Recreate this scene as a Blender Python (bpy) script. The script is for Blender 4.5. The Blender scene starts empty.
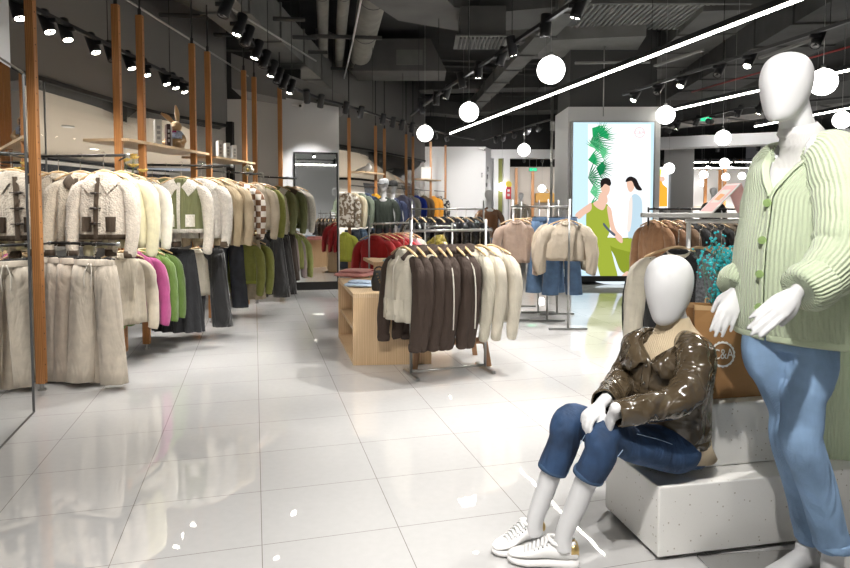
import bpy, bmesh, math, random
from mathutils import Vector, Matrix, noise
random.seed(7)
C = bpy.context.scene.collection
SC = bpy.context.scene
PI = math.pi
# ---------------------------------------------------------------- camera maths
F, PY0, TH = 640.0, 238.3, math.atan(0.052)
CS, SN = math.cos(TH), math.sin(TH)
EYE = 1.35
def ray(px, py):
    u = (px-425)/F; v = (PY0-py)/F
    return Vector((u, CS+SN*v, -SN+CS*v))
def at(px, py, Y):
    d = ray(px, py); t = Y/d.y
    return Vector((d.x*t, Y, EYE+d.z*t))
def atz(px, py, z):
    d = ray(px, py); t = (z-EYE)/d.z
    return Vector((d.x*t, d.y*t, z))
def gx(px, Y, z=1.0):            # X of the image column px at depth Y and height z
    # solve: column only depends on camera depth
    dep = Y*CS-(z-EYE)*SN
    return (px-425)/F*dep
def V(*a): return Vector(a)
# ---------------------------------------------------------------- materials
MATS = {}
def nmat(name):
    m = bpy.data.materials.new(name); m.use_nodes = True
    nt = m.node_tree; b = nt.nodes['Principled BSDF']
    return m, nt, b
def mat(name, col, rough=0.6, metal=0.0, spec=0.5, bump=None, coat=0.0, sheen=0.0, var=0.0, varscale=6.0, emit=None, es=1.0, folds=0.0):
    """bump = (kind, scale, strength)"""
    if name in MATS: return MATS[name]
    m, nt, b = nmat(name)
    b.inputs['Base Color'].default_value = (*col, 1)
    b.inputs['Roughness'].default_value = rough
    b.inputs['Metallic'].default_value = metal
    b.inputs['Specular IOR Level'].default_value = spec
    b.inputs['Coat Weight'].default_value = coat
    b.inputs['Coat Roughness'].default_value = 0.08
    b.inputs['Sheen Weight'].default_value = sheen
    if emit:
        b.inputs['Emission Color'].default_value = (*emit, 1); b.inputs['Emission Strength'].default_value = es
    N, L = nt.nodes, nt.links
    tc = N.new('ShaderNodeTexCoord')
    if var > 0:
        n = N.new('ShaderNodeTexNoise'); n.inputs['Scale'].default_value = varscale; n.inputs['Detail'].default_value = 5
        L.new(tc.outputs['Object'], n.inputs['Vector'])
        r = N.new('ShaderNodeMapRange'); r.inputs['From Min'].default_value = .3; r.inputs['From Max'].default_value = .7
        r.inputs['To Min'].default_value = 1-var; r.inputs['To Max'].default_value = 1+var
        L.new(n.outputs['Fac'], r.inputs['Value'])
        mx = N.new('ShaderNodeVectorMath'); mx.operation = 'SCALE'; mx.inputs[0].default_value = col
        L.new(r.outputs['Result'], mx.inputs['Scale']); L.new(mx.outputs['Vector'], b.inputs['Base Color'])
    if bump:
        kind, sc, st = bump[:3]
        bp = N.new('ShaderNodeBump'); bp.inputs['Strength'].default_value = st; bp.inputs['Distance'].default_value = bump[3] if len(bump) > 3 else .01
        if kind == 'noise':
            t = N.new('ShaderNodeTexNoise'); t.inputs['Scale'].default_value = sc; t.inputs['Detail'].default_value = 4; o = t.outputs['Fac']
        elif kind == 'sherpa':
            t = N.new('ShaderNodeTexVoronoi'); t.inputs['Scale'].default_value = sc; o = t.outputs['Distance']
        elif kind == 'rib':
            t = N.new('ShaderNodeTexWave'); t.inputs['Scale'].default_value = sc; t.inputs['Distortion'].default_value = 1.5; t.inputs['Detail'].default_value = 2
            t.inputs['Detail Scale'].default_value = 3; o = t.outputs['Fac']
        elif kind == 'weave':
            t = N.new('ShaderNodeTexWave'); t.inputs['Scale'].default_value = sc; t.bands_direction = 'DIAGONAL'; t.inputs['Distortion'].default_value = 2; o = t.outputs['Fac']
        L.new(tc.outputs['Object'], t.inputs['Vector'])
        L.new(o, bp.inputs['Height']); L.new(bp.outputs['Normal'], b.inputs['Normal'])
        if folds: add_folds(nt, tc, bp, folds)
    MATS[name] = m
    return m
def add_folds(nt, tc, bp, amount, stretch=(8, 8, 2.2)):
    N, L = nt.nodes, nt.links
    mp = N.new('ShaderNodeMapping'); mp.inputs['Scale'].default_value = stretch; L.new(tc.outputs['Object'], mp.inputs['Vector'])
    n = N.new('ShaderNodeTexNoise'); n.inputs['Scale'].default_value = 1; n.inputs['Detail'].default_value = 3; n.inputs['Distortion'].default_value = .8; L.new(mp.outputs[0], n.inputs['Vector'])
    b2 = N.new('ShaderNodeBump'); b2.inputs['Strength'].default_value = 1; b2.inputs['Distance'].default_value = amount
    L.new(n.outputs['Fac'], b2.inputs['Height']); L.new(b2.outputs['Normal'], bp.inputs['Normal'])
def emis(name, col, s):
    if name in MATS: return MATS[name]
    m = bpy.data.materials.new(name); m.use_nodes = True; nt = m.node_tree
    nt.nodes.remove(nt.nodes['Principled BSDF'])
    e = nt.nodes.new('ShaderNodeEmission'); e.inputs[0].default_value = (*col, 1); e.inputs[1].default_value = s
    nt.links.new(e.outputs[0], nt.nodes['Material Output'].inputs[0]); MATS[name] = m
    return m
def wood_mat(name, c1, c2, scale=3.0, axis='z', rough=.45):
    if name in MATS: return MATS[name]
    m, nt, b = nmat(name); N, L = nt.nodes, nt.links
    tc = N.new('ShaderNodeTexCoord'); mp = N.new('ShaderNodeMapping')
    s = {'x': (.6, 9, 9), 'y': (9, .6, 9), 'z': (9, 9, .6)}[axis]
    mp.inputs['Scale'].default_value = s
    L.new(tc.outputs['Object'], mp.inputs['Vector'])
    n = N.new('ShaderNodeTexNoise'); n.inputs['Scale'].default_value = scale; n.inputs['Detail'].default_value = 6; n.inputs['Distortion'].default_value = 1.2
    L.new(mp.outputs[0], n.inputs['Vector'])
    w = N.new('ShaderNodeTexWave'); w.inputs['Scale'].default_value = scale*.9; w.inputs['Distortion'].default_value = 6; w.inputs['Detail'].default_value = 3
    L.new(mp.outputs[0], w.inputs['Vector'])
    ad = N.new('ShaderNodeMath'); ad.operation = 'MULTIPLY'; L.new(n.outputs['Fac'], ad.inputs[0]); L.new(w.outputs['Fac'], ad.inputs[1])
    cr = N.new('ShaderNodeValToRGB'); cr.color_ramp.elements[0].color = (*c1, 1); cr.color_ramp.elements[1].color = (*c2, 1)
    cr.color_ramp.elements[0].position = .1; cr.color_ramp.elements[1].position = .6
    L.new(ad.outputs[0], cr.inputs[0]); L.new(cr.outputs[0], b.inputs['Base Color']); b.inputs['Roughness'].default_value = rough
    MATS[name] = m
    return m
# ---------------------------------------------------------------- mesh builder
def frame_from(d, up=Vector((0, 0, 1))):
    d = d.normalized()
    if abs(d.dot(up)) > .98: up = Vector((0, 1, 0))
    s = d.cross(up).normalized(); u = s.cross(d).normalized()
    return s, u
def catmull(P, n):
    """smooth list of tuples/Vectors (any length items as Vector) with n steps per span"""
    if n <= 1 or len(P) < 3: return P
    out = []
    for i in range(len(P)-1):
        p0 = P[max(i-1, 0)]; p1 = P[i]; p2 = P[i+1]; p3 = P[min(i+2, len(P)-1)]
        for k in range(n):
            t = k/n; t2 = t*t; t3 = t2*t
            out.append([.5*((2*b)+(-a+c)*t+(2*a-5*b+4*c-d)*t2+(-a+3*b-3*c+d)*t3) for a, b, c, d in zip(p0, p1, p2, p3)])
    out.append(list(P[-1]))
    return out
class MB:
    def __init__(s): s.v = []; s.f = []
    def box(s, c, d, R=None, bev=0.0):
        c = Vector(c); hx, hy, hz = d[0]/2, d[1]/2, d[2]/2
        if bev > 0:
            bm = bmesh.new(); bmesh.ops.create_cube(bm, size=1)
            for v in bm.verts: v.co = Vector((v.co.x*d[0], v.co.y*d[1], v.co.z*d[2]))
            bmesh.ops.bevel(bm, geom=bm.edges[:], offset=min(bev, min(d)*.45), segments=2, affect='EDGES', profile=.6)
            o = len(s.v); bm.verts.index_update()
            for v in bm.verts: s.v.append(c+((R @ v.co) if R else v.co))
            for f in bm.faces: s.f.append([o+v.index for v in f.verts])
            bm.free(); return s
        o = len(s.v)
        for x in (-hx, hx):
            for y in (-hy, hy):
                for z in (-hz, hz):
                    p = Vector((x, y, z)); s.v.append(c+((R @ p) if R else p))
        for q in ((0, 1, 3, 2), (4, 6, 7, 5), (0, 4, 5, 1), (2, 3, 7, 6), (0, 2, 6, 4), (1, 5, 7, 3)): s.f.append([o+i for i in q])
        return s
    def hexa(s, P):   # 8 points: bottom 4 (ccw) then top 4
        o = len(s.v); s.v += [Vector(p) for p in P]
        for q in ((3, 2, 1, 0), (4, 5, 6, 7), (0, 1, 5, 4), (1, 2, 6, 5), (2, 3, 7, 6), (3, 0, 4, 7)): s.f.append([o+i for i in q])
        return s
    def rings(s, R, closed=True, cap0=True, cap1=True):
        o = len(s.v); n = len(R[0])
        for r in R: s.v += [Vector(p) for p in r]
        m = n if closed else n-1
        for i in range(len(R)-1):
            for j in range(m):
                a = o+i*n+j; b = o+i*n+(j+1) % n
                s.f.append([a, b, b+n, a+n])
        if closed and cap0: s.f.append([o+j for j in range(n)][::-1])
        if closed and cap1: s.f.append([o+(len(R)-1)*n+j for j in range(n)])
        return s
    def tube(s, P, r, seg=10, sm=1, up=Vector((0, 0, 1)), cap=True, wr=0.0, wk=9, seed=0, round_ends=False):
        """P points; r = radius or list of radius or (a,b): a sideways, b along up"""
        n = len(P)
        if not isinstance(r, (list,)): r = [r]*n
        Q = [list(p)+(list(q) if isinstance(q, tuple) else [q, q]) for p, q in zip(P, r)]
        Q = catmull(Q, sm)
        pts = [Vector(q[:3]) for q in Q]; rad = [(max(q[3], 1e-4), max(q[4], 1e-4)) for q in Q]
        if round_ends:
            d0 = (pts[0]-pts[1]).normalized(); d1 = (pts[-1]-pts[-2]).normalized()
            e0 = min(rad[0]); e1 = min(rad[-1]); a0, b0 = rad[0]; a1, b1 = rad[-1]; p0 = pts[0]; p1 = pts[-1]
            pre = [(p0+d0*e0*k, (a0*w, b0*w)) for k, w in ((.97, .3), (.75, .68), (.4, .92))]
            post = [(p1+d1*e1*k, (a1*w, b1*w)) for k, w in ((.4, .92), (.75, .68), (.97, .3))]
            pts = [p for p, _ in pre]+pts+[p for p, _ in post]; rad = [q for _, q in pre]+rad+[q for _, q in post]
        R = []; last = None
        for i, p in enumerate(pts):
            a = pts[max(i-1, 0)]; b = pts[min(i+1, len(pts)-1)]; d = (b-a)
            if d.length < 1e-9: d = Vector((0, 0, 1))
            if last is None: sd, u = frame_from(d, up)
            else:
                d = d.normalized(); u = (last-d*last.dot(d)).normalized(); sd = d.cross(u).normalized()
            last = u
            ring = []
            for k in range(seg):
                th = 2*PI*k/seg; w = 1.0
                if wr: w = 1+wr*(noise.noise(Vector((math.cos(th)*1.6+seed, math.sin(th)*1.6, i*wk*.06+seed*3.1)))*2)
                ring.append(p+sd*(rad[i][0]*math.cos(th)*w)+u*(rad[i][1]*math.sin(th)*w))
            R.append(ring)
        return s.rings(R, True, cap, cap)
    def sphere(s, c, r, seg=16, rg=10):
        if not isinstance(r, (tuple, list)): r = (r, r, r)
        c = Vector(c); R = []
        for i in range(1, rg):
            ph = PI*i/rg
            R.append([c+Vector((r[0]*math.sin(ph)*math.cos(2*PI*k/seg), r[1]*math.sin(ph)*math.sin(2*PI*k/seg), r[2]*math.cos(ph))) for k in range(seg)])
        o = len(s.v); s.rings(R, True, False, False)
        t = len(s.v); s.v += [c+Vector((0, 0, r[2])), c-Vector((0, 0, r[2]))]; l = o+(rg-2)*seg
        for k in range(seg):
            s.f.append([t, o+(k+1) % seg, o+k]); s.f.append([t+1, l+k, l+(k+1) % seg])
        return s
    def quad(s, a, b, c, d):
        o = len(s.v); s.v += [Vector(a), Vector(b), Vector(c), Vector(d)]; s.f.append([o, o+1, o+2, o+3]); return s
    def poly(s, P, thick=None):
        """flat polygon; thick = vector for extrusion"""
        o = len(s.v); n = len(P); s.v += [Vector(p) for p in P]; s.f.append([o+i for i in range(n)])
        if thick is not None:
            t = Vector(thick); s.v += [Vector(p)+t for p in P]; s.f.append([o+n+i for i in range(n)][::-1])
            for i in range(n): s.f.append([o+(i+1) % n, o+i, o+n+i, o+n+(i+1) % n])
        return s
    def xf(s, M):
        s.v = [M @ Vector(v) for v in s.v]; return s
    def add(s, o):
        k = len(s.v); s.v += o.v; s.f += [[i+k for i in f] for f in o.f]; return s
    def mesh(s, name, m, smooth=True):
        me = bpy.data.meshes.new(name); me.from_pydata([tuple(v) for v in s.v], [], s.f)
        if smooth is True: me.polygons.foreach_set('use_smooth', [True]*len(me.polygons))
        if m: me.materials.append(m)
        me.update(); return me
    def build(s, name, m, parent=None, smooth=False, label=None, rel=True, recalc=False):
        """rel: verts are in world coordinates, taken back to the parent's origin"""
        if parent is not None and rel:
            o = worldloc(parent); s.v = [Vector(v)-o for v in s.v]
        me = s.mesh(name, m, smooth)
        if recalc:
            bm = bmesh.new(); bm.from_mesh(me); bmesh.ops.remove_doubles(bm, verts=bm.verts, dist=1e-5); bmesh.ops.recalc_face_normals(bm, faces=bm.faces); bm.to_mesh(me); bm.free()
        ob = bpy.data.objects.new(name, me); C.objects.link(ob)
        if parent is not None: ob.parent = parent
        if label: ob['label'] = label
        return ob
def worldloc(o):
    p = Vector((0, 0, 0))
    while o is not None: p += o.location; o = o.parent
    return p
def tag(o, label, cat, group=None, kind=None):
    o['label'] = label; o['category'] = cat
    if group: o['group'] = group
    if kind: o['kind'] = kind
    return o
def thing(name, label, cat, loc=(0, 0, 0), rz=0.0, group=None):
    o = bpy.data.objects.new(name, None); C.objects.link(o); o.empty_display_size = .1
    o.location = Vector(loc); o.rotation_euler = (0, 0, rz)
    return tag(o, label, cat, group)
def struct(name, mb, m, smooth=False):
    o = mb.build(name, m, smooth=smooth); o['kind'] = 'structure'; return o
def copy_thing(src, loc, rz, label, group=None):
    r = src.copy(); C.objects.link(r); r.location = Vector(loc); r.rotation_euler = (0, 0, rz); r['label'] = label
    if group: r['group'] = group
    for ch in list(src.children):
        c = ch.copy(); C.objects.link(c); c.parent = r
        for g in list(ch.children):
            d = g.copy(); C.objects.link(d); d.parent = c
    return r
def remesh(mb, name, m, voxel, parent=None, smooth_it=6, label=None):
    """fuse overlapping lofts into one continuous surface"""
    if parent is not None:
        o = worldloc(parent); mb.v = [Vector(v)-o for v in mb.v]
    me = mb.mesh(name+'_raw', None); ob = bpy.data.objects.new(name+'_raw', me); C.objects.link(ob)
    r = ob.modifiers.new('r', 'REMESH'); r.mode = 'VOXEL'; r.voxel_size = voxel; r.use_smooth_shade = True
    if smooth_it:
        sm = ob.modifiers.new('s', 'SMOOTH'); sm.factor = .5; sm.iterations = smooth_it
    dg = bpy.context.evaluated_depsgraph_get(); dg.update()
    me2 = bpy.data.meshes.new_from_object(ob.evaluated_get(dg)); me2.name = name
    bpy.data.objects.remove(ob); bpy.data.meshes.remove(me)
    me2.materials.clear(); me2.materials.append(m)
    me2.polygons.foreach_set('use_smooth', [True]*len(me2.polygons))
    o2 = bpy.data.objects.new(name, me2); C.objects.link(o2)
    if parent is not None: o2.parent = parent
    if label: o2['label'] = label
    return o2
def text_mb(s, size, ext=.001, font=None, align='CENTER'):
    cu = bpy.data.curves.new('t', 'FONT'); cu.body = s; cu.size = size; cu.extrude = ext; cu.align_x = align; cu.align_y = 'CENTER'; cu.resolution_u = 3
    ob = bpy.data.objects.new('t', cu); C.objects.link(ob)
    dg = bpy.context.evaluated_depsgraph_get(); dg.update()
    me = bpy.data.meshes.new_from_object(ob.evaluated_get(dg)); mb = MB()
    mb.v = [v.co.copy() for v in me.vertices]; mb.f = [list(p.vertices) for p in me.polygons]
    bpy.data.objects.remove(ob); bpy.data.meshes.remove(me)
    return mb
def rotz(a): return Matrix.Rotation(a, 3, 'Z')
ORD = ['first', 'second', 'third', 'fourth', 'fifth', 'sixth', 'seventh', 'eighth', 'ninth', 'tenth', 'eleventh', 'twelfth', 'thirteenth', 'fourteenth', 'fifteenth', 'sixteenth']
# ---------------------------------------------------------------- common materials
M_WALLW = mat('white_wall_paint', (.78, .78, .79), .7, bump=('noise', 60, .05))
M_WALLG = mat('grey_wall_paint', (.20, .195, .19), .8, bump=('noise', 60, .05))
M_WALLL = mat('light_grey_wall', (.52, .51, .50), .7)
M_CEIL = mat('charcoal_ceiling', (.030, .030, .030), .9, var=.3, varscale=1.2)
M_DUCT = mat('dark_painted_duct', (.050, .050, .050), .75, var=.25, varscale=3, bump=('noise', 9, .1))
M_DUCTL = mat('grey_painted_duct', (.13, .13, .125), .65, var=.2, varscale=2, bump=('noise', 9, .1))
M_PIPE = mat('grey_insulated_pipe', (.20, .195, .175), .6, var=.15, varscale=4, bump=('noise', 14, .25))
M_BLACK = mat('black_metal', (.012, .012, .012), .4)
M_BLACKM = mat('matt_black', (.02, .02, .02), .8)
M_STEEL = mat('brushed_steel', (.42, .42, .41), .35, metal=.9)
M_CHROME = mat('chrome', (.75, .75, .75), .12, metal=1)
M_OAK = wood_mat('orange_oak_post', (.40, .17, .055), (.60, .28, .10), 3, 'z')
M_POST = wood_mat('orange_oak_post_drilled', (.40, .17, .055), (.60, .28, .10), 3, 'z')
def drill(m):
    nt = m.node_tree; N, L = nt.nodes, nt.links; b = N['Principled BSDF']; src = b.inputs['Base Color'].links[0].from_socket
    tc = N.new('ShaderNodeTexCoord'); sp = N.new('ShaderNodeSeparateXYZ'); L.new(tc.outputs['Object'], sp.inputs[0])
    def mth(op, a, b_=None):
        n = N.new('ShaderNodeMath'); n.operation = op
        for k, v in enumerate((a, b_)):
            if v is None: continue
            if isinstance(v, (int, float)): n.inputs[k].default_value = v
            else: L.new(v, n.inputs[k])
        return n.outputs[0]
    fz = mth('MULTIPLY', mth('SUBTRACT', mth('FRACT', mth('MULTIPLY', mth('ADD', sp.outputs['Z'], 5), 1/.115)), .5), .115)
    d = mth('ADD', mth('MULTIPLY', fz, fz), mth('MULTIPLY', mth('ABSOLUTE', sp.outputs['Y']), mth('ABSOLUTE', sp.outputs['Y'])))
    fx = mth('GREATER_THAN', mth('ABSOLUTE', sp.outputs['X']), .0298)
    hit = mth('MULTIPLY', mth('LESS_THAN', d, .0052**2), fx)
    mx = N.new('ShaderNodeMix'); mx.data_type = 'RGBA'; L.new(hit, mx.inputs[0]); L.new(src, mx.inputs[6]); mx.inputs[7].default_value = (.03, .015, .008, 1); L.new(mx.outputs[2], b.inputs['Base Color'])
drill(M_POST)
M_BIRCH = wood_mat('pale_birch_board', (.60, .41, .23), (.74, .54, .33), 2.2, 'z')
M_BIRCHX = wood_mat('pale_birch_top', (.62, .44, .26), (.76, .58, .38), 2.2, 'y')
M_HANG = wood_mat('hanger_wood', (.62, .42, .22), (.76, .56, .34), 5, 'x')
M_MIRROR = mat('mirror_glass', (.86, .88, .88), .02, metal=1)
M_WHITE = mat('white_plastic', (.8, .8, .8), .35)
M_LENS = emis('lamp_lens', (1, .93, .80), 26)
M_GLOBE = emis('opal_globe', (1, .98, .95), 7)
M_LED = emis('led_diffuser', (1, .97, .86), 20)
# floor: polished square tiles, thin joints, turned against the view
def floor_mat():
    m, nt, b = nmat('polished_tile_floor'); N, L = nt.nodes, nt.links
    tc = N.new('ShaderNodeTexCoord'); mp = N.new('ShaderNodeMapping'); mp.vector_type = 'TEXTURE'
    mp.inputs['Rotation'].default_value = (0, 0, math.radians(14.9)); g1, g2 = atz(262, 545, 0), atz(264, 491, 0); mp.inputs['Location'].default_value = g1; row_h = (g2-g1).dot(V(-.257, .966, 0))
    L.new(tc.outputs['Object'], mp.inputs['Vector'])
    br = N.new('ShaderNodeTexBrick'); br.offset = 0; br.squash = 1
    br.inputs['Scale'].default_value = 1; br.inputs['Mortar Size'].default_value = .0016; br.inputs['Brick Width'].default_value = .555
    br.inputs['Row Height'].default_value = row_h; br.inputs['Mortar Smooth'].default_value = .1; br.inputs['Bias'].default_value = 0
    br.inputs['Color1'].default_value = (.57, .565, .56, 1); br.inputs['Color2'].default_value = (.59, .585, .58, 1); br.inputs['Mortar'].default_value = (.24, .22, .20, 1)
    L.new(mp.outputs[0], br.inputs['Vector'])
    n = N.new('ShaderNodeTexNoise'); n.inputs['Scale'].default_value = 26; n.inputs['Detail'].default_value = 8; L.new(tc.outputs['Object'], n.inputs['Vector'])
    mr = N.new('ShaderNodeMapRange'); mr.inputs['To Min'].default_value = .95; mr.inputs['To Max'].default_value = 1.05; L.new(n.outputs['Fac'], mr.inputs['Value'])
    vm = N.new('ShaderNodeVectorMath'); vm.operation = 'SCALE'; L.new(br.outputs['Color'], vm.inputs[0]); L.new(mr.outputs[0], vm.inputs['Scale'])
    L.new(vm.outputs['Vector'], b.inputs['Base Color'])
    b.inputs['Roughness'].default_value = .02; b.inputs['IOR'].default_value = 2.3; b.inputs['Specular IOR Level'].default_value = .5
    w = N.new('ShaderNodeTexNoise'); w.inputs['Scale'].default_value = 2.6; w.inputs['Detail'].default_value = 2; L.new(tc.outputs['Object'], w.inputs['Vector'])
    bp = N.new('ShaderNodeBump'); bp.inputs['Strength'].default_value = .10; bp.inputs['Distance'].default_value = .008; L.new(w.outputs['Fac'], bp.inputs['Height'])
    L.new(bp.outputs['Normal'], b.inputs['Normal'])
    return m
M_FLOOR = floor_mat()
def terrazzo():
    m, nt, b = nmat('white_terrazzo'); N, L = nt.nodes, nt.links
    tc = N.new('ShaderNodeTexCoord'); v = N.new('ShaderNodeTexVoronoi'); v.inputs['Scale'].default_value = 44
    L.new(tc.outputs['Object'], v.inputs['Vector'])
    v2 = N.new('ShaderNodeTexVoronoi'); v2.inputs['Scale'].default_value = 95; L.new(tc.outputs['Object'], v2.inputs['Vector'])
    cr = N.new('ShaderNodeValToRGB'); e = cr.color_ramp.elements; e[0].position = .13; e[0].color = (.46, .42, .36, 1); e[1].position = .17; e[1].color = (.78, .77, .74, 1)
    L.new(v.outputs['Distance'], cr.inputs[0])
    # only some chips are dark: gate by the cell colour
    sep = N.new('ShaderNodeSeparateColor'); L.new(v.outputs['Color'], sep.inputs[0])
    gt = N.new('ShaderNodeMath'); gt.operation = 'GREATER_THAN'; gt.inputs[1].default_value = .62; L.new(sep.outputs[0], gt.inputs[0])
    mx = N.new('ShaderNodeMix'); mx.data_type = 'RGBA'; L.new(gt.outputs[0], mx.inputs[0]); mx.inputs[6].default_value = (.78, .77, .74, 1); L.new(cr.outputs[0], mx.inputs[7])
    cr2 = N.new('ShaderNodeValToRGB'); e = cr2.color_ramp.elements; e[0].position = .06; e[0].color = (.80, .78, .74, 1); e[1].position = .12; e[1].color = (1, 1, 1, 1)
    L.new(v2.outputs['Distance'], cr2.inputs[0])
    mu = N.new('ShaderNodeMix'); mu.data_type = 'RGBA'; mu.blend_type = 'MULTIPLY'; mu.inputs[0].default_value = 1; L.new(mx.outputs[2], mu.inputs[6]); L.new(cr2.outputs[0], mu.inputs[7])
    L.new(mu.outputs[2], b.inputs['Base Color']); b.inputs['Roughness'].default_value = .4
    return m
M_TERR = terrazzo()
# ---------------------------------------------------------------- shell
ZC = 4.7
struct('floor', MB().box((2, 14, -.05), (34, 56, .1)), M_FLOOR)
struct('ceiling', MB().box((2, 14, ZC+.1), (34, 56, .2)), M_CEIL)
def wallseg(name, a, b, z0, z1, th, m, side=1):
    a = Vector((a[0], a[1], 0)); b = Vector((b[0], b[1], 0)); d = (b-a).normalized(); n = Vector((-d.y, d.x, 0))*th*side
    q = [a, b, b+n, a+n]
    return MB().hexa([p+Vector((0, 0, z0)) for p in q]+[p+Vector((0, 0, z1)) for p in q])
# near left: white wall that carries the tall mirror
mir0, mir1 = V(-2.27, 3.0, 0), V(-2.56, 4.19, 0)
struct('wall_left_near', wallseg('w', (-1.40, .2), (-2.545, 3.98), 0, ZC, .12, M_WALLW), M_WALLW)
# curved fascia above the glazed wall, left
cur = [(-3.55, 3.6), (-3.66, 5.0), (-3.62, 6.2), (-3.56, 7.2), (-3.48, 8.2), (-3.24, 9.0), (-2.97, 9.7)]
cur = catmull([list(p) for p in cur], 4)
def curved(cur, z0, z1, th):
    P = [Vector((x, y, 0)) for x, y in cur]; R = []
    for i, p in enumerate(P):
        d = (P[min(i+1, len(P)-1)]-P[max(i-1, 0)]).normalized(); n = Vector((-d.y, d.x, 0))*th
        R.append([p+V(0, 0, z0), p+V(0, 0, z1), p+n+V(0, 0, z1), p+n+V(0, 0, z0)])
    return MB().rings(R)
struct('wall_left_fascia', curved(cur, 2.55, ZC, .15), M_WALLG, True)
struct('trim_1', curved([(x+.02, y) for x, y in cur], 2.52, 2.56, .17), M_BLACKM)
struct('wall_left_base', curved(cur, 0, .9, .12), M_WALLG)
m, nt, b = nmat('shop_glass'); b.inputs['Transmission Weight'].default_value = 1; b.inputs['Roughness'].default_value = 0; b.inputs['IOR'].default_value = 1.05
b.inputs['Base Color'].default_value = (.95, .97, .97, 1); M_GLASS = m
struct('window_1', curved([(x-.03, y) for x, y in cur], .9, 2.53, .008), M_GLASS, True)
for k in (8, 15, 24):
    x, y = cur[k]
    struct('trim_2' if k == 8 else 'trim_%d' % k, MB().box((x-.03, y, 1.72), (.012, .012, 1.64)), M_STEEL)
# mall passage beyond the glass
M_BEIGE = mat('mall_ceiling_paint', (.62, .56, .48), .8)
M_NAVY = mat('mall_shopfront', (.055, .065, .085), .6)
struct('ceiling_mall', MB().box((-8.2, 9, 2.95), (8.6, 24, .1)), M_BEIGE)
struct('wall_mall_fascia', MB().box((-9.5, 12.6, 2.5), (.2, 22, .16), rotz(math.radians(-8))), M_WALLW)
struct('wall_mall', MB().box((-10.2, 10, 1.3), (.2, 26, 2.9), rotz(math.radians(-8))), M_NAVY)
for k, (x, y) in enumerate(((-5.2, 9.6), (-5.6, 12.4), (-6.8, 15))):
    o = MB().tube([(x, y, 2.90), (x, y, 2.87)], .09, 16).build('ceiling_downlight', M_WHITE)
    tag(o, ['round white fitting on the beige ceiling beyond the glass, closest', 'round white fitting on the beige ceiling beyond the glass, middle one', 'round white fitting on the beige ceiling beyond the glass, farthest'][k], 'ceiling light')
# post at the fascia end, light grey wall, white wall with mirror
struct('trim_3', MB().box((-2.94, 9.72, 1.3), (.1, .1, 2.6)), M_BLACKM)
struct('wall_left_grey', MB().box((-2.95, 10.75, 1.55), (1.75, .1, 3.1)), M_WALLL)
struct('wall_left_grey_upper', MB().box((-2.95, 10.80, 3.9), (1.75, .1, 1.6)), M_CEIL)
struct('wall_left_white', MB().hexa([V(-2.24, 10.05, 0), V(-1.37, 10.25, 0), V(-1.5, 11.0, 0), V(-2.4, 10.8, 0), V(-2.24, 10.05, 3.03), V(-1.37, 10.25, 2.90), V(-1.5, 11.0, 2.90), V(-2.4, 10.8, 3.03)]), M_WALLW)
struct('wall_left_beam', MB().hexa([V(-2.9, 9.7, 3.10), V(-1.30, 10.5, 2.86), V(-1.45, 11.1, 2.86), V(-3.0, 10.7, 3.10), V(-2.9, 9.7, 3.62), V(-1.30, 10.5, 3.12), V(-1.45, 11.1, 3.12), V(-3.0, 10.7, 3.62)]), M_WALLG)
struct('baseboard_left', MB().hexa([V(-2.26, 10.02, 0), V(-1.36, 10.22, 0), V(-1.38, 10.25, 0), V(-2.26, 10.06, 0), V(-2.26, 10.02, .09), V(-1.36, 10.22, .09), V(-1.38, 10.25, .09), V(-2.26, 10.06, .09)]), M_BLACK)
# second curved fascia
cur2 = catmull([[-1.95, 12.3], [-1.74, 12.8], [-1.2, 14.0], [-.62, 15.6], [.0, 17.45]], 4)
struct('wall_centre_fascia', curved(cur2, 2.55, ZC, .15), M_WALLG, True)
struct('trim_4', curved([(x+.02, y-.02) for x, y in cur2], 2.52, 2.56, .17), M_BLACKM)
struct('window_2', curved([(x-.03, y) for x, y in cur2], .5, 2.53, .008), M_GLASS, True)
struct('wall_centre_base', curved(cur2, 0, .5, .12), M_WALLG)
struct('ceiling_mall_far', MB().poly([V(x, y, 2.9) for x, y in ((-3.95, 10.9), (-2.05, 12.4), (-1.34, 14.1), (-.78, 15.7), (-.18, 17.5), (-.18, 21.4), (-3.95, 21.4))], V(0, 0, .1)), M_BEIGE)
struct('wall_mall_far', MB().box((-4.5, 21.5, 1.3), (9.5, .2, 2.9)), M_WALLL)
struct('wall_mall_far_band', MB().box((-4.5, 21.2, 1.9), (9.5, .2, .10)), M_WALLW)
for x in (-2.9, -1.2, .1): struct('trim_%d' % (20+int(x*2)), MB().box((x-.5, 20.9, 1.3), (.5, .1, 2.5)), M_NAVY)
# white wall at the back, with its angled return and the writing
struct('wall_back_white', MB().box((.86, 18.3, 1.5), (1.72, .12, 3.0)), M_WALLW)
wb = [(1.70, 18.25), (2.12, 17.1)]
struct('wall_back_return', wallseg('w', (1.70, 18.3), (2.04, 19.3), 0, 3.0, .1, M_WALLW, 1), M_WALLW)
struct('wall_back_upper', MB().box((2.5, 19.4, 3.85), (7.0, .2, 1.7)), M_CEIL)
struct('trim_30', MB().box((2.9, 19.2, 2.86), (2.5, .35, .26)), M_WALLW)
struct('trim_31', MB().box((2.10, 19.15, 1.36), (.14, .3, 2.74)), M_WALLW)
struct('trim_32', MB().box((2.25, 19.3, 1.36), (.14, .1, 2.74)), mat('olive_green_paint', (.20, .21, .05), .6))
struct('trim_33', MB().box((2.42, 19.15, 1.36), (.18, .3, 2.74)), M_WALLW)
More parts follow.
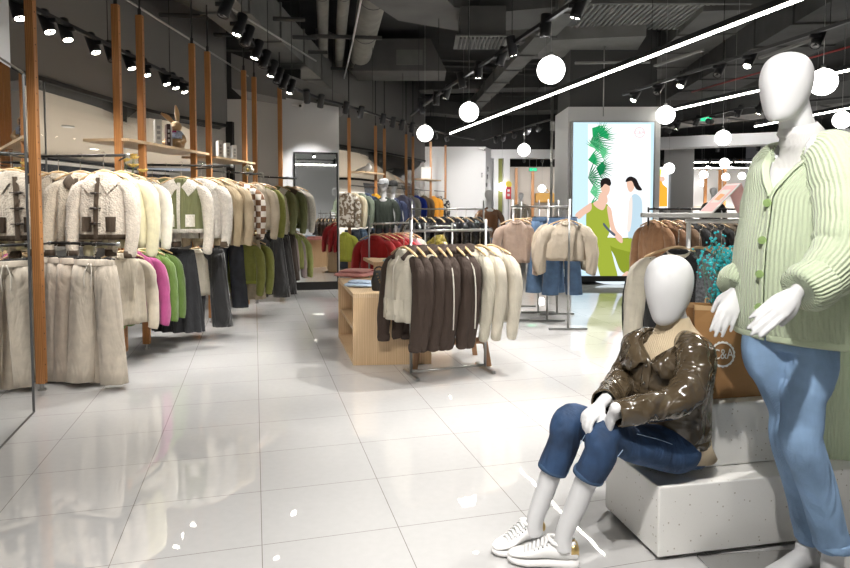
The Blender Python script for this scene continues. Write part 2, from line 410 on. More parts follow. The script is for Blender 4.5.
# column with the light box
struct('wall_column', MB().hexa([V(2.44, 11.0, 0), V(4.02, 11.0, 0), V(4.02, 12.1, 0), V(2.44, 12.1, 0), V(2.44, 11.0, 3.02), V(4.02, 11.0, 3.02), V(4.02, 12.1, 3.02), V(2.44, 12.1, 3.02)]), M_WALLW)
struct('wall_column_upper', MB().box((3.23, 11.6, 3.86), (1.48, 1.0, 1.68)), mat('dark_column_paint', (.06, .06, .06), .7, bump=('noise', 20, .2)))
struct('baseboard_column', MB().box((3.23, 11.55, .05), (1.66, 1.18, .1)), M_BLACK)
# right: bulkhead beam and far walls
struct('ceiling_beam_right', MB().hexa([V(5.8, 15.9, 2.75), V(11.0, 13.2, 2.75), V(11.3, 13.7, 2.75), V(6.0, 16.4, 2.75), V(5.8, 15.9, 3.02), V(11.0, 13.2, 3.02), V(11.3, 13.7, 3.02), V(6.0, 16.4, 3.02)]), M_WALLW)
struct('wall_far', MB().box((6, 36, 1.6), (24, .2, 3.2)), M_WALLL)
struct('wall_far_upper', MB().box((6, 36.2, 3.9), (24, .2, 1.7)), M_CEIL)
struct('wall_right', MB().box((18.9, 16, 2.35), (.2, 50, 4.7)), M_WALLL)
struct('wall_rear', MB().box((2, -7.9, 2.35), (34, .2, 4.7)), M_WALLW)
struct('wall_pillar_right', MB().box((6.95, 17.6, 1.45), (.62, .5, 2.9)), M_WALLL)
struct('wall_pillar_far', MB().box((14.2, 22.5, 1.45), (1.6, .5, 2.9)), M_WALLL)
struct('wall_far_panel', MB().box((12.0, 25.5, 1.4), (4.6, .2, 2.8)), M_WALLW)
struct('wall_centre_far', MB().box((3.9, 24.6, 1.4), (4.0, .2, 2.8)), mat('cream_shop_wall', (.70, .64, .58), .7))
# low white kick rail under the left racks? : the pale plinth behind the posts
struct('baseboard_left_racks', curved([(x+.05, y) for x, y in cur], 0, .12, .04), M_WALLW)
# ---------------------------------------------------------------- figures
M_SKIN = mat('matt_white_mannequin', (.64, .64, .65), .42)
M_DENIMD = mat('dark_blue_denim', (.018, .046, .108), .8, bump=('weave', 160, .25, .002), var=.45, varscale=9, folds=.03)
M_DENIML = mat('light_blue_denim', (.25, .39, .60), .75, bump=('weave', 160, .25, .002), var=.28, varscale=6, folds=.03)
M_STITCH = mat('pale_blue_stitching', (.30, .42, .60), .8)
M_ROLL = mat('white_ribbed_jersey', (.64, .63, .62), .8, bump=('rib', 40, .3, .003))
def leather():
    m, nt, b = nmat('olive_brown_patent_leather'); N, L = nt.nodes, nt.links
    tc = N.new('ShaderNodeTexCoord')
    n = N.new('ShaderNodeTexNoise'); n.inputs['Scale'].default_value = 6; n.inputs['Detail'].default_value = 2.2; n.inputs['Distortion'].default_value = 1.3
    L.new(tc.outputs['Object'], n.inputs['Vector'])
    bp = N.new('ShaderNodeBump'); bp.inputs['Strength'].default_value = 1; bp.inputs['Distance'].default_value = .05
    L.new(n.outputs['Fac'], bp.inputs['Height']); L.new(bp.outputs['Normal'], b.inputs['Normal'])
    b.inputs['Base Color'].default_value = (.072, .053, .032, 1); b.inputs['Roughness'].default_value = .15
    b.inputs['Coat Weight'].default_value = .7; b.inputs['Coat Roughness'].default_value = .10; L.new(bp.outputs['Normal'], b.inputs['Coat Normal'])
    return m
M_LEATHER = leather()
M_KNITBEIGE = mat('beige_rib_knit', (.58, .47, .32), .9, bump=('rib', 60, .5, .003))
def knit_green(name, col, sc=7.5, ax=None):
    m, nt, b = nmat(name); N, L = nt.nodes, nt.links
    uv = N.new('ShaderNodeUVMap'); uv.uv_map = 'uv'
    mp = N.new('ShaderNodeMapping'); mp.inputs['Scale'].default_value = (1, 1, 1); L.new(uv.outputs[0], mp.inputs['Vector'])
    w = N.new('ShaderNodeTexWave'); w.wave_type = 'BANDS'; w.bands_direction = 'X'; w.inputs['Scale'].default_value = sc; w.inputs['Distortion'].default_value = 1.2; w.inputs['Detail'].default_value = 2; w.inputs['Detail Scale'].default_value = 2
    L.new(mp.outputs[0], w.inputs['Vector'])
    tc = N.new('ShaderNodeTexCoord')
    n = N.new('ShaderNodeTexNoise'); n.inputs['Scale'].default_value = 90; n.inputs['Detail'].default_value = 5; L.new(tc.outputs['Object'], n.inputs['Vector'])
    ad = N.new('ShaderNodeMath'); ad.operation = 'ADD'; L.new(w.outputs['Fac'], ad.inputs[0]); L.new(n.outputs['Fac'], ad.inputs[1])
    bp = N.new('ShaderNodeBump'); bp.inputs['Strength'].default_value = 1; bp.inputs['Distance'].default_value = .003
    L.new(ad.outputs[0], bp.inputs['Height']); L.new(bp.outputs['Normal'], b.inputs['Normal'])
    b.inputs['Base Color'].default_value = (*col, 1); b.inputs['Roughness'].default_value = .95; b.inputs['Sheen Weight'].default_value = .35
    return m
M_GREEN = knit_green('pale_green_brushed_knit', (.52, .60, .42))
def chain(P): return [at(*p) for p in P]

def hand(mb, wrist, tip, nrm, side=1, L=.175, curl=.35, spread=.10, thumb=True, thumb_out=.6):
    """wrist->tip direction, nrm = back-of-hand normal, side=+1: thumb on the +across side"""
    d = (tip-wrist).normalized(); n = (nrm-d*nrm.dot(d)).normalized(); s = d.cross(n)*side
    pl = L*.50
    mb.tube([wrist-d*.03, wrist, wrist+d*pl*.35, wrist+d*pl*.75, wrist+d*pl*1.02], [(.024, .021), (.022, .018), (.030, .016), (.037, .014), (.034, .011)], 14, 3, up=n, round_ends=True)
    bases = [(.030, 1.0, .46, .0082), (.010, 1.04, .50, .0086), (-.010, 1.02, .47, .0082), (-.029, .95, .37, .0074)]
    for k, (o, st, ln, r) in enumerate(bases):
        p0 = wrist+d*pl*st*.86+s*o*.95; fl = L*ln
        ang = 0; q = [p0]; dd = d+s*(o*spread*25*.12)
        cur = p0; c = curl*(1+.22*k)
        for j, seg in enumerate((.18, .42, .32, .26)):
            ang = c*(0, .5, 1.1, 1.5)[j]
            v = (dd.normalized()*math.cos(ang)-n*math.sin(ang)); cur = cur+v*fl*seg; q.append(cur.copy())
        mb.tube(q, [r*1.15, r*1.1, r, r*.92, r*.78], 10, 2, up=n, round_ends=True)
    if thumb:
        p0 = wrist+d*pl*.22+s*.018-n*.004
        q = [p0, p0+(d*.6+s*thumb_out-n*.25).normalized()*.032, p0+(d*.6+s*thumb_out-n*.25).normalized()*.032+(d*.9+s*thumb_out*.45-n*.3).normalized()*.030]
        q.append(q[-1]+(d*1+s*.05-n*.35).normalized()*.024)
        mb.tube(q, [.013, .012, .0095, .008], 10, 2, up=n, round_ends=True)
    return mb
def head(mb, c, face, h=.235, w=.165, dp=.205, up=Vector((0, 0, 1)), chinf=.03):
    f = face.normalized(); r = f.cross(up).normalized(); u = r.cross(f).normalized(); R = []
    # profile along height: (t, halfwidth factor, half depth factor, forward offset)
    prof = [(-.50, .16, .14, .32), (-.485, .34, .30, .28), (-.44, .52, .48, .22), (-.36, .67, .66, .15), (-.24, .82, .82, .08), (-.10, .93, .94, .03), (.04, .99, 1.0, 0), (.16, 1.0, 1.0, -.02), (.28, .93, .93, -.03), (.38, .78, .78, -.03), (.45, .56, .56, -.03), (.49, .28, .28, -.02), (.50, .06, .06, -.02)]
    prof = catmull([list(p) for p in prof], 3)
    for t, a, b, o in prof:
        cc = c+u*(t*h)+f*(o*dp); ring = []
        for k in range(32):
            th = 2*PI*k/32; x = math.cos(th); y = math.sin(th)
            # soft face plane: flatter front with a gentle nose ridge
            bb = b*dp/2
            if y > 0: bb *= 1-.10*x*x
            ring.append(cc+r*(x*a*w/2)+f*(y*bb))
        R.append(ring)
    mb.rings(R)
    return mb
def arc_open(c, axis_r, axis_f, up, a, b, gap, n=40, thick=.0, ripple=0, seed=0, skew=0.0):
    """one ring of an open garment, gap = half opening angle at the front; the front middle turned by skew"""
    ring = []
    for k in range(n+1):
        th = gap+(2*PI-2*gap)*k/n+skew
        x = math.sin(th); y = math.cos(th)
        w = 1+ripple*noise.noise(Vector((x*2.2+seed, y*2.2, c.z*5)))*2
        ring.append(c+axis_r*(x*a*w)+axis_f*(y*b*w))
    return ring
def add_uv(ob, ncol, nrow, us=1.0, vs=1.0, start=0):
    """uv from the vertex grid index (row-major)"""
    me = ob.data; uv = me.uv_layers.new(name='uv')
    for p in me.polygons:
        idx = [me.loops[l].vertex_index-start for l in p.loop_indices]
        js = [i % ncol for i in idx]; wrap = max(js)-min(js) > ncol/2
        for l, i, j in zip(p.loop_indices, idx, js):
            jj = j+ncol if (wrap and j < ncol/2) else j
            uv.data[l].uv = (jj/ncol*us, (i//ncol)/max(nrow, 1)*vs)
def sheet(name, R, m, parent, thick, us=1.0, closed=False, label=None, sub=0, cap=False):
    """loft rings into a cloth surface of real thickness with uv"""
    R = [[Vector(p) for p in r] for r in R]; n = len(R[0])
    mb = MB(); mb.rings(R, closed, cap, cap)
    o = mb.build(name, m, parent, smooth=True, label=label)
    add_uv(o, n, len(R), us, 1.0)
    if thick:
        so = o.modifiers.new('s', 'SOLIDIFY'); so.thickness = thick; so.offset = 0
    return o
# ================================================================= STANDING MANNEQUIN
st = thing('standing_mannequin', 'tall white egg-headed mannequin standing in the pale green cardigan and light jeans', 'mannequin', (1.30, 2.12, 0))
f_st = V(-.76, -.65, 0).normalized(); r_st = V(.65, -.76, 0).normalized()     # r: across, towards the near arm
hc = at(786, 87, 2.13)
body = MB()
head(body, hc, V(-.80, -.60, -.10), h=.224, w=.156, dp=.190)
neckb = at(806, 152, 2.16)
body.tube([at(790, 100, 2.14), at(798, 128, 2.15), neckb], [(.050, .056), (.050, .054), (.062, .066)], 20, 3)
hip = at(791, 318, 2.14); chest = at(801, 205, 2.14)
body.tube([at(808, 150, 2.16), at(806, 170, 2.16), chest, at(798, 260, 2.14), hip, hip-V(0, 0, .10)], [(.07, .05), (.140, .070), (.135, .085), (.10, .075), (.108, .08), (.10, .075)], 24, 3, up=f_st)
# the limbs (arms mostly inside the sleeves, bare hands, bare ankles)
nsh = at(838, 158, 2.03); nel = at(842, 250, 1.93); nwr = at(797, 292, 1.88)
fsh = at(770, 168, 2.30); fel = at(758, 250, 2.33); fwr = at(736, 290, 2.25)
body.tube([at(812, 152, 2.10), nsh, (nsh+nel)/2, nel, (nel+nwr)/2, nwr], [.055, .052, .043, .038, .034, .022], 14, 2)
body.tube([at(786, 158, 2.2), fsh, (fsh+fel)/2, fel, (fel+fwr)/2, fwr], [.055, .050, .043, .038, .032, .022], 14, 2)
hand(body, nwr, at(760, 322, 1.84), V(-.25, -.85, .45), side=-1, L=.19, curl=.22, thumb_out=.35)
hand(body, fwr, at(724, 323, 2.20), V(-.35, -.8, .1), side=1, L=.18, curl=.28, spread=.3, thumb_out=.5)
# legs: weight on the near leg
nh = hip+r_st*.066-V(0, 0, .08); fh = hip-r_st*.066-V(0, 0, .08)
nk = at(802, 428, 2.08); na = at(833, 548, 2.14); nb = at(831, 566, 2.15)
fk = at(789, 425, 2.18); fa = at(812, 540, 2.26)
body.tube([nh, (nh+nk)/2, nk, (nk+na)/2, na, nb], [.070, .060, .048, .044, .034, .036], 16, 2)
body.tube([fh, (fh+fk)/2, fk, (fk+fa)/2, fa], [.070, .060, .048, .042, .032], 16, 2)
def barefoot(mb, ankle, d, L=.22):
    d = d.normalized(); s = V(d.y, -d.x, 0); z = .012; g = V(ankle.x, ankle.y, 0)
    mb.tube([ankle+V(0, 0, .02), ankle-V(0, 0, .035), g-d*.035+V(0, 0, .065)], [.034, .036, .026], 14, 3)
    mb.tube([g-d*.045+V(0, 0, .05), g+V(0, 0, .07), g+d*L*.35+V(0, 0, .05), g+d*L*.62+V(0, 0, .03), g+d*L*.72+V(0, 0, .026)], [(.022, .024), (.030, .045), (.034, .032), (.042, .018), (.040, .014)], 16, 3, round_ends=True)
    for k in range(5):
        o = (.034-.017*k); p = g+d*(L*(.72-.02*k))+s*(-o)+V(0, 0, .022); r = .0125 if k == 0 else .009
        mb.tube([p-d*.01, p+d*.018, p+d*.032-V(0, 0, .004)], [r*1.1, r*1.05, r*.85], 10, 2, round_ends=True)
barefoot(body, V(na.x, na.y, .105), V(-.75, -.66, 0))
fb = V(fa.x-.02, fa.y, .105)
body.tube([fa, fb], [.033, .034], 14)
barefoot(body, fb, V(-.95, -.25, 0))
st_body = remesh(body, 'body', M_SKIN, .0045, st, 5)
# roll-neck top: collar and the V of the front
nk0 = at(806, 158, 2.16); rn = MB()
def ringe(c, a, b, r=r_st, f=f_st, n=28, tilt=None, rip=0, seed=0):
    t = tilt or V(0, 0, 0); out = []
    for k in range(n):
        th = 2*PI*k/n; w = 1+rip*noise.noise(Vector((math.cos(th)*2+seed, math.sin(th)*2, c.z*14)))*2
        out.append(c+r*(math.cos(th)*a*w)+f*(math.sin(th)*b*w)+V(0, 0, (r*math.cos(th)+f*math.sin(th)).dot(t)))
    return out
cc = [(at(806, 174, 2.165), .160, .085), (at(806, 162, 2.165), .115, .078), (at(805, 153, 2.163), .077, .072), (at(803, 145, 2.16), .068, .070), (at(802, 141, 2.158), .071, .073), (at(801, 136, 2.157), .064, .067), (at(800, 132, 2.155), .069, .071), (at(799, 127, 2.153), .060, .063), (at(798, 124, 2.153), .055, .058)]
R = [ringe(c, a, b, rip=.05, seed=3, tilt=V(.012, .010, 0)) for c, a, b in cc]
low = [(at(800, 235, 2.14), .150, .112), (at(803, 205, 2.145), .155, .108), (at(805, 185, 2.155), .165, .098)]
R = [ringe(c, a, b, rip=.02) for c, a, b in low]+R
MB().rings(R, True, True, False).build('roll_neck_top', M_ROLL, st, smooth=True, label='white ribbed roll-neck top')
# cardigan: open-front loft
lv = [  # (px, py, Y, half across, half deep, gap)
    (821, 144, 2.155, 0.077, .060, .95), (820, 148, 2.155, 0.122, .075, .74), (819, 156, 2.155, 0.167, .098, .50), (817, 168, 2.152, 0.203, .122, .30), (815, 182, 2.15, 0.211, .137, .15), (814, 197, 2.148, 0.216, .148, .015),
    (812, 225, 2.145, 0.225, .155, .015), (810, 255, 2.142, 0.232, .163, .015), (809, 290, 2.14, 0.236, .165, .015), (809, 318, 2.138, 0.236, .160, .015), (810, 333, 2.138, 0.232, .157, .02)]
lv = catmull([list(x) for x in lv], 4)
R = [arc_open(at(x, y, Y), r_st, f_st, None, a, b, max(g, .01), 72, ripple=.018, seed=5, skew=-.36) for x, y, Y, a, b, g in lv]
card = sheet('cardigan', R, M_GREEN, st, .014, us=4.2, label='pale green brushed ribbed knit cardigan')
# placket band + hem band follow the cardigan front
def on_front(i, off, sgn=1):
    r = R[i]; k = 0 if sgn > 0 else len(r)-1
    return r[k]+f_st*off
pb = MB()
for sgn in (1,):
    P = [on_front(i, .006, sgn)+(-r_st*.008) for i in range(0, len(R))]
    pb.tube(P, (.017, .0045), 10, 1, up=f_st)
pb2 = [on_front(i, .006, -1) for i in range(0, 21)]; pb.tube(pb2, (.015, .0045), 10, 1, up=f_st)
pb.build('placket', M_GREEN, card, smooth=True)
M_GBTN = mat('green_button', (.26, .38, .14), .35)
for (px, py) in ((765.5, 203), (760, 238.6), (755.6, 274.5), (751.7, 306)):
    i = min(range(len(lv)), key=lambda q: abs(lv[q][1]-py)); p = on_front(i, .014)+(-r_st*.010)
    b_ = MB(); b_.tube([p, p+f_st*.005], .0135, 20); b_.tube([p+f_st*.004, p+f_st*.008], [.0135, .012], 20)
    for s in (-1, 1): b_.sphere(p+f_st*.0085+r_st*(.004*s), .0016, 8, 6)
    b_.build('button', M_GBTN, card)
hb = MB(); rr = R[-1]; rr2 = [p+(p-Vector((rr[36].x*.5+rr[0].x*.5, rr[36].y*.5+rr[0].y*.5, p.z))).normalized()*.004 for p in rr]
hb.tube(rr2, (.004, .020), 8, 1); hb.build('hem_band', M_GREEN, card, smooth=True)
# sleeves with turned-up cuffs
def sleeve(P, rad, m, parent, us, wr=.05, seed=1, name='sleeve', label=None, n=36, th=.01, steps=5):
    Q = catmull([list(p)+[a, b] for p, (a, b) in zip(P, rad)], steps); R = []; last = None
    for i, q in enumerate(Q):
        p = Vector(q[:3]); a_ = Vector(Q[max(i-1, 0)][:3]); b_ = Vector(Q[min(i+1, len(Q)-1)][:3]); d = (b_-a_).normalized()
        if last is None: s, u = frame_from(d, V(0, 1, 0))
        else: u = (last-d*last.dot(d)).normalized(); s = d.cross(u).normalized()
        last = u; ring = []
        for k in range(n):
            t = 2*PI*k/n; w = 1+wr*2*noise.noise(Vector((math.cos(t)*1.3+seed, math.sin(t)*1.3, i*.55)))
            ring.append(p+s*(q[3]*w*math.cos(t))+u*(q[4]*w*math.sin(t)))
        R.append(ring)
    return sheet(name, R, m, parent, th, us=us, closed=True, label=label)
s_near = sleeve([at(815, 150, 2.12), at(832, 158, 2.06), at(845, 190, 1.99), at(848, 225, 1.94), at(843, 252, 1.92), at(824, 276, 1.90), at(806, 290, 1.885)],
                [(.06, .045), (.085, .08), (.092, .085), (.088, .082), (.084, .08), (.070, .068), (.058, .056)], M_GREEN, card, 1.6, seed=2)
s_far = sleeve([at(790, 156, 2.2), at(776, 166, 2.28), at(766, 205, 2.32), at(760, 240, 2.33), at(753, 265, 2.31), at(739, 283, 2.26)],
               [(.06, .045), (.075, .07), (.075, .07), (.072, .068), (.062, .06), (.052, .05)], M_GREEN, card, 1.6, seed=8)
for a, b, ra, rb, par in ((at(822, 280, 1.90), at(799, 292, 1.88), .066, .060, s_near), (at(742, 275, 2.28), at(733, 289, 2.245), .058, .050, s_far)):
    d = (b-a); P = [a, a+d*.12, a+d*.5, a+d*.9, b]
    c_ = MB(); c_.tube(P, [(ra*.97, ra*.93), (ra*1.16, ra*1.10), (ra*1.18, ra*1.12), (rb*1.22, rb*1.14), (rb*.94, rb*.9)], 28, 2, wr=.03, seed=4)
    o = c_.build('cuff', M_GREEN, par, smooth=True); add_uv(o, 28, 9, 1.5)
# jeans
jn = MB()
w0 = hip+V(0, 0, .06)
jn.tube([w0+V(0, 0, .04), w0, hip-V(0, 0, .03), hip-V(0, 0, .10)], [(.115, .09), (.122, .092), (.124, .094), (.112, .09)], 28, 3, up=f_st)
jn.tube([nh+V(0, 0, .03), nh-V(0, 0, .06), (nh*.55+nk*.45), nk+V(0, 0, .10), nk+V(0, 0, .02), nk-V(0, 0, .05), (nk+na)/2, na.lerp(nk, .22), na+V(0, 0, .012)], [(.076, .08), (.080, .084), (.075, .079), (.066, .070), (.063, .067), (.064, .066), (.060, .062), (.056, .058), (.056, .058)], 28, 4, up=V(0, 1, 0), wr=.028, wk=7, seed=6)
jn.tube([fh+V(0, 0, .03), fh-V(0, 0, .06), (fh*.55+fk*.45), fk+V(0, 0, .05), fk-V(0, 0, .05), (fk+fa)/2, fa.lerp(fk, .22), fa+V(0, 0, .012)], [(.08, .085), (.086, .09), (.076, .080), (.064, .067), (.062, .064), (.058, .06), (.055, .057), (.055, .057)], 28, 4, up=V(0, 1, 0), wr=.028, wk=7, seed=9)
st_jeans = remesh(jn, 'jeans', M_DENIML, .006, st, 3, label='light blue straight jeans with turned hems')
for a, rr_ in ((na, .060), (fa, .056)):
    h_ = MB(); h_.tube([a+V(0, 0, .004), a+V(0, 0, .020), a+V(0, 0, .036)], [(rr_, rr_+.002), (rr_+.003, rr_+.005), (rr_+.001, rr_+.003)], 28, 2)
    h_.build('hem', M_DENIML, st_jeans, smooth=True)
# steel foot plate
tag(MB().box((1.30, 2.10, .006), (.46, .62, .012), rotz(.1), bev=.003).build('foot_plate', M_CHROME), 'polished steel base plate under the bare feet of the cardigan mannequin', 'base plate')
# ================================================================= SEATED MANNEQUIN
ats = lambda a, b, Y: at(a, b, Y-.08)
se = thing('seated_mannequin', 'white egg-headed mannequin seated on the terrazzo step in brown patent jacket and dark jeans', 'mannequin', (.95, 2.50, .29))
f_se = V(-.80, -.60, 0).normalized(); r_se = V(-f_se.y, f_se.x, 0)*-1          # r: towards image left/far
r_se = V(-.60, .80, 0)
body = MB()
hc = ats(669, 288, 2.585)
head(body, hc, V(-.75, -.64, -.22), h=.258, w=.180, dp=.210)
nb_ = ats(676, 331, 2.61)
body.tube([ats(671, 300, 2.60), ats(673, 316, 2.605), nb_], [(.050, .054), (.050, .054), (.065, .066)], 20, 3)
pel = ats(668, 446, 2.62); che = ats(668, 372, 2.60)
up_t = (nb_-pel).normalized()
body.tube([ats(675, 332, 2.61), ats(674, 350, 2.605), che, ats(670, 410, 2.61), pel, pel-V(0, 0, .05)], [(.05, .05), (.120, .070), (.130, .09), (.120, .09), (.155, .11), (.13, .09)], 24, 3, up=f_se)
nsh = ats(690, 352, 2.49); nel = ats(688, 391, 2.40); nwr = ats(613, 414, 2.30)
fsh = ats(643, 346, 2.70); fel = ats(622, 384, 2.66); fwr = ats(601, 404, 2.40)
body.tube([ats(688, 352, 2.55), nsh, (nsh+nel)/2, nel, (nel*.5+nwr*.5), nwr], [.03, .034, .034, .032, .030, .022], 14, 2)
body.tube([ats(657, 352, 2.65), fsh, (fsh+fel)/2, fel, (fel+fwr)/2, fwr], [.03, .034, .034, .032, .030, .022], 14, 2)
nh = ats(676, 450, 2.52); fh = ats(662, 444, 2.68)
nk = ats(604, 438, 2.345); fk = ats(568, 424, 2.50); na = ats(564, 534, 2.40); fa = ats(535, 520, 2.53)
hand(body, nwr, ats(599, 446, 2.40), V(-.5, -.35, .6), side=1, L=.165, curl=.25, thumb_out=.3)
hand(body, fwr, ats(590, 415, 2.37), V(-.5, -.3, .9), side=-1, L=.150, curl=.95, thumb_out=.3)
body.tube([nh, (nh+nk)/2, nk, nk*.65+na*.35, nk*.3+na*.7, na, na-V(0, 0, .06)], [.066, .056, .042, .042, .038, .033, .034], 18, 3)
body.tube([fh, (fh+fk)/2, fk, fk*.65+fa*.35, fk*.3+fa*.7, fa, fa-V(0, 0, .06)], [.066, .056, .042, .042, .038, .033, .034], 18, 3)
remesh(body, 'body', M_SKIN, .0045, se, 5)
# beige jumper: collar and tail
def ringg(c, r, f, a, b, n=28, rip=0, seed=0): return ringe(c, a, b, r, f, n, None, rip, seed)
bl = [(pel-V(0, 0, .02)+V(.02, .01, 0), .178, .128), (pel+V(0, 0, .03), .174, .124), (ats(671, 410, 2.615), .150, .110), (ats(672, 372, 2.60), .158, .118), (ats(674, 350, 2.603), .165, .112), (ats(676, 339, 2.605), .125, .096), (ats(676, 332, 2.61), .088, .084), (ats(675, 326, 2.61), .070, .074), (ats(674, 320, 2.607), .062, .068), (ats(673, 316, 2.606), .058, .064)]
MB().rings([ringg(c, r_se, f_se, a, b, rip=.03, seed=2) for c, a, b in bl], True, True, False).build('jumper', M_KNITBEIGE, se, smooth=True, label='beige knitted jumper with stand-up neck')
# jacket: open loft
lv = [(674, 332, 2.615, 0.074, .058, .95), (674, 336, 2.61, 0.121, .090, .75), (671, 343, 2.605, 0.166, .112, .45), (670, 357, 2.60, 0.177, .132, .07), (668, 372, 2.60, 0.177, .138, .03), (666, 392, 2.605, 0.173, .140, .03), (665, 412, 2.61, 0.173, .142, .05), (664, 426, 2.615, 0.177, .146, .10), (664, 434, 2.615, 0.171, .144, .12)]
lv = catmull([list(x) for x in lv], 4)
R = [arc_open(ats(x, y, Y), r_se, f_se, None, a, b, g, 64, ripple=.022, seed=9) for x, y, Y, a, b, g in lv]
jk = sheet('jacket', R, M_LEATHER, se, .008, label='cropped olive-brown patent leather jacket')
fr0 = [R[i][0]+f_se*.008 for i in range(6, len(R))]
MB().tube(fr0, (.018, .005), 8, 1, up=f_se).build('placket', M_LEATHER, jk, smooth=True)
hbn = MB(); hbn.tube([p+(p-pel).normalized()*.004 for p in R[-1]], (.006, .020), 8, 1); hbn.build('hem_band', M_LEATHER, jk, smooth=True)
M_SNAP = mat('silver_snap', (.7, .66, .58), .2, metal=1)
for py in (361, 376, 393, 410, 427):
    i = min(range(len(lv)), key=lambda q: abs(lv[q][1]-py)); p = R[i][0]+f_se*.016
    MB().sphere(p, (.006, .006, .006), 12, 8).build('snap_button', M_SNAP, jk, smooth=True)
# collar flaps
def flap(pts, m, par, name='collar', th=.006):
    o = MB(); o.poly(pts, None); ob = o.build(name, m, par)
    return ob
def surf_patch(name, P, m, par, th=.006):
    """P: grid rows of points"""
    o = MB(); o.rings([[Vector(p) for p in r] for r in P], False); ob = o.build(name, m, par, smooth=True)
    so = ob.modifiers.new('s', 'SOLIDIFY'); so.thickness = th; so.offset = 0
    return ob
def collar(sg):
    rows = []
    for i in range(0, 14):
        w = (9, 9, 9, 9, 9, 9, 8, 8, 7, 6, 5, 4, 3, 2)[i]; dz = (5, 5, 5, 5, 5, 5, 5, 6, 6, 6, 5, 4, 3, 1)[i]; r0 = R[i]; r1 = R[min(i+dz, len(R)-1)]; rm = R[min(i+dz//2, len(R)-1)]
        k = (lambda q: q) if sg > 0 else (lambda q: -1-q)
        ax = lambda p: (p-V(nb_.x, nb_.y, p.z)).normalized()
        e, o, m_ = r0[k(0)], r1[k(w)], rm[k(w//2)]
        rows.append([e+ax(e)*.006+V(0, 0, .010), m_+ax(m_)*.026+V(0, 0, .010), o+ax(o)*.028])
    surf_patch('collar', rows, M_LEATHER, jk, .008)
collar(1); collar(-1)
# yoke seam, chest flap line
for s in (1, -1):
    i = 14; r = R[i]; idx = range(4, 18) if s > 0 else range(len(r)-18, len(r)-4)
    MB().tube([r[k]+(r[k]-Vector((che.x, che.y, r[k].z))).normalized()*.006 for k in idx], .003, 6).build('yoke_seam', M_LEATHER, jk, smooth=True)
s_near = sleeve([ats(683, 342, 2.55), ats(691, 349, 2.47), ats(693, 368, 2.42), ats(688, 389, 2.37), ats(674, 402, 2.345), ats(655, 406, 2.33), ats(632, 411, 2.315), ats(616, 414, 2.305)],
                [(.040, .042), (.056, .056), (.060, .060), (.060, .062), (.055, .058), (.052, .054), (.048, .050), (.043, .045)], M_LEATHER, jk, 1, wr=.07, seed=3, label='near sleeve bent across the lap', th=.006)
s_far = sleeve([ats(660, 341, 2.64), ats(644, 347, 2.68), ats(633, 365, 2.68), ats(622, 384, 2.63), ats(611, 396, 2.52), ats(604, 402, 2.43)],
               [(.05, .05), (.070, .066), (.068, .066), (.062, .062), (.052, .054), (.044, .046)], M_LEATHER, jk, 1, wr=.07, seed=5, th=.006)
# jeans
jn = MB()
jn.tube([pel+V(0, 0, .05), pel, pel-V(0, 0, .045)], [(.150, .105), (.168, .120), (.150, .10)], 28, 3, up=f_se)
jn.tube([nh+V(.06, .06, .0), nh, nh*.7+nk*.3, nh*.35+nk*.65, nk+V(.03, .02, .012), nk+V(-.01, -.006, -.005), nk+V(-.014, -.004, -.06), nk*.62+na*.38], [(.080, .078), (.092, .088), (.086, .082), (.072, .070), (.062, .061), (.060, .059), (.059, .059), (.056, .056)], 28, 4, wr=.03, wk=7, seed=1)
jn.tube([fh+V(.06, .03, .0), fh, fh*.7+fk*.3, fh*.35+fk*.65, fk+V(.03, .02, .012), fk+V(-.01, -.006, -.005), fk+V(-.014, -.004, -.06), fk*.54+fa*.46], [(.080, .078), (.090, .086), (.084, .080), (.072, .070), (.062, .061), (.060, .059), (.060, .060), (.058, .058)], 28, 4, wr=.03, wk=7, seed=4)
se_j = remesh(jn, 'jeans', M_DENIMD, .006, se, 3, label='dark blue cropped jeans with frayed hems')
for k_, a_, fr in ((nk, na, .385), (fk, fa, .465)):
    p = k_*(1-fr)+a_*fr; d = (a_-k_).normalized()
    MB().tube([p-d*.018, p-d*.006, p+d*.004], [(.0565, .0565), (.0590, .0590), (.0575, .0575)], 28, 1, up=V(0, 1, 0)).build('hem', mat('faded_denim_hem', (.035, .075, .15), .8), se_j, smooth=True)
    MB().tube([k_-d*.0+V(.058, -.035, -.03), (k_+p)/2+V(.055, -.035, 0), p+V(.050, -.042, 0)], .0016, 6).build('seam', M_STITCH, se_j, smooth=True)
MB().tube([nh+V(-.02, -.093, .045), nh*.6+nk*.4+V(.012, -.082, .052), nh*.3+nk*.7+V(.016, -.062, .052)], .0014, 6, 3).build('seam', M_STITCH, se_j, smooth=True)
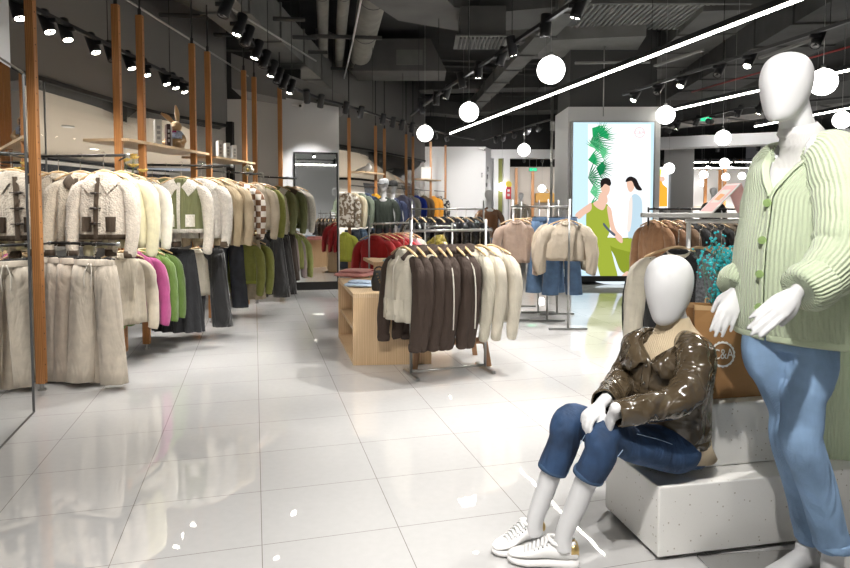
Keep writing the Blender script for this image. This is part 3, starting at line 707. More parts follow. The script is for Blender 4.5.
# trainers
M_SHOE = mat('white_trainer_leather', (.80, .79, .78), .45, bump=('noise', 40, .06)); M_SOLE = mat('white_rubber_sole', (.74, .73, .72), .6)
M_GOLD = mat('gold_heel_leather', (.70, .50, .20), .3, metal=.8)
def trainer(heel, toe, label, parent_label=None):
    pass
    heel = Vector((heel.x, heel.y, 0)); toe = Vector((toe.x, toe.y, 0)); d = (toe-heel).normalized(); s = V(-d.y, d.x, 0); L = (toe-heel).length
    t = thing('trainer', label, 'shoe', (heel+toe)/2, 0, 'white trainers of the seated mannequin')
    def sec(u, zb, zt, w, n=20, pw=2.6):
        c = heel+d*(u*L); ring = []
        for k in range(n):
            a = 2*PI*k/n; x = math.cos(a); y = math.sin(a)
            x = math.copysign(abs(x)**(2/pw), x); y = math.copysign(abs(y)**(2/pw), y)
            ring.append(c+s*(x*w)+V(0, 0, (zb+zt)/2+y*(zt-zb)/2))
        return ring
    so = MB(); so.rings([sec(u, zb, zt, w) for u, zb, zt, w in ((-.01, .012, .028, .012), (.01, .002, .036, .030), (.10, 0, .038, .038), (.30, 0, .036, .036), (.50, 0, .033, .038), (.70, 0, .031, .046), (.85, .002, .030, .043), (.95, .006, .030, .030), (1.0, .012, .028, .012))])
    so.build('sole', M_SOLE, t, smooth=True)
    up_ = MB(); R_ = catmull([[0, .03, .055, .012], [.02, .03, .082, .026], [.12, .03, .094, .034], [.28, .03, .090, .036], [.42, .03, .094, .036], [.55, .03, .080, .038], [.70, .03, .060, .041], [.86, .03, .048, .036], [.95, .028, .042, .024], [.985, .028, .036, .010]], 3)
    up_.rings([sec(u, zb, zt, w, 24, 2.2) for u, zb, zt, w in R_])
    up_.build('upper', M_SHOE, t, smooth=True)
    MB().rings([sec(u, .045, zt, w, 20, 2.2) for u, zt, w in ((-.012, .070, .010), (.01, .092, .026), (.06, .100, .033), (.10, .098, .0355), (.105, .09, .034))]).build('heel_tab', M_GOLD, t, smooth=True, label='gold heel tab')
    la = MB()
    for k in range(6):
        u = .44+.058*k; zt = .101-.0078*k
        la.tube([heel+d*((u+.01)*L)+s*.024+V(0, 0, zt-.010), heel+d*(u*L)+V(0, 0, zt+.004), heel+d*((u-.01)*L)-s*.024+V(0, 0, zt-.010)], (.0060, .0042), 6, 3)
    la.build('laces', mat('white_laces', (.82, .82, .82), .8), t, smooth=True)
    ey = MB()
    for k in range(6):
        u = .44+.058*k; zt = .101-.0078*k
        for q in (-1, 1): ey.sphere(heel+d*(u*L)+s*(q*.0285)+V(0, 0, zt-.014), .0030, 6, 5)
    ey.build('eyelet', mat('dark_eyelet', (.12, .12, .12), .5), t, smooth=True)
    co = MB(); co.tube([heel+d*(.05*L)+s*.012+V(0, 0, .095), heel+d*(.2*L)+s*.03+V(0, 0, .088), heel+d*(.36*L)+s*.026+V(0, 0, .098), heel+d*(.42*L)+V(0, 0, .108), heel+d*(.36*L)-s*.026+V(0, 0, .098), heel+d*(.2*L)-s*.03+V(0, 0, .088), heel+d*(.05*L)-s*.012+V(0, 0, .095)], .008, 10, 3)
    co.build('collar', M_SHOE, t, smooth=True)
    return t
trainer(V(.572, 2.325, 0), V(.312, 2.365, 0), 'white lace-up trainer with gold heel, closer to the terrazzo step')
trainer(V(.470, 2.505, 0), V(.262, 2.395, 0), 'white lace-up trainer with gold heel, the farther one, half behind its twin')
# ================================================================= TERRAZZO STEPS
Ob = V(.880, 2.353, 0); ub = V(.980, .198, 0).normalized(); vb = V(-.198, .980, 0).normalized()
def bl_(u0, u1, v0, v1, z0, z1, bev=0):
    P = [Ob+ub*u+vb*v for u, v in ((u0, v0), (u1, v0), (u1, v1), (u0, v1))]
    return [p+V(0, 0, z0) for p in P]+[p+V(0, 0, z1) for p in P]
def bevel_mesh(ob, w=.006, seg=3):
    b = ob.modifiers.new('b', 'BEVEL'); b.width = w; b.segments = seg; b.limit_method = 'ANGLE'
t = thing('display_step', 'low white terrazzo plinth the seated mannequin sits on', 'plinth', Ob)
o = MB().hexa(bl_(0, 1.02, 0, .42, .018, .29)).build('block', M_TERR, t); bevel_mesh(o)
MB().hexa(bl_(.04, .98, .03, .43, 0, .02)).build('recessed_base', M_BLACKM, t, label='black recessed base')
o = MB().hexa(bl_(.275, 1.02, .125, .62, .2901, .550)); t2 = thing('display_step', 'upper white terrazzo block carrying the brown paper shopping bag', 'plinth', Ob+ub*.6+vb*.3+V(0, 0, .29))
o = o.build('block', M_TERR, t2); bevel_mesh(o, .012)
t3 = thing('display_step', 'tall white terrazzo block behind the legs of the cardigan mannequin', 'plinth', (1.78, 2.95, 0))
o = MB().hexa([V(1.62, 2.80, .0), V(2.05, 2.86, .0), V(1.98, 3.2, .0), V(1.56, 3.15, .0), V(1.62, 2.80, .78), V(2.05, 2.86, .78), V(1.98, 3.2, .78), V(1.56, 3.15, .78)]).build('block', M_TERR, t3); bevel_mesh(o, .01)
# ================================================================= PAPER BAG with C&A roundel
M_KRAFT = mat('brown_kraft_paper', (.36, .19, .075), .65, var=.08, varscale=5, bump=('noise', 10, .25))
b0 = at(713, 402, 2.66); bl0 = V(1.075, 2.60, .56)
A = V(1.115, 2.585, .552); B = V(1.475, 2.655, .552); dv = vb*.14
W = V(0, 0, .385)
t = thing('paper_shopping_bag', 'brown paper shopping bag with white roundel on the upper terrazzo block', 'shopping bag', (A+B)/2)
tl = at(686, 309, 2.66)-V(0, 0, 0); A2 = Vector((A.x-.02, A.y, A.z+.39)); B2 = Vector((B.x-.0, B.y, B.z+.365))
bag = MB(); nB = 8
fr = []
rows = []
for k in range(7):
    q = k/6; a = A.lerp(A2, q); b = B.lerp(B2, q); dd = dv*(1-.35*q)
    mid = .012*math.sin(PI*q)
    rows.append([a, a.lerp(b, .25)-vb*mid, a.lerp(b, .5)-vb*mid, a.lerp(b, .75)-vb*mid*.6, b, b+dd*.5-ub*.03*q, b+dd, a.lerp(b, .5)+dd, a+dd, a+dd*.5+ub*.03*q])
bag.rings(rows, True, True, False)
o = bag.build('bag_body', M_KRAFT, t); so = o.modifiers.new('s', 'SOLIDIFY'); so.thickness = .0015
rim = MB(); r_ = rows[-1]; rim.rings([[p+V(0, 0, .001) for p in r_], [p-V(0, 0, .018)-(p-(A2+B2+dv)/2).normalized()*-.001 for p in r_]], True, False, False)
rim.build('folded_rim', mat('kraft_rim', (.58, .38, .20), .7), t)
def onbag(u, v, off=.003):   # u 0..1 along, v 0..1 up
    a = A.lerp(A2, v); b = B.lerp(B2, v); return a.lerp(b, u)-vb*(off+.012*math.sin(PI*v)+.001)
M_PRINT = mat('white_print', (.92, .90, .86), .6)
cu_, cv_ = .30, .49; Lb = .37; Hb = .385
ro = MB(); inn = []; out = []
for k in range(72):
    a = 2*PI*k/72; r1 = .046; r2 = .0525+.0035*abs(math.sin(a*9))
    inn.append(onbag(cu_+r1*math.cos(a)/Lb, cv_+r1*math.sin(a)/Hb)); out.append(onbag(cu_+r2*math.cos(a)/Lb, cv_+r2*math.sin(a)/Hb))
ro.rings([inn, out], True, False, False); ro.build('roundel', M_PRINT, t)
tx = text_mb('C&A', .052, .0008); ex = (B-A).normalized(); ez = (A2-A).normalized(); cen = onbag(cu_, cv_, .004)
tx.v = [cen+ex*(v.x*.92)+ez*(v.y*1.15)-vb*v.z for v in tx.v]; tx.build('lettering', M_PRINT, t)
hd = MB()
for off in (0,):
    p1 = A2.lerp(B2, .3)+dv*.65; p2 = A2.lerp(B2, .7)+dv*.65
    hd.tube([p1-V(0, 0, .03), p1+V(.01, .02, .02), (p1+p2)/2+V(0, .04, -.01), p2+V(-.01, .02, .02), p2-V(0, 0, .03)], .003, 6, 4)
hd.build('handle', mat('twisted_paper_cord', (.45, .28, .13), .8), t, smooth=True)
# turquoise dried flowers standing in the bag
M_TURQ = mat('turquoise_petals', (.02, .42, .46), .7); M_STEM = mat('dry_stem', (.10, .20, .14), .8)
t = thing('dried_flowers', 'spray of turquoise dried gypsophila rising from the paper bag', 'dried flowers', (1.22, 2.68, .60))
rs = random.Random(4); stm = MB(); bl2 = MB()
root = V(1.26, 2.68, .62)
for k in range(34):
    tip = at(rs.gauss(722, 11), rs.uniform(243, 300), rs.uniform(2.60, 2.76))
    mid = root.lerp(tip, .55)+V(rs.uniform(-.02, .02), rs.uniform(-.02, .02), .02)
    stm.tube([root, mid, tip], .0013, 5, 3)
    for j in range(15):
        p = tip+V(rs.gauss(0, .017), rs.gauss(0, .017), rs.gauss(0, .020)); bl2.sphere(p, rs.uniform(.0035, .0065), 6, 5)
        if j % 3 == 0: stm.tube([mid.lerp(tip, .7), p], .0008, 4)
stm.build('stems', M_STEM, t, smooth=True)
o = bl2.build('blossoms', M_TURQ, t, smooth=True); o['kind'] = 'stuff'
# ---------------------------------------------------------------- garments
FABS = {}
def fab(kind, col):
    key = (kind, col)
    if key in FABS: return FABS[key]
    nm = kind+'_fabric_%d' % len(FABS)
    if kind == 'sherpa': m = mat(nm, col, .95, bump=('sherpa', 75, .8, .006), sheen=.3, var=.12, varscale=40, folds=0.025)
    elif kind == 'knit': m = mat(nm, col, .9, bump=('rib', 45, .45, .003), sheen=.2, var=.08, varscale=20, folds=0.030)
    elif kind == 'wool': m = mat(nm, col, .92, bump=('noise', 60, .3, .004), sheen=.2, var=.12, varscale=14, folds=0.040)
    elif kind == 'cotton': m = mat(nm, col, .85, bump=('noise', 14, .35, .01), var=.08, varscale=8, folds=0.045)
    elif kind == 'denim': m = mat(nm, col, .8, bump=('weave', 120, .2, .002), var=.2, varscale=12, folds=0.030)
    elif kind == 'pvc': m = mat(nm, col, .22, bump=('noise', 10, .8, .03), coat=.5)
    elif kind == 'velvet': m = mat(nm, col, .7, sheen=.6, bump=('noise', 25, .3, .01), var=.25, varscale=10, folds=0.045)
    elif kind == 'marl': m = mat(nm, col, .95, bump=('noise', 90, .8, .006), var=.5, varscale=70, folds=0.025)
    elif kind in ('check', 'camo', 'fleck'):
        m, nt, b = nmat(nm); N, L = nt.nodes, nt.links; tc = N.new('ShaderNodeTexCoord'); b.inputs['Roughness'].default_value = .9
        cr = N.new('ShaderNodeValToRGB'); cr.color_ramp.interpolation = 'CONSTANT'; e = cr.color_ramp.elements
        if kind == 'check':
            t = N.new('ShaderNodeTexChecker'); t.inputs['Scale'].default_value = 15; t.inputs['Color1'].default_value = (*col, 1); t.inputs['Color2'].default_value = (.78, .73, .66, 1)
            mp = N.new('ShaderNodeMapping'); mp.inputs['Scale'].default_value = (1, .01, 1); mp.inputs['Location'].default_value = (.01, .4, .013); L.new(tc.outputs['Object'], mp.inputs['Vector']); L.new(mp.outputs[0], t.inputs['Vector'])
            L.new(t.outputs['Color'], b.inputs['Base Color'])
        else:
            t = N.new('ShaderNodeTexNoise'); t.inputs['Scale'].default_value = 16 if kind == 'camo' else 60; L.new(tc.outputs['Object'], t.inputs['Vector'])
            e[0].color = (*col, 1); e[1].position = .52; e[1].color = (.55, .52, .46, 1) if kind == 'camo' else (.60, .52, .42, 1)
            L.new(t.outputs['Fac'], cr.inputs[0]); L.new(cr.outputs[0], b.inputs['Base Color'])
    FABS[key] = m
    return m
def interp(tab, z):
    if z >= tab[0][0]: return tab[0][1:]
    for a, b in zip(tab, tab[1:]):
        if z >= b[0]:
            t = (z-a[0])/(b[0]-a[0]); return tuple(x+(y-x)*t for x, y in zip(a[1:], b[1:]))
    return tab[-1][1:]
class Top:
    """hanging upper garment, local frame: rail at the origin, front towards -y, shoulders along x"""
    def __init__(s, L=.6, w=.21, hem=.24, dep=.065, seed=0, wr=.05):
        s.L, s.seed, s.wr = L, seed, wr; s.z0 = -.105
        s.tab = [(-.085, .045, .035), (-.102, .068, .040), (-.128, w*.55, .048), (-.168, w*.88, .054), (-.21, w, dep), (-.30, w*1.02, dep*1.1), (-L*.7, hem*.96, dep*1.2), (-L-.08, hem, dep*1.25), (-L-.09, hem*.98, dep*1.15)]
        s.w = w; s.hem = hem
    def ring(s, z, n, off=0.0):
        hw, hd = interp(s.tab, z); out = []; t = min(1, max(0, (-z-.15)/.35))
        for k in range(n):
            a = 2*PI*k/n; x = math.cos(a); y = math.sin(a); pw = 2.4
            cx = math.copysign(abs(x)**(2/pw), x); cy = math.copysign(abs(y)**(2/pw), y)
            f = noise.noise(Vector((x*3.2+s.seed*1.7, y*1.2+s.seed, z*2.2)))*s.wr*2.4*t
            ff = .018*t*math.sin(x*11+s.seed*2+z*3)
            out.append(Vector((cx*(hw+off)*(1+f*.35), cy*(hd+off)*(1+f)+ff*(1 if cy < 0 else -1), z)))
        return out
    def front(s, x, z, off=.004):
        hw, hd = interp(s.tab, z); t = min(1, max(0, (-z-.15)/.35)); q = min(.98, abs(x/hw)); pw = 2.4
        y = (1-q**pw)**(1/pw); cx = q**(pw/2)*(1 if x > 0 else -1)
        f = noise.noise(Vector((cx*3.2+s.seed*1.7, -(1-cx*cx)**.5*1.2+s.seed, z*2.2)))*s.wr*2.4*t
        return Vector((x, -(y*hd*(1+f)-.018*t*math.sin(cx*11+s.seed*2+z*3))-off, z))
    def body(s, n=32):
        zs = [-.085, -.100, -.115, -.135, -.150, -.170, -.20, -.25]; k = 7
        zs += [-.25-(s.L+.08-.25)*i/k for i in range(1, k+1)]
        R = [s.ring(z, n) for z in zs]
        last = R[-1]; R.append([Vector((p.x*.93, p.y*.8, p.z+.004)) for p in last]); R.append([Vector((p.x*.90, p.y*.7, p.z+.05)) for p in last])
        mb = MB(); mb.rings([[Vector((p.x*.8, p.y*.7, p.z-.02)) for p in R[0]]]+R, True, True, False); return mb
    def sleeve(s, side, L=.52, r=(.070, .050), out=.07, bend=.03, cuff=True):
        w = s.w; mb = MB(); sx = side
        P = [(sx*w*.62, 0, -.165), (sx*w*.96, 0, -.205), (sx*(w+.036), -.006, -.27), (sx*(w+.045+out*.4), -.012, -.24-L*.3), (sx*(w+.045+out*.7), -.015-bend*.5, -.24-L*.6), (sx*(w+.035+out*.7), -.02-bend, -.24-L*.93), (sx*(w+.03+out*.7), -.02-bend, -.24-L)]
        a, b = r
        rr = [(a*.5, a*.5), (a*.86, a*.80), (a, a*.86), (a*.96, a*.85), (b*1.15, b*1.1), (b, b*.95), (b*.85, b*.8)]
        mb.tube([Vector(p) for p in P], rr, 14, 3, up=V(0, 1, 0), wr=.09, wk=8, seed=s.seed+side)
        return mb
def strip(T, x0, x1, z0, z1, off=.004, nx=2, nz=8):
    R = [[T.front(x0+(x1-x0)*i/nx, z0+(z1-z0)*j/nz, off) for i in range(nx+1)] for j in range(nz+1)]
    return R
def patch(T, name, m, root, x0, x1, z0, z1, off=.005, nx=3, nz=4, th=.004):
    R = strip(T, x0, x1, z0, z1, off, nx, nz); B = [[p+V(0, th+off, 0) for p in r] for r in R]
    mb = MB(); mb.rings(R, False)
    # thickness: walls around the patch
    per = [R[0][i] for i in range(nx+1)]+[R[j][nx] for j in range(1, nz+1)]+[R[nz][i] for i in range(nx-1, -1, -1)]+[R[j][0] for j in range(nz-1, 0, -1)]
    mb.rings([per, [p+V(0, th+off, 0) for p in per]], True, False, False)
    return mb.build(name, m, root, smooth=True, rel=False)
CACHE = {}
def build_top(root, style, m, opt):
    """adds the parts of an upper garment to root"""
    g = opt.get
    T = Top(L=g('L', .58), w=g('w', .190), hem=g('hem', .215), dep=g('dep', .065), seed=g('seed', 0), wr=g('wr', .06))
    T.body().build('body', m, root, smooth=True, rel=False)
    if g('sleeves', True):
        for sd in (-1, 1):
            sl = T.sleeve(sd, L=g('sl', .50), r=g('sr', (.061, .044)), out=g('out', .025)).build('sleeve', g('sm', m), root, smooth=True, rel=False)
            if g('cuff'):
                e = V(sd*(T.w+.03+g('out', .025)*.7), -.05, -.24-g('sl', .50))
                MB().tube([e+V(0, 0, .05), e+V(0, 0, .02), e+V(0, 0, -.005)], [(g('sr', (.061, .044))[1]*1.0,)*2, (g('sr', (.061, .044))[1]*1.06,)*2, (g('sr', (.061, .044))[1]*.96,)*2], 14).build('cuff', g('cuff'), root, smooth=True, rel=False)
    tm = g('trim')
    zl = -T.L-.08
    if g('zip'):
        patch(T, 'zip', g('zip'), root, -.006, .006, -.14, zl, .006, 1, 10)
    if tm:
        patch(T, 'placket', tm, root, -.028, .004, -.13, zl, .006, 2, 10)
        hb = MB(); r1 = T.ring(zl+.035, 32, .004); r2 = T.ring(zl-.004, 32, .005); hb.rings([r1, r2, [Vector((p.x*.94, p.y*.85, p.z)) for p in r2]], True, False, False); hb.build('hem_band', tm, root, smooth=True, rel=False)
    if g('pockets'):
        pm = g('pockets')
        for sd in (-1, 1):
            x0 = sd*.135; patch(T, 'pocket', pm, root, min(x0, sd*.055), max(x0, sd*.055), zl+.17, zl+.055, .008, 3, 4)
    if g('buttons'):
        for k in range(g('nb', 4)):
            z = -.22+(zl+.07+.22)*k/max(1, g('nb', 4)-1); p = T.front(-.012, z, .012)
            MB().sphere(p, (.011, .005, .011), 10, 6).build('button', g('buttons'), root, smooth=True, rel=False)
    if g('toggles'):
        for k in range(3):
            z = -.25+(zl+.12+.25)*k/2
            q = MB(); q.tube([T.front(-.06, z, .016), T.front(.005, z, .020), T.front(.03, z, .016)], .005, 6); q.tube([T.front(-.045, z, .02), T.front(-.005, z, .022)], .010, 8)
            q.build('toggle', g('toggles'), root, smooth=True, rel=False)
    cm = g('cm', m); cs = g('collar', 'round')
    if cs == 'round':
        c = MB(); c.tube([V(.062*math.cos(a), -.008+.045*math.sin(a), -.108-.020*(math.sin(a) < 0)*abs(math.sin(a))) for a in [2*PI*k/14 for k in range(15)]], (.010, .013), 8); c.build('neckband', cm, root, smooth=True, rel=False)
    elif cs == 'roll':
        c = MB(); c.tube([V(0, .0, -.135), V(0, 0, -.10), V(0, 0, -.065), V(0, 0, -.06)], [(.085, .055), (.062, .047), (.058, .044), (.045, .034)], 16, 2, up=V(0, 1, 0)); c.build('collar', cm, root, smooth=True, rel=False)
    elif cs in ('point', 'wide'):
        W = .05 if cs == 'point' else .085
        for sd in (-1, 1):
            a = [V(sd*.02, .045, -.085), V(sd*.058, .02, -.088), V(sd*.062, -.03, -.100), T.front(sd*.016, -.135-W*.4, .010)]
            b = [V(sd*.03, .07, -.110), V(sd*(.058+W), .03, -.118), V(sd*(.062+W), -.055, -.150-W*.3), T.front(sd*(.03+W*.55), -.17-W, .012)]
            md = [(p+q)/2+V(0, -.006, .010) for p, q in zip(a, b)]
            mb = MB(); Rr = [catmull([list(p) for p in r], 3) for r in (a, md, b)]; mb.rings([[Vector(p) for p in r] for r in Rr], False)
            back = [[Vector(p)+V(0, .005, -.006) for p in r] for r in Rr]; mb.rings(back, False)
            mb.build('collar', cm, root, smooth=True, rel=False)
    elif cs == 'hood':
        h = MB(); h.tube([V(-.070, -.06, -.165), V(-.075, .0, -.125), V(-.05, .045, -.105), V(0, .065, -.100), V(.05, .045, -.105), V(.075, 0, -.125), V(.070, -.06, -.165)], [(.018, .02), (.032, .03), (.045, .038), (.05, .042), (.045, .038), (.032, .03), (.018, .02)], 12, 3, wr=.08, seed=T.seed)
        h.tube([V(0, .05, -.10), V(0, .085, -.17), V(0, .085, -.24)], [(.10, .035), (.10, .035), (.05, .02)], 14, 3, up=V(0, 1, 0))
        h.build('hood', cm, root, smooth=True, rel=False)
        if g('cords'):
            d = MB()
            for sd in (-1, 1): d.tube([T.front(sd*.03, -.15, .012), T.front(sd*.034, -.24, .014), T.front(sd*.03, -.33, .012)], .0035, 6)
            d.build('drawcord', g('cords'), root, smooth=True, rel=False)
    if g('stripe'):
        for sd in (-1, 1):
            w = T.w; o = g('out', .025); Lq = g('sl', .5); q = MB()
            q.tube([V(sd*(w*.8), -.03, -.148), V(sd*(w+.09), -.03, -.24), V(sd*(w+.115+o*.5), -.03, -.24-Lq*.35), V(sd*(w+.095+o*.7), -.03, -.24-Lq*.75)], (.006, .006), 6, 3); q.build('sleeve_stripe', g('stripe'), root, smooth=True, rel=False)
    return T
def build_trousers(root, m, opt):
    g = opt.get; L = g('L', .98); w = g('w', .165); fl = g('flare', .12); sd_ = g('seed', 0)
    def folds(x, y, z, k=1.0): return 1+.09*k*math.sin(x*9+sd_*2+z*2)+noise.noise(Vector((x*2+sd_, y*2, z*3)))*.14*k
    b = MB(); R = []
    for z, hw, hd in ((-.06, w*.92, .028), (-.10, w*.98, .042), (-.14, w*1.0, .040), (-.18, w*.9, .02)):
        R.append([V(math.cos(a)*hw, math.sin(a)*hd*folds(math.cos(a), math.sin(a), z, .6), z) for a in [2*PI*k/28 for k in range(28)]])
    b.rings(R)
    for s in (-1, 1):
        R = []
        for i in range(9):
            t = i/8; z = -.10-(L-.10)*t; cx = s*(w*.52+t*fl*.58); hw = w*.53+t*(fl-.08)*.9; hd = (.038 if i == 0 else .066)+t*.012
            R.append([V(cx+math.cos(a)*hw, math.sin(a)*hd*folds(math.cos(a)*1.3+s, math.sin(a), z), z) for a in [2*PI*k/22 for k in range(22)]])
        b.rings(R, True, True, True)
    b.build('trouser_legs', m, root, smooth=True, rel=False)
    wb = MB(); wb.rings([[V(math.cos(a)*(w*.94), math.sin(a)*.032, -.055) for a in [2*PI*k/28 for k in range(28)]], [V(math.cos(a)*(w*.97), math.sin(a)*.038, -.06) for a in [2*PI*k/28 for k in range(28)]], [V(math.cos(a)*(w*1.0), math.sin(a)*.050, -.098) for a in [2*PI*k/28 for k in range(28)]]], True, True, False)
    wb.build('waistband', g('wm', m), root, smooth=True, rel=False)
    if g('cord'):
        c = MB()
        for s in (-1, 1): c.tube([V(s*.01, -.052, -.08), V(s*.03, -.075, -.16), V(s*.025, -.082, -.26)], .004, 6, 3)
        c.build('drawstring', g('cord'), root, smooth=True, rel=False)
def build_skirt(root, m, opt):
    g = opt.get; L = g('L', .8); w = g('w', .15); fl = g('flare', .28); R = []; n = 72; sd_ = g('seed', 0)
    for i in range(9):
        t = i/8; z = -.06-(L-.06)*t; hw = w+(fl-w)*t**.8; hd = .03+.075*t
        R.append([V(math.cos(a)*hw*(1+.035*t*math.sin(a*13+sd_)), math.sin(a)*hd*(1+.30*t*math.sin(a*13+sd_+t)), z) for a in [2*PI*k/n for k in range(n)]])
    MB().rings(R, True, True, False).build('skirt_panel', m, root, smooth=True, rel=False)
    MB().tube([V(0, 0, -.10), V(0, 0, -.055)], [(w*1.03, .042), (w*1.0, .034)], 24, 1, up=V(0, 1, 0)).build('waistband', m, root, smooth=True, rel=False)
# ---- hangers
DROP = .05
def make_hanger_mesh():
    h = MB(); h.tube([V(-.195, .0, -.142), V(-.17, 0, -.128), V(-.10, 0, -.098), V(-.04, 0, -.080), V(0, 0, -.074), V(.04, 0, -.080), V(.10, 0, -.098), V(.17, 0, -.128), V(.195, 0, -.142)], [(.006, .008), (.008, .012), (.008, .013), (.009, .013), (.010, .012), (.009, .013), (.008, .013), (.008, .012), (.006, .008)], 8, 2, up=V(0, 1, 0))
    h.v = [v-V(0, 0, DROP) for v in h.v]
    k = MB(); k.tube([V(0, 0, -.074-DROP), V(0, 0, -.040)]+[V(.018*math.cos(a), 0, .0+.018*math.sin(a)) for a in [-PI/2+PI*1.35*i/8 for i in range(9)]], .0022, 6, 1, up=V(0, 1, 0))
    return h.mesh('hanger_bar', M_HANG), k.mesh('hanger_hook', M_CHROME)
HM = make_hanger_mesh()
def clip_mesh():
    h = MB(); h.tube([V(-.17, 0, -.052), V(.17, 0, -.052)], .005, 8)
    for x in (-.13, .13): h.box((x, 0, -.062), (.03, .03, .035), bev=.004)
    h.v = [v-V(0, 0, DROP) for v in h.v]
    return h.mesh('clip_bar', M_BLACK)
CM = clip_mesh()
def hanger(p, yaw, label, group, clip=False):
    t = thing('clip_hanger' if clip else 'clothes_hanger', label, 'hanger', p, yaw, group)
    for nm, me in ((('clip_bar', CM) if clip else ('shoulder_bar', HM[0])), ('hook', HM[1])):
        o = bpy.data.objects.new(nm, me); C.objects.link(o); o.parent = t
    return t
def tocam(p): return math.atan2(-p.x, p.y)      # yaw that turns a garment's front to the camera... measured from -y
def hang(kind, px, Y, z, yaw, fabric, label, group, name=None, cat=None, hang_lbl=True, **opt):
    """kind: top / trousers / skirt; yaw in degrees (0 = front facing -Y, + turns the front towards +X)"""
    jr = random.Random(int(px*7+Y*13)); yaw += jr.uniform(-5, 5)
    x = gx(px, Y, z); p = V(x, Y, z); m = fab(*fabric); yw = math.radians(yaw)
    nm = name or {'top': 'jacket', 'trousers': 'trousers', 'skirt': 'skirt'}[kind]
    t = thing(nm, label, cat or {'top': 'jacket', 'trousers': 'trousers', 'skirt': 'skirt'}[kind], p-V(0, 0, DROP), yw, group)
    opt.setdefault('seed', (px*1.37+Y*3.1) % 17)
    if kind == 'top': build_top(t, None, m, opt)
    elif kind == 'trousers': build_trousers(t, m, opt)
    else: build_skirt(t, m, opt)
    sc = opt.get('scale', 1)
    if sc != 1: t.scale = (sc, sc, sc)
    if hang_lbl:
        hanger(p, yw, ('clip hanger holding the ' if kind != 'top' else 'wooden hanger inside the ')+' '.join(label.split()[:12]), 'hangers: '+group, clip=kind != 'top')
    return t
# ---------------------------------------------------------------- wooden wall units (left row)
def gpt(px, py): p = atz(px, py, 0); return p
def post(root, p, top=3.08, w=.060, ang=0, rod=ZC):
    R = rotz(ang)
    o = MB().box((0, 0, 0), (w, w*.8, top-.05), None, bev=.003).build('post', M_POST, root, rel=False); o.location = V(p.x, p.y, .05+(top-.05)/2)-root.location
    MB().tube([V(p.x, p.y, top-.01), V(p.x, p.y, top+.06)], .016, 8).tube([V(p.x, p.y, top+.05), V(p.x, p.y, rod)], .009, 6).build('ceiling_rod', M_BLACK, o)
    MB().tube([V(p.x, p.y, 0), V(p.x, p.y, .012)], .028, 12).tube([V(p.x, p.y, .01), V(p.x, p.y, .055)], .012, 8).build('levelling_foot', M_STEEL, o)
    return o
def rail(root, a, b, r=.011, m=None, name='hanging_rail'):
    return MB().tube([a, b], r, 10).build(name, m or M_BLACK, root, smooth=True)
PA = [gpt(42, 390), gpt(124, 357), gpt(147, 349), gpt(197, 328), gpt(212, 322), gpt(247, 308), gpt(257, 303), gpt(282, 295)]
def wall_unit(a, b, label, z_up, z_lo, up_line, lo_line, shelf=None, group='wooden post display units along the left wall'):
    root = thing('display_unit', label, 'clothes rack', (a+b)/2, 0, group)
    d = (b-a); ang = math.atan2(d.y, d.x)-PI/2
    post(root, a, ang=ang); post(root, b, ang=ang)
    for z, ln in ((z_up, up_line), (z_lo, lo_line)):
        if ln is None: continue
        p, q = V(gx(ln[0], ln[1], z), ln[1], z), V(gx(ln[2], ln[3], z), ln[3], z)
        rail(root, p, q)
        # side arms from the two posts to the rail ends
        rail(root, V(a.x, a.y, z), p, .008, name='bracket'); rail(root, V(b.x, b.y, z), q, .008, name='bracket')
        for e in (p, q): MB().sphere(e, .018, 10, 8).build('end_knob', M_STEEL, root, smooth=True)
    if shelf:
        z, s0, s1 = shelf; n = V(-d.y, d.x, 0).normalized(); P = a.lerp(b, s0); Q = a.lerp(b, s1)
        P = V(P.x, P.y, 0)-n*.06; Q = V(Q.x, Q.y, 0)-n*.06
        w = n*.42
        MB().hexa([P+V(0, 0, z-.012), Q+V(0, 0, z-.012), Q+w+V(0, 0, z-.012), P+w+V(0, 0, z-.012), P+V(0, 0, z+.012), Q+V(0, 0, z+.012), Q+w+V(0, 0, z+.012), P+w+V(0, 0, z+.012)]).build('shelf', M_BIRCHX, root)
    return root
ZU, ZL = 1.74, 1.06
UN = [wall_unit(PA[0], PA[1], 'wooden post unit nearest the big mirror, cream teddy jackets over wide beige trousers', ZU, ZL, (34, 5.2, 128, 5.05), (50, 4.9, 118, 4.72)),
      wall_unit(PA[2], PA[3], 'wooden post unit with the plush rabbit on its shelf and a long charcoal skirt', ZU, ZL-.05, (146, 6.25, 232, 6.45), (150, 6.35, 212, 6.6), (1.92, -.32, 1.25)),
      wall_unit(PA[4], PA[5], 'wooden post unit with white books on its shelf and a brown checked fleece', ZU, ZL, (225, 7.6, 262, 8.1), (217, 7.6, 262, 8.2), (1.90, .05, 1.2)),
      wall_unit(PA[6], PA[7], 'wooden post unit at the far end beside the mirror, olive jackets over black trousers', ZU, ZL, (263, 8.9, 297, 9.5), (266, 8.9, 296, 9.5))]
M_DK = fab('cotton', (.045, .03, .02)); M_CR = fab('sherpa', (.66, .58, .46)); M_BRN = fab('cotton', (.085, .060, .040))
M_BTN = mat('dark_horn_button', (.03, .02, .015), .3); M_BTNW = mat('pale_button', (.7, .66, .58), .3)
SH = ('sherpa', (.60, .52, .41)); SH2 = ('sherpa', (.68, .60, .50)); BE = ('wool', (.50, .42, .32)); CRM = ('knit', (.72, .66, .55))
G = 'coats on the upper rail of the unit by the big mirror'
hang('top', 40, 5.22, ZU, 14, SH, 'cream teddy jacket partly behind the foremost wooden post', G, cm=M_BRN, cuff=M_BRN, trim=M_BRN, collar='point')
hang('top', 58, 5.17, ZU, 12, SH, 'nubbly cream teddy jacket just past the foremost wooden post', G, cuff=M_BRN, trim=M_BRN, collar='round')
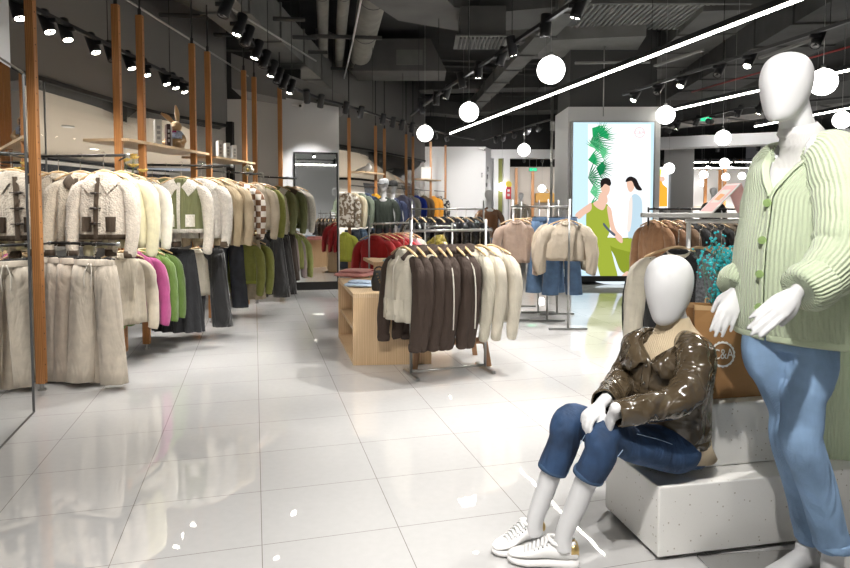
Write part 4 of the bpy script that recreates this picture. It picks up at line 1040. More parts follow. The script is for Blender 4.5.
hang('top', 80, 5.10, ZU, 6, SH, 'nubbly cream teddy jacket whose sleeve overlaps the one with toggles', G, cuff=M_BRN, trim=M_BRN, collar='point', cm=M_BRN)
hang('top', 103, 4.97, ZU+.0, -8, SH2, 'cream teddy jacket with brown placket, toggles and flap pockets', G, cuff=M_BRN, trim=M_BRN, pockets=M_BRN, toggles=M_BTN, collar='wide', L=.52)
hang('top', 121, 5.12, ZU, 6, ('knit', (.78, .72, .48)), 'pale yellow knitted cardigan behind the toggled teddy jacket', G, name='cardigan', cat='cardigan', L=.60, collar='round')
hang('top', 137, 5.9, ZU, 11, ('knit', (.80, .76, .64)), 'ivory cardigan hanging between the second and third wooden posts', 'cardigans between two post units', name='cardigan', cat='cardigan', L=.60, collar='round')
G = 'trousers on the lower rail of the unit by the big mirror'
TR = ('wool', (.56, .49, .40)); TR2 = ('wool', (.50, .43, .35)); M_CORD = mat('cream_cord', (.75, .70, .62), .8)
hang('trousers', 56, 4.88, ZL, 2, TR, 'wide beige knitted trousers partly behind the foremost wooden post', G, L=.99, flare=.085)
hang('trousers', 68, 4.83, ZL, -2, TR2, 'wide beige knitted trousers second behind the pair with a drawstring', G, L=.99, flare=.085)
hang('trousers', 79, 4.78, ZL, -4, TR2, 'wide beige knitted trousers directly behind the pair with a drawstring', G, L=.98, flare=.085)
hang('trousers', 94, 4.66, ZL, -8, TR, 'wide beige knitted trousers in front, with a tied drawstring', G, L=.96, flare=.095, cord=M_CORD)
G = 'jumpers on the low rail between two post units'
rr_ = thing('low_rail', 'low black rail of bright jumpers between the second and third wooden posts', 'clothes rail', V(gx(134, 5.5, .95), 5.5, ZL+.03))
rail(rr_, V(gx(116, 5.2, 1.1), 5.2, ZL+.03), V(gx(158, 5.9, 1.1), 5.9, ZL+.03)); rail(rr_, V(gx(158, 5.9, 1.1), 5.9, ZL+.03), V(PA[2].x, PA[2].y, ZL+.03), .008, name='bracket'); rail(rr_, V(gx(116, 5.2, 1.1), 5.2, ZL+.03), V(PA[1].x, PA[1].y, ZL+.03), .008, name='bracket')
hang('top', 120, 5.28, ZL+.03, 48, ('knit', (.60, .53, .42)), 'beige knitted jumper beside the bright pink one', G, name='jumper', cat='jumper', L=.60, hem=.2)
hang('top', 133, 5.42, ZL+.03, 48, ('knit', (.40, .065, .21)), 'bright pink knitted jumper', G, name='jumper', cat='jumper', L=.58, hem=.2)
hang('top', 143, 5.62, ZL+.03, 48, ('knit', (.115, .20, .035)), 'grass green knitted jumper nearest the pink one', G, name='jumper', cat='jumper', L=.55, hem=.2)
hang('top', 152, 5.80, ZL+.03, 48, ('knit', (.10, .175, .03)), 'grass green knitted jumper behind the first green one', G, name='jumper', cat='jumper', L=.55, hem=.2)
OL = ('cotton', (.16, .17, .075)); M_FUR = fab('sherpa', (.74, .70, .62)); M_OL = fab(*OL)
G = 'coats on the upper rail of the unit with the rabbit'
hang('top', 152, 6.28, ZU, 11, ('knit', (.72, .66, .52)), 'cream knitted cardigan beside the shelf post with yellow flowers', G, name='cardigan', cat='cardigan', L=.60)
hang('top', 165, 6.26, ZU, 8, OL, 'olive gilet with cream fur hem half hidden by a white sleeve', G, trim=M_FUR, collar='wide', cm=M_FUR, sleeves=False, name='gilet', cat='gilet', L=.53, zip=M_FUR)
hang('top', 181, 6.10, ZU, 8, OL, 'olive jacket with white sleeves, cream fur hem and pocket edges', G, trim=M_FUR, collar='wide', cm=M_FUR, sm=fab('sherpa', (.70, .64, .55)), pockets=M_FUR, L=.52, sl=.56)
hang('top', 201, 6.22, ZU, -4, ('sherpa', (.68, .63, .56)), 'ivory shearling jacket with wide white collar and brown cuffs', G, collar='wide', cm=M_FUR, zip=M_OL, cuff=M_BRN, L=.58, hem=.2)
hang('top', 211, 6.36, ZU, 6, ('cotton', (.42, .33, .21)), 'tan quilted coat behind the ivory shearling jacket', G, name='coat', cat='coat', L=.62, collar='point')
hang('top', 222, 6.42, ZU, 10, ('cotton', (.46, .37, .25)), 'long tan coat closing the rail with the ivory shearling jacket', G, name='coat', cat='coat', L=.66, collar='point')
G = 'clothes on the lower rail of the unit with the rabbit'
hang('skirt', 161, 6.45, ZL-.05, 6, ('wool', (.035, .038, .036)), 'charcoal skirt tucked behind the long pleated one', G, L=.80, w=.16, flare=.25)
hang('skirt', 177, 6.32, ZL-.05, -8, ('wool', (.035, .036, .040)), 'long pleated charcoal skirt under the white-sleeved olive jacket', G, L=.86, w=.18, flare=.27)
hang('top', 196, 6.5, ZL-.02, 48, ('knit', (.66, .60, .49)), 'cream knitted jumper on the lower rail beside the pleated skirt', G, name='jumper', cat='jumper', L=.48, hem=.2)
hang('trousers', 207, 6.55, ZL-.05, 6, ('velvet', (.014, .014, .016)), 'black velvet trousers between cream jumper and wooden post', G, L=.86, flare=.10)
G = 'coats on the unit with white books'
hang('top', 229, 7.62, ZU, 4, ('cotton', (.47, .39, .28)), 'tan coat beside the brown checked fleece', G, name='coat', cat='coat', L=.62, collar='point')
hang('top', 240, 7.55, ZU, -4, ('check', (.20, .10, .05)), 'brown and white checked fleece jacket with pointed collar', G, L=.54, collar='wide', cuff=M_BRN)
hang('top', 255, 7.72, ZU, -8, ('cotton', (.58, .50, .38)), 'beige zipped jacket over the brown checked fleece', G, L=.56, zip=M_BRN, collar='point', hem=.22)
hang('top', 261, 8.0, ZU, 1, ('knit', (.27, .29, .065)), 'lime green jumper under the white plush flower', G, name='jumper', cat='jumper', L=.56)
G = 'clothes on the lower rail of the unit with white books'
hang('trousers', 228, 7.62, ZL, 1, ('denim', (.045, .052, .068)), 'dark grey jeans under the brown checked fleece', G, name='jeans', cat='jeans', L=.88, flare=.09)
hang('skirt', 247, 7.78, ZL+.02, -8, ('wool', (.52, .44, .33)), 'beige skirt showing below the lime cardigans', G, L=.82, w=.15, flare=.22)
hang('top', 241, 7.7, ZL, -2, ('knit', (.235, .255, .06)), 'lime green knitted cardigan nearest the dark grey jeans', G, name='cardigan', cat='cardigan', L=.52, trim=fab('knit', (.30, .34, .06)))
hang('top', 250, 7.85, ZL, 1, ('knit', (.25, .27, .065)), 'lime green knitted cardigan behind the first lime one', G, name='cardigan', cat='cardigan', L=.52)
G = 'coats on the far unit by the mirror'
hang('top', 268, 8.95, ZU, -2, ('sherpa', (.60, .54, .42)), 'cream shearling jacket at the start of the far unit', G, L=.52, collar='wide', pockets=M_FUR)
hang('top', 277, 8.98, ZU, -8, OL, 'olive jacket with cream collar and cream pocket flaps on the far unit', G, L=.52, collar='wide', cm=M_FUR, pockets=M_FUR, trim=M_FUR)
hang('top', 287, 9.25, ZU, -2, OL, 'olive jacket with white stripes behind the cream-collared one', G, L=.52, collar='wide', cm=M_BRN)
hang('top', 295, 9.45, ZU, 6, ('sherpa', (.66, .62, .54)), 'pale fleece jacket closing the far rail beside the mirror', G, L=.52, collar='round')
G = 'clothes on the lower rail of the far unit by the mirror'
hang('trousers', 270, 8.95, ZL, 1, ('velvet', (.013, .013, .014)), 'wide black trousers at the start of the far lower rail', G, L=.95, flare=.12)
hang('trousers', 277, 9.1, ZL, 1, ('velvet', (.016, .014, .014)), 'wide black trousers next to the brown ones', G, L=.93, flare=.12)
hang('trousers', 283, 9.25, ZL, 6, ('cotton', (.060, .045, .036)), 'dark brown trousers on the far lower rail', G, L=.75, flare=.09)
hang('top', 288, 9.35, ZL, 48, ('knit', (.26, .20, .20)), 'dusty mauve jumper beside the lime one on the far lower rail', G, name='jumper', cat='jumper', L=.55)
hang('top', 294, 9.45, ZL, 48, ('knit', (.23, .25, .065)), 'lime green jumper next to the standing mirror', G, name='jumper', cat='jumper', L=.53)
# small ledges with folded clothes
def ledge(a, b, z, wd, label, nm='small_shelf'):
    d = (b-a).normalized(); n = V(-d.y, d.x, 0)
    mb = MB().hexa([p+V(0, 0, zz) for zz in (z-.01, z+.01) for p in (a-n*.14, b-n*.14, b+n*.10, a+n*.10)])
    return tag(mb.build(nm, M_BIRCHX), label, 'shelf', 'small ledges between the wooden posts')
def flat(p): return V(p.x, p.y, 0)
ledge(flat(PA[1]), flat(PA[2]), 1.42, .2, 'small pale ledge between wooden posts, below the yellow flowers')
ledge(flat(PA[1]), flat(PA[2]), .94, .2, 'small pale ledge between wooden posts, carrying folded knitwear')
ledge(flat(PA[3]), flat(PA[4]), 1.40, .2, 'small pale ledge between posts beside the brown checked fleece')
ledge(flat(PA[5]), flat(PA[6]), 1.38, .2, 'small pale ledge between posts beside the far olive jackets')
ledge(flat(PA[5]), flat(PA[6]), .97, .2, 'small pale ledge between posts over the lime cardigans')
def folded(c, d, col, label, group=None, kind='knit', rz=0, name='folded_jumper', cat='folded clothes'):
    """a folded garment: two soft slabs, the upper one a turned-over sleeve"""
    t = thing(name, label, cat, c, rz, group); m = fab(kind, col)
    def slab(w, l, h, z, sd):
        mb = MB(); R = []
        for i in range(9):
            u = i/8*2-1; e = (1-abs(u)**5); ring = []
            for k in range(20):
                a = 2*PI*k/20; x = math.copysign(abs(math.cos(a))**.6, math.cos(a)); y = math.copysign(abs(math.sin(a))**.8, math.sin(a))
                nn = 1+.10*noise.noise(Vector((x+sd, u*2, y)))*2
                ring.append(V(x*w/2*(.85+.15*e)*nn, u*l/2, z+h/2+y*h/2*(.35+.65*e)*nn))
            R.append(ring)
        return mb.rings(R)
    slab(d[0], d[1], d[2]*.62, 0, c[0]).build('folded_body', m, t, smooth=True, rel=False)
    slab(d[0]*.8, d[1]*.7, d[2]*.45, d[2]*.52, c[1]).build('folded_sleeve', m, t, smooth=True, rel=False)
    return t
mid = (flat(PA[1])+flat(PA[2]))/2
for k, cc_ in enumerate(((.55, .47, .36), (.60, .54, .44), (.50, .43, .34))):
    folded((mid.x+.03, mid.y, .951+k*.035), (.26, .24, .034), cc_, ['beige folded jumper lowest on the ledge between two posts', 'cream folded jumper in the middle of the small pile', 'tan folded jumper topmost on the ledge between two posts'][k], 'folded knitwear on the small ledge')
# yellow flowers on the ledge
t = thing('artificial_flowers', 'yellow flowers standing on the ledge between two wooden posts', 'flowers', (mid.x, mid.y, 1.43))
M_YEL = mat('yellow_petal', (.80, .58, .16), .7); M_YST = mat('flower_stem', (.12, .18, .05), .7)
MB().tube([V(0, 0, 0), V(0, 0, .06), V(0, 0, .10), V(0, 0, .13)], [.030, .036, .025, .018], 14, 2).build('vase', mat('cream_ceramic', (.7, .66, .58), .3), t, smooth=True, rel=False)
for k, (dx, dy, dz, r) in enumerate(((-.06, 0, .31, .055), (.03, -.03, .26, .05), (.08, .05, .22, .045), (-.01, .06, .36, .04), (.05, -.05, .33, .04))):
    s_ = MB(); s_.tube([V(0, 0, .1), V(dx*.5, dy*.5, dz*.6), V(dx, dy, dz)], .003, 6, 2); so = s_.build('flower_stem', M_YST, t, smooth=True, rel=False)
    p_ = MB()
    for j in range(9):
        a = 2*PI*j/9+k; dd = V(math.cos(a), math.sin(a), .35); p_.tube([V(dx, dy, dz), V(dx, dy, dz)+dd*r*.6, V(dx, dy, dz)+dd*r+V(0, 0, .01)], [(.006, .003), (r*.35, .005), (r*.16, .003)], 8, 2)
    p_.sphere((dx, dy, dz+.008), r*.25, 8, 6); p_.build('blossom', M_YEL, so, smooth=True, rel=False)
# plush rabbit and books on the shelf
def on_row(a, b, px, z, off):
    d = (b-a).normalized(); n = V(-d.y, d.x, 0); a = flat(a)+n*off; b = flat(b)+n*off; u = (px-425)/F; k = (z-EYE)*SN
    s_ = (u*(a.y*CS-k)-a.x)/((b.x-a.x)-u*(b.y-a.y)*CS); p = a.lerp(b, s_); return V(p.x, p.y, z)
sh = on_row(PA[2], PA[3], 177, 1.932, .12)
t = thing('plush_rabbit', 'tan plush toy rabbit with long ears sitting on the high shelf', 'toy', sh)
M_PL = mat('tan_plush', (.58, .38, .20), .95, bump=('noise', 120, .8, .004), sheen=.4); M_PLI = mat('blue_white_print_cloth', (.45, .52, .68), .9, var=.4, varscale=60); M_PNK = mat('magenta_bow', (.5, .02, .18), .6)
bd = MB(); bd.sphere((0, 0, .085), (.085, .075, .095), 20, 14); bd.sphere((.0, -.02, .245), (.062, .060, .060), 20, 14)
bd.sphere((.0, -.075, .235), (.026, .024, .02), 12, 8)
bd.tube([V(-.07, -.02, .14), V(-.10, -.05, .09), V(-.07, -.09, .06)], [.026, .024, .024], 12, 2, round_ends=True); bd.tube([V(.07, -.02, .14), V(.10, -.05, .09), V(.07, -.09, .06)], [.026, .024, .024], 12, 2, round_ends=True)
bd.tube([V(-.05, -.02, .04), V(-.07, -.12, .035), V(-.075, -.16, .05)], [.04, .032, .034], 12, 2, round_ends=True); bd.tube([V(.05, -.02, .04), V(.07, -.12, .035), V(.075, -.16, .05)], [.04, .032, .034], 12, 2, round_ends=True)
remesh(bd, 'body', M_PL, .007, None, 3).parent = t
for sgn, tip in ((-1, V(-.15, -.02, .385)), (1, V(-.005, .0, .470))):
    MB().tube([V(sgn*.025-.01, 0, .29), V(sgn*.025-.01, 0, .29).lerp(tip, .5)+V(0, .01, .01), tip], [(.016, .010), (.026, .010), (.010, .006)], 12, 3, up=V(0, 1, 0), round_ends=True).build('ear', M_PL, t, smooth=True, rel=False)
MB().tube([V(0, -.005, .20), V(0, -.008, .165), V(0, -.01, .115)], [(.052, .050), (.080, .072), (.092, .082)], 20, 2, up=V(0, 1, 0)).build('dress', M_PLI, t, smooth=True, rel=False)
MB().sphere((.014, -.075, .19), (.014, .01, .010), 8, 6).sphere((-.014, -.075, .19), (.014, .01, .010), 8, 6).build('bow', M_PNK, t, smooth=True, rel=False)
MB().sphere((.024, -.066, .262), .006, 8, 6).build('eye', M_BLACK, t, smooth=True, rel=False); MB().sphere((-.024, -.066, .262), .006, 8, 6).build('eye', M_BLACK, t, smooth=True, rel=False)
def book(p, d, m, label, group, rz=0, lines=None, name='book'):
    t = thing(name, label, 'book', p, rz, group)
    MB().box((0, 0, d[2]/2), (d[0], d[1]*.96, d[2]*.96)).build('pages', mat('paper_pages', (.8, .78, .72), .9), t, rel=False)
    c = MB(); c.box((-d[0]/2-.001, 0, d[2]/2), (.003, d[1], d[2])); c.box((d[0]/2+.001, 0, d[2]/2), (.003, d[1], d[2])); c.box((0, -d[1]/2, d[2]/2), (d[0]+.004, .003, d[2])); c.build('cover', m, t, rel=False)
    if lines:
        q = MB()
        for k in range(3): q.box((0, -d[1]/2-.002, d[2]*(.3+.2*k)), (d[0]*.55, .001, .03))
        q.build('spine_mark', lines, t, rel=False)
    return t
M_BKW = mat('white_cover', (.78, .77, .74), .5); M_BKD = mat('dark_wine_cover', (.045, .02, .022), .4); M_GR = mat('pale_grey_print', (.40, .40, .40), .5)
a_, b_ = flat(PA[2]), flat(PA[3])
book(on_row(a_, b_, 158, 1.932, .10), (.055, .17, .26), M_BKW, 'thick white book standing first on the shelf with the rabbit', 'books on the rabbit shelf', rz=.5, lines=M_GR)
book(on_row(a_, b_, 168, 1.932, .10), (.03, .17, .24), M_BKD, 'dark wine book standing against the plush rabbit', 'books on the rabbit shelf', rz=.5, lines=M_BKW)
book(on_row(a_, b_, 170.3, 1.932, .10), (.018, .17, .24), M_BKW, 'slim white book between the dark book and the rabbit', 'books on the rabbit shelf', rz=.5)
a_, b_ = flat(PA[4]), flat(PA[5])
for k, tt in enumerate((219.5, 227, 233.5)):
    book(on_row(a_, b_, tt, 1.913, .10), (.045, .16, .215-.01*k), M_BKW, ['white book closest to the rabbit on the second high shelf', 'middle white book of the three on the second high shelf', 'white book farthest along the second high shelf'][k], 'white books on the second high shelf', rz=.5, lines=M_GR)
# white plush flower on the end post of unit three
t = thing('plush_flower', 'small cream plush flower hooked on a wooden post above the lime jumper', 'decoration', (PA[5].x+.06, PA[5].y-.06, 1.80))
q = MB()
for k in range(7): a = 2*PI*k/7; q.sphere((.045*math.cos(a), 0, .045*math.sin(a)), .030, 10, 7)
q.build('petals', fab('sherpa', (.80, .74, .62)), t, smooth=True, rel=False); MB().sphere((0, -.02, 0), .024, 10, 7).build('flower_centre', M_YEL, t, smooth=True, rel=False)
# ---------------------------------------------------------------- big mirror, left
t = thing('wall_mirror', 'tall dark-framed mirror on the white wall, closest to the camera', 'mirror', (-2.3, 3.2, 0))
m0 = V(-1.62, .9, 0)+V(.012, .01, 0); mdir = (V(-2.545, 3.98, 0)-V(-1.40, .2, 0)).normalized(); m1 = gpt(34, 412)
nrm = V(mdir.y, -mdir.x, 0)
def mp(s_, z, off=0): return m1-mdir*s_+V(0, 0, z)+nrm*off
MB().hexa([mp(2.9, .0, 0), mp(.02, .0, 0), mp(.02, .0, -.02), mp(2.9, .0, -.02), mp(2.9, 2.17, 0), mp(.02, 2.17, 0), mp(.02, 2.17, -.02), mp(2.9, 2.17, -.02)]).build('mirror_glass', M_MIRROR, t)
fr = MB()
for a, b in (((0, 0), (0, 2.19)), ((0, 2.19), (2.92, 2.19)), ((0, .0), (2.92, .0))):
    fr.tube([mp(a[0], a[1], .0), mp(b[0], b[1], .0)], .008, 4)
fr.build('mirror_frame', mat('dark_grey_frame', (.12, .12, .12), .4, metal=.5), t)
# standing mirror on the white wall
t = thing('wall_mirror', 'black-framed full-length mirror on the white wall beside the far unit', 'mirror', (-1.7, 10.2, 0))
wd = (V(-1.37, 10.25, 0)-V(-2.24, 10.05, 0)).normalized(); wn = V(wd.y, -wd.x, 0)
def wp(px, z, off): # point on the white wall
    u = (px-425)/F; k = V(-2.24, 10.05, 0); s_ = (u*k.y-k.x)/(wd.x-u*wd.y); return k+wd*s_+wn*off+V(0, 0, z)
for nm, x0, x1, z0, z1, o0, o1, m in (('mirror_frame', 294, 338, .09, 2.18, .0, .04, M_BLACK), ('mirror_glass', 295.8, 336.5, .13, 2.15, .03, .043, M_MIRROR)):
    if nm == 'mirror_glass': wn = (wn+V(0, 0, 0)).normalized()
    MB().hexa([wp(x0, z0, o1), wp(x1, z0, o1), wp(x1, z0, o0), wp(x0, z0, o0), wp(x0, z1, o1), wp(x1, z1, o1), wp(x1, z1, o0), wp(x0, z1, o0)]).build(nm, m, t)
# ---------------------------------------------------------------- free-standing steel racks
def steel_rack(label, a, b, z_rail, z_top, foot=.20, group='freestanding steel garment racks', m=None, r=.011, loc=None, over=.0, low=None, fdir=None):
    """a, b: floor points of the two posts"""
    m = m or M_STEEL; t = thing('garment_rack', label, 'clothes rack', (a+b)/2, 0, group); d = (b-a).normalized(); n = fdir or V(-d.y, d.x, 0)
    for p in (a, b):
        o = MB().tube([p+V(0, 0, .02), p+V(0, 0, z_top)], r, 10).build('post', m, t, smooth=True)
        MB().box((p.x, p.y, .012), (.028, foot*2, .022), rotz(math.atan2(n.y, n.x)-PI/2), bev=.004).build('foot', m, t)
    MB().tube([a-d*over+V(0, 0, z_rail), b+d*over+V(0, 0, z_rail)], r, 10).build('hanging_rail', m, t, smooth=True)
    if low: MB().tube([a+V(0, 0, low), b+V(0, 0, low)], r*.8, 8).build('low_bar', m, t, smooth=True)
    return t
def row(lst, z, y0, y1, px0, px1, yaw, group, **kw):
    """lst of (px, fabric, label, opt): garments strung along a line that passes (px0,y0)-(px1,y1)"""
    out = []
    for px, fb, lb, op in lst:
        # intersect the pixel column with the rail line
        x0, x1 = gx(px0, y0, z), gx(px1, y1, z); u = (px-425)/F
        k = (z-EYE)*SN
        # x = u*(Y*CS-k);  x = x0+(x1-x0)*s; Y=y0+(y1-y0)*s
        s_ = (u*(y0*CS-k)-x0)/((x1-x0)-u*(y1-y0)*CS) ; Y = y0+(y1-y0)*s_
        o = dict(kw); o.update(op); kd = o.pop('kind', 'top'); yw = o.pop('yaw', yaw)
        out.append(hang(kd, px, Y, z, yw, fb, lb, group, **o))
    return out
RA, RB = gpt(411, 376), gpt(485, 369)
zr = at(411, 231, RA.y).z; zt = at(411, 220, RA.y).z
steel_rack('low steel rack of brown hoodies in the middle of the floor', RA, RB, zr, zt, .17, over=.05, low=.035)
BR = ('cotton', (.045, .028, .020)); CRB = ('cotton', (.66, .61, .50)); M_BRC = fab(*BR); M_CRC = fab(*CRB); M_LINE = mat('cream_piping', (.7, .66, .58), .8)
G = 'hooded jackets on the low steel rack'
H = dict(collar='hood', L=.56, sl=.60, sr=(.066, .050), hem=.20, w=.19)
row([(404, CRB, 'cream hooded jacket with brown sleeves, first on the low steel rack', dict(sm=M_BRC, cm=M_BRC, zip=M_LINE, yaw=-60, dep=.095, pockets=M_CRC, cuff=M_BRC)),
     (415, BR, 'dark brown hooded jacket next to the cream-bodied one', dict()),
     (425, CRB, 'cream hooded jacket with brown sleeves, second from the table side', dict(sm=M_BRC, cm=M_BRC, cords=M_LINE, cuff=M_BRC)),
     (435, BR, 'dark brown hooded jacket between cream jacket and striped sleeve', dict(zip=M_LINE)),
     (444, BR, 'dark brown hooded jacket with one cream sleeve stripe, before the middle of the rack', dict(stripe=M_LINE)),
     (453, BR, 'dark brown hooded jacket at the middle of the low rack, open over cream lining', dict(zip=M_LINE)),
     (462, BR, 'dark brown hooded jacket with cream sleeve stripe, last brown one', dict(stripe=M_LINE))],
    zr, RA.y, RB.y, 411, 485, -68, G, **H)
J = dict(collar='point', L=.60, sl=.56, hem=.20, w=.19)
row([(471, ('cotton', (.56, .52, .42)), 'oatmeal shirt jacket next to the last brown hooded jacket', dict()),
     (480, ('cotton', (.62, .57, .47)), 'oatmeal shirt jacket in the middle of the three pale ones', dict()),
     (491, ('cotton', (.64, .59, .49)), 'oatmeal shirt jacket at the open end of the low rack', dict(yaw=-42, buttons=M_BTNW))],
    zr, RA.y, RB.y, 411, 485, -56, 'pale shirt jackets on the low steel rack', **J)
# wooden trestle stool behind the rack
Lg = [gpt(415, 369), gpt(489, 366), gpt(475, 355), gpt(425, 357)]
t = thing('wooden_bench', 'small brown wooden bench standing under the hooded jackets', 'bench', (Lg[0]+Lg[2])/2)
M_WAL = wood_mat('mid_brown_wood', (.26, .13, .06), (.40, .22, .11), 3, 'z')
ct = (Lg[0]+Lg[2])/2; tops = [ct.lerp(p, .80)+V(0, 0, .43) for p in Lg]
for p, q in zip(Lg, tops): MB().hexa([p+V(-.022, -.012, 0), p+V(.022, -.012, 0), p+V(.022, .012, 0), p+V(-.022, .012, 0), q+V(-.022, -.012, 0), q+V(.022, -.012, 0), q+V(.022, .012, 0), q+V(-.022, .012, 0)]).build('leg', M_WAL, t)
for i, j in ((0, 1), (3, 2)):
    a, b = Lg[i].lerp(tops[i], .5), Lg[j].lerp(tops[j], .5); MB().tube([a, b], (.020, .028), 4).build('stretcher', M_WAL, t)
MB().hexa([p+V(0, 0, -.01) for p in tops]+[p+V(0, 0, .03) for p in tops]).build('seat', M_WAL, t)
# display table: open box of pale birch
T0, T1, T3 = gpt(353.4, 365.5), gpt(409, 364.3), gpt(338.5, 337); td = (T3-T0); tw = (T1-T0).normalized()*.66; T1 = T0+tw; T2 = T3+tw; ht = at(353.4, 293.6, T0.y).z
t = thing('display_table', 'pale birch box table with open side shelf, carrying the folded pink knit', 'display table', (T0+T2)/2)
def slab(a, b, c, d, z0, z1): return MB().hexa([V(p.x, p.y, z0) for p in (a, b, c, d)]+[V(p.x, p.y, z1) for p in (a, b, c, d)])
e = .035; dn = td.normalized()*e; wn_ = tw.normalized()*e
slab(T0, T1, T2, T3, ht-e, ht).build('table_top', M_BIRCHX, t)
slab(T0, T1, T1+dn, T0+dn, 0, ht-e-.0005).build('end_panel', M_BIRCH, t)
slab(T3-dn, T2-dn, T2, T3, 0, ht-e-.0005).build('end_panel', M_BIRCH, t)
slab(T0+dn, T1+dn, T2-dn, T3-dn, .0, e).build('bottom_panel', M_BIRCH, t)
slab(T0+dn+wn_*.5, T1+dn-wn_, T2-dn-wn_, T3-dn+wn_*.5, .27, .295).build('shelf', M_BIRCH, t)
slab(T1+dn-wn_, T1+dn, T2-dn, T2-dn-wn_, e, ht-e-.0005).build('back_panel', M_BIRCH, t)
# second table behind
q0 = at(372, 264, 6.7); zq = q0.z; a = V(q0.x, 6.9, 0); b = a+V(.85, .15, 0); c = b+V(-.2, .75, 0); d = a+V(-.2, .75, 0)
t = thing('display_table', 'second pale birch table, mostly hidden behind the hooded jackets', 'display table', (a+c)/2)
slab(a, b, c, d, zq-.035, zq).build('table_top', M_BIRCHX, t)
slab(a, b, b+V(0, .035, 0), a+V(0, .035, 0), 0, zq-.0355).build('end_panel', M_BIRCH, t); slab(d-V(0, .035, 0), c-V(0, .035, 0), c, d, 0, zq-.0355).build('end_panel', M_BIRCH, t)
folded((a.x+.20, a.y+.10, zq+.001), (.20, .16, .035), (.42, .58, .78), 'small light blue folded shirt on the second table', None, 'cotton', .2, 'folded_shirt')
t = thing('hand_mirror', 'small dark oval hand mirror standing on the second table', 'hand mirror', (a.x+.27, a.y+.25, zq))
MB().tube([V(0, 0, 0), V(0, 0, .008)], .035, 14).tube([V(0, 0, .005), V(0, 0, .05)], .006, 8).build('stand', M_BLACK, t, rel=False); MB().tube([V(0, -.006, .10), V(0, .006, .10)], .05, 20).build('frame', M_BLACK, t, rel=False); MB().tube([V(0, -.009, .10), V(0, -.0061, .10)], .043, 20).build('mirror_face', M_MIRROR, t, rel=False)
pk = atz(356, 276, ht); folded((pk.x, pk.y, ht+.001), (.36, .42, .075), (.80, .36, .33), 'pink folded jumper lying on the birch table', None, 'knit', -.35)
pk = atz(360, 286.5, ht); folded((pk.x+.0, pk.y, ht+.001), (.26, .22, .060), (.50, .62, .78), 'light blue folded shirt in front of the pink jumper', None, 'cotton', -.2, 'folded_shirt')
# black handbag
pk = atz(379, 291, ht); t = thing('handbag', 'small black nylon handbag with a gold chain on the birch table', 'handbag', (pk.x, pk.y+.03, ht+.001), .15)
M_BAG = mat('black_nylon', (.012, .012, .013), .5, bump=('noise', 18, .8, .02))
MB().tube([V(0, 0, 0), V(0, 0, .02), V(0, 0, .08), V(0, 0, .13), V(0, 0, .165), V(0, 0, .175)], [(.060, .035), (.068, .042), (.066, .042), (.056, .035), (.046, .024), (.030, .012)], 20, 2, up=V(0, 1, 0), wr=.08, seed=2).build('bag_body', M_BAG, t, smooth=True, rel=False)
MB().tube([V(-.04, 0, .15), V(-.035, .01, .19), V(.0, .01, .205), V(.035, .01, .19), V(.04, 0, .15)], .007, 8, 2).build('handle', M_BAG, t, smooth=True, rel=False)
c = MB(); M_GOLDC = mat('gold_chain', (.85, .62, .25), .25, metal=1)
for k in range(9):
    u = k/8; p = V(-.02+.06*u, -.046-.004*math.sin(u*3), .15-.07*math.sin(u*PI)*.9-.03*u); c.tube([p-V(.005, 0, .002), p+V(.005, 0, .002)], .004, 6, round_ends=True)
c.build('chain', M_GOLDC, t, smooth=True, rel=False)
# red jumper rack
a, b = V(gx(369, 7.5), 7.5, 0), V(gx(412, 8.1), 8.1, 0); z7 = at(369, 224, 7.5).z
steel_rack('steel rack of red jumpers behind the birch table', a, b, z7, z7+.10, .2, low=None)
G = 'red jumpers on the steel rack behind the birch table'; RED = ('knit', (.36, .008, .012))
row([(375, RED, 'bright red jumper nearest the steel post', {}), (383, RED, 'bright red jumper second along the rail', {}), (390, RED, 'bright red jumper third along the rail', {}), (397, ('knit', (.42, .012, .02)), 'bright red jumper next to the pink one', {})],
    z7, 7.5, 8.1, 369, 412, -25, G, name='jumper', cat='jumper', L=.44, sl=.42, hem=.19)
row([(403, ('knit', (.75, .33, .36)), 'pale pink jumper after the red ones', {}), (408, ('knit', (.70, .66, .58)), 'cream jumper after the pale pink one', {})], z7, 7.5, 8.1, 369, 412, -25, 'pale jumpers on the red jumper rack', name='jumper', cat='jumper', L=.44, sl=.42, hem=.19)
# black puffer rack
a, b = V(gx(443, 9.2), 9.2, 0), V(gx(480, 9.0), 9.0, 0); z9 = at(460, 209, 9.1).z
steel_rack('steel rack of glossy black puffer jackets behind the hooded jackets', a-V(.45, -.1, 0), b+V(.05, 0, 0), z9, z9+.12, .2)
PV = ('pvc', (.010, .010, .012)); G = 'glossy black puffer jackets on the steel rack'
row([(412+9*k, PV, ORD[k]+' glossy black puffer jacket along its rack', {}) for k in range(8)], z9, 9.3, 9.0, 411, 484, -62, G, collar='hood', L=.52, sr=(.085, .065), dep=.09)
row([(437, ('pvc', (.28, .22, .04)), 'glossy yellow puffer jacket among the black ones', dict(yaw=-62))], z9-.22, 8.4, 8.4, 411, 484, -62, 'yellow puffer', collar='hood', L=.40, sr=(.08, .06), dep=.09, hang_lbl=False)
steel_rack('low steel rail in front of the glossy black puffers holding the yellow one', V(gx(425, 8.4), 8.4, 0), V(gx(452, 8.4), 8.4, 0), z9-.22, z9-.18, .15)
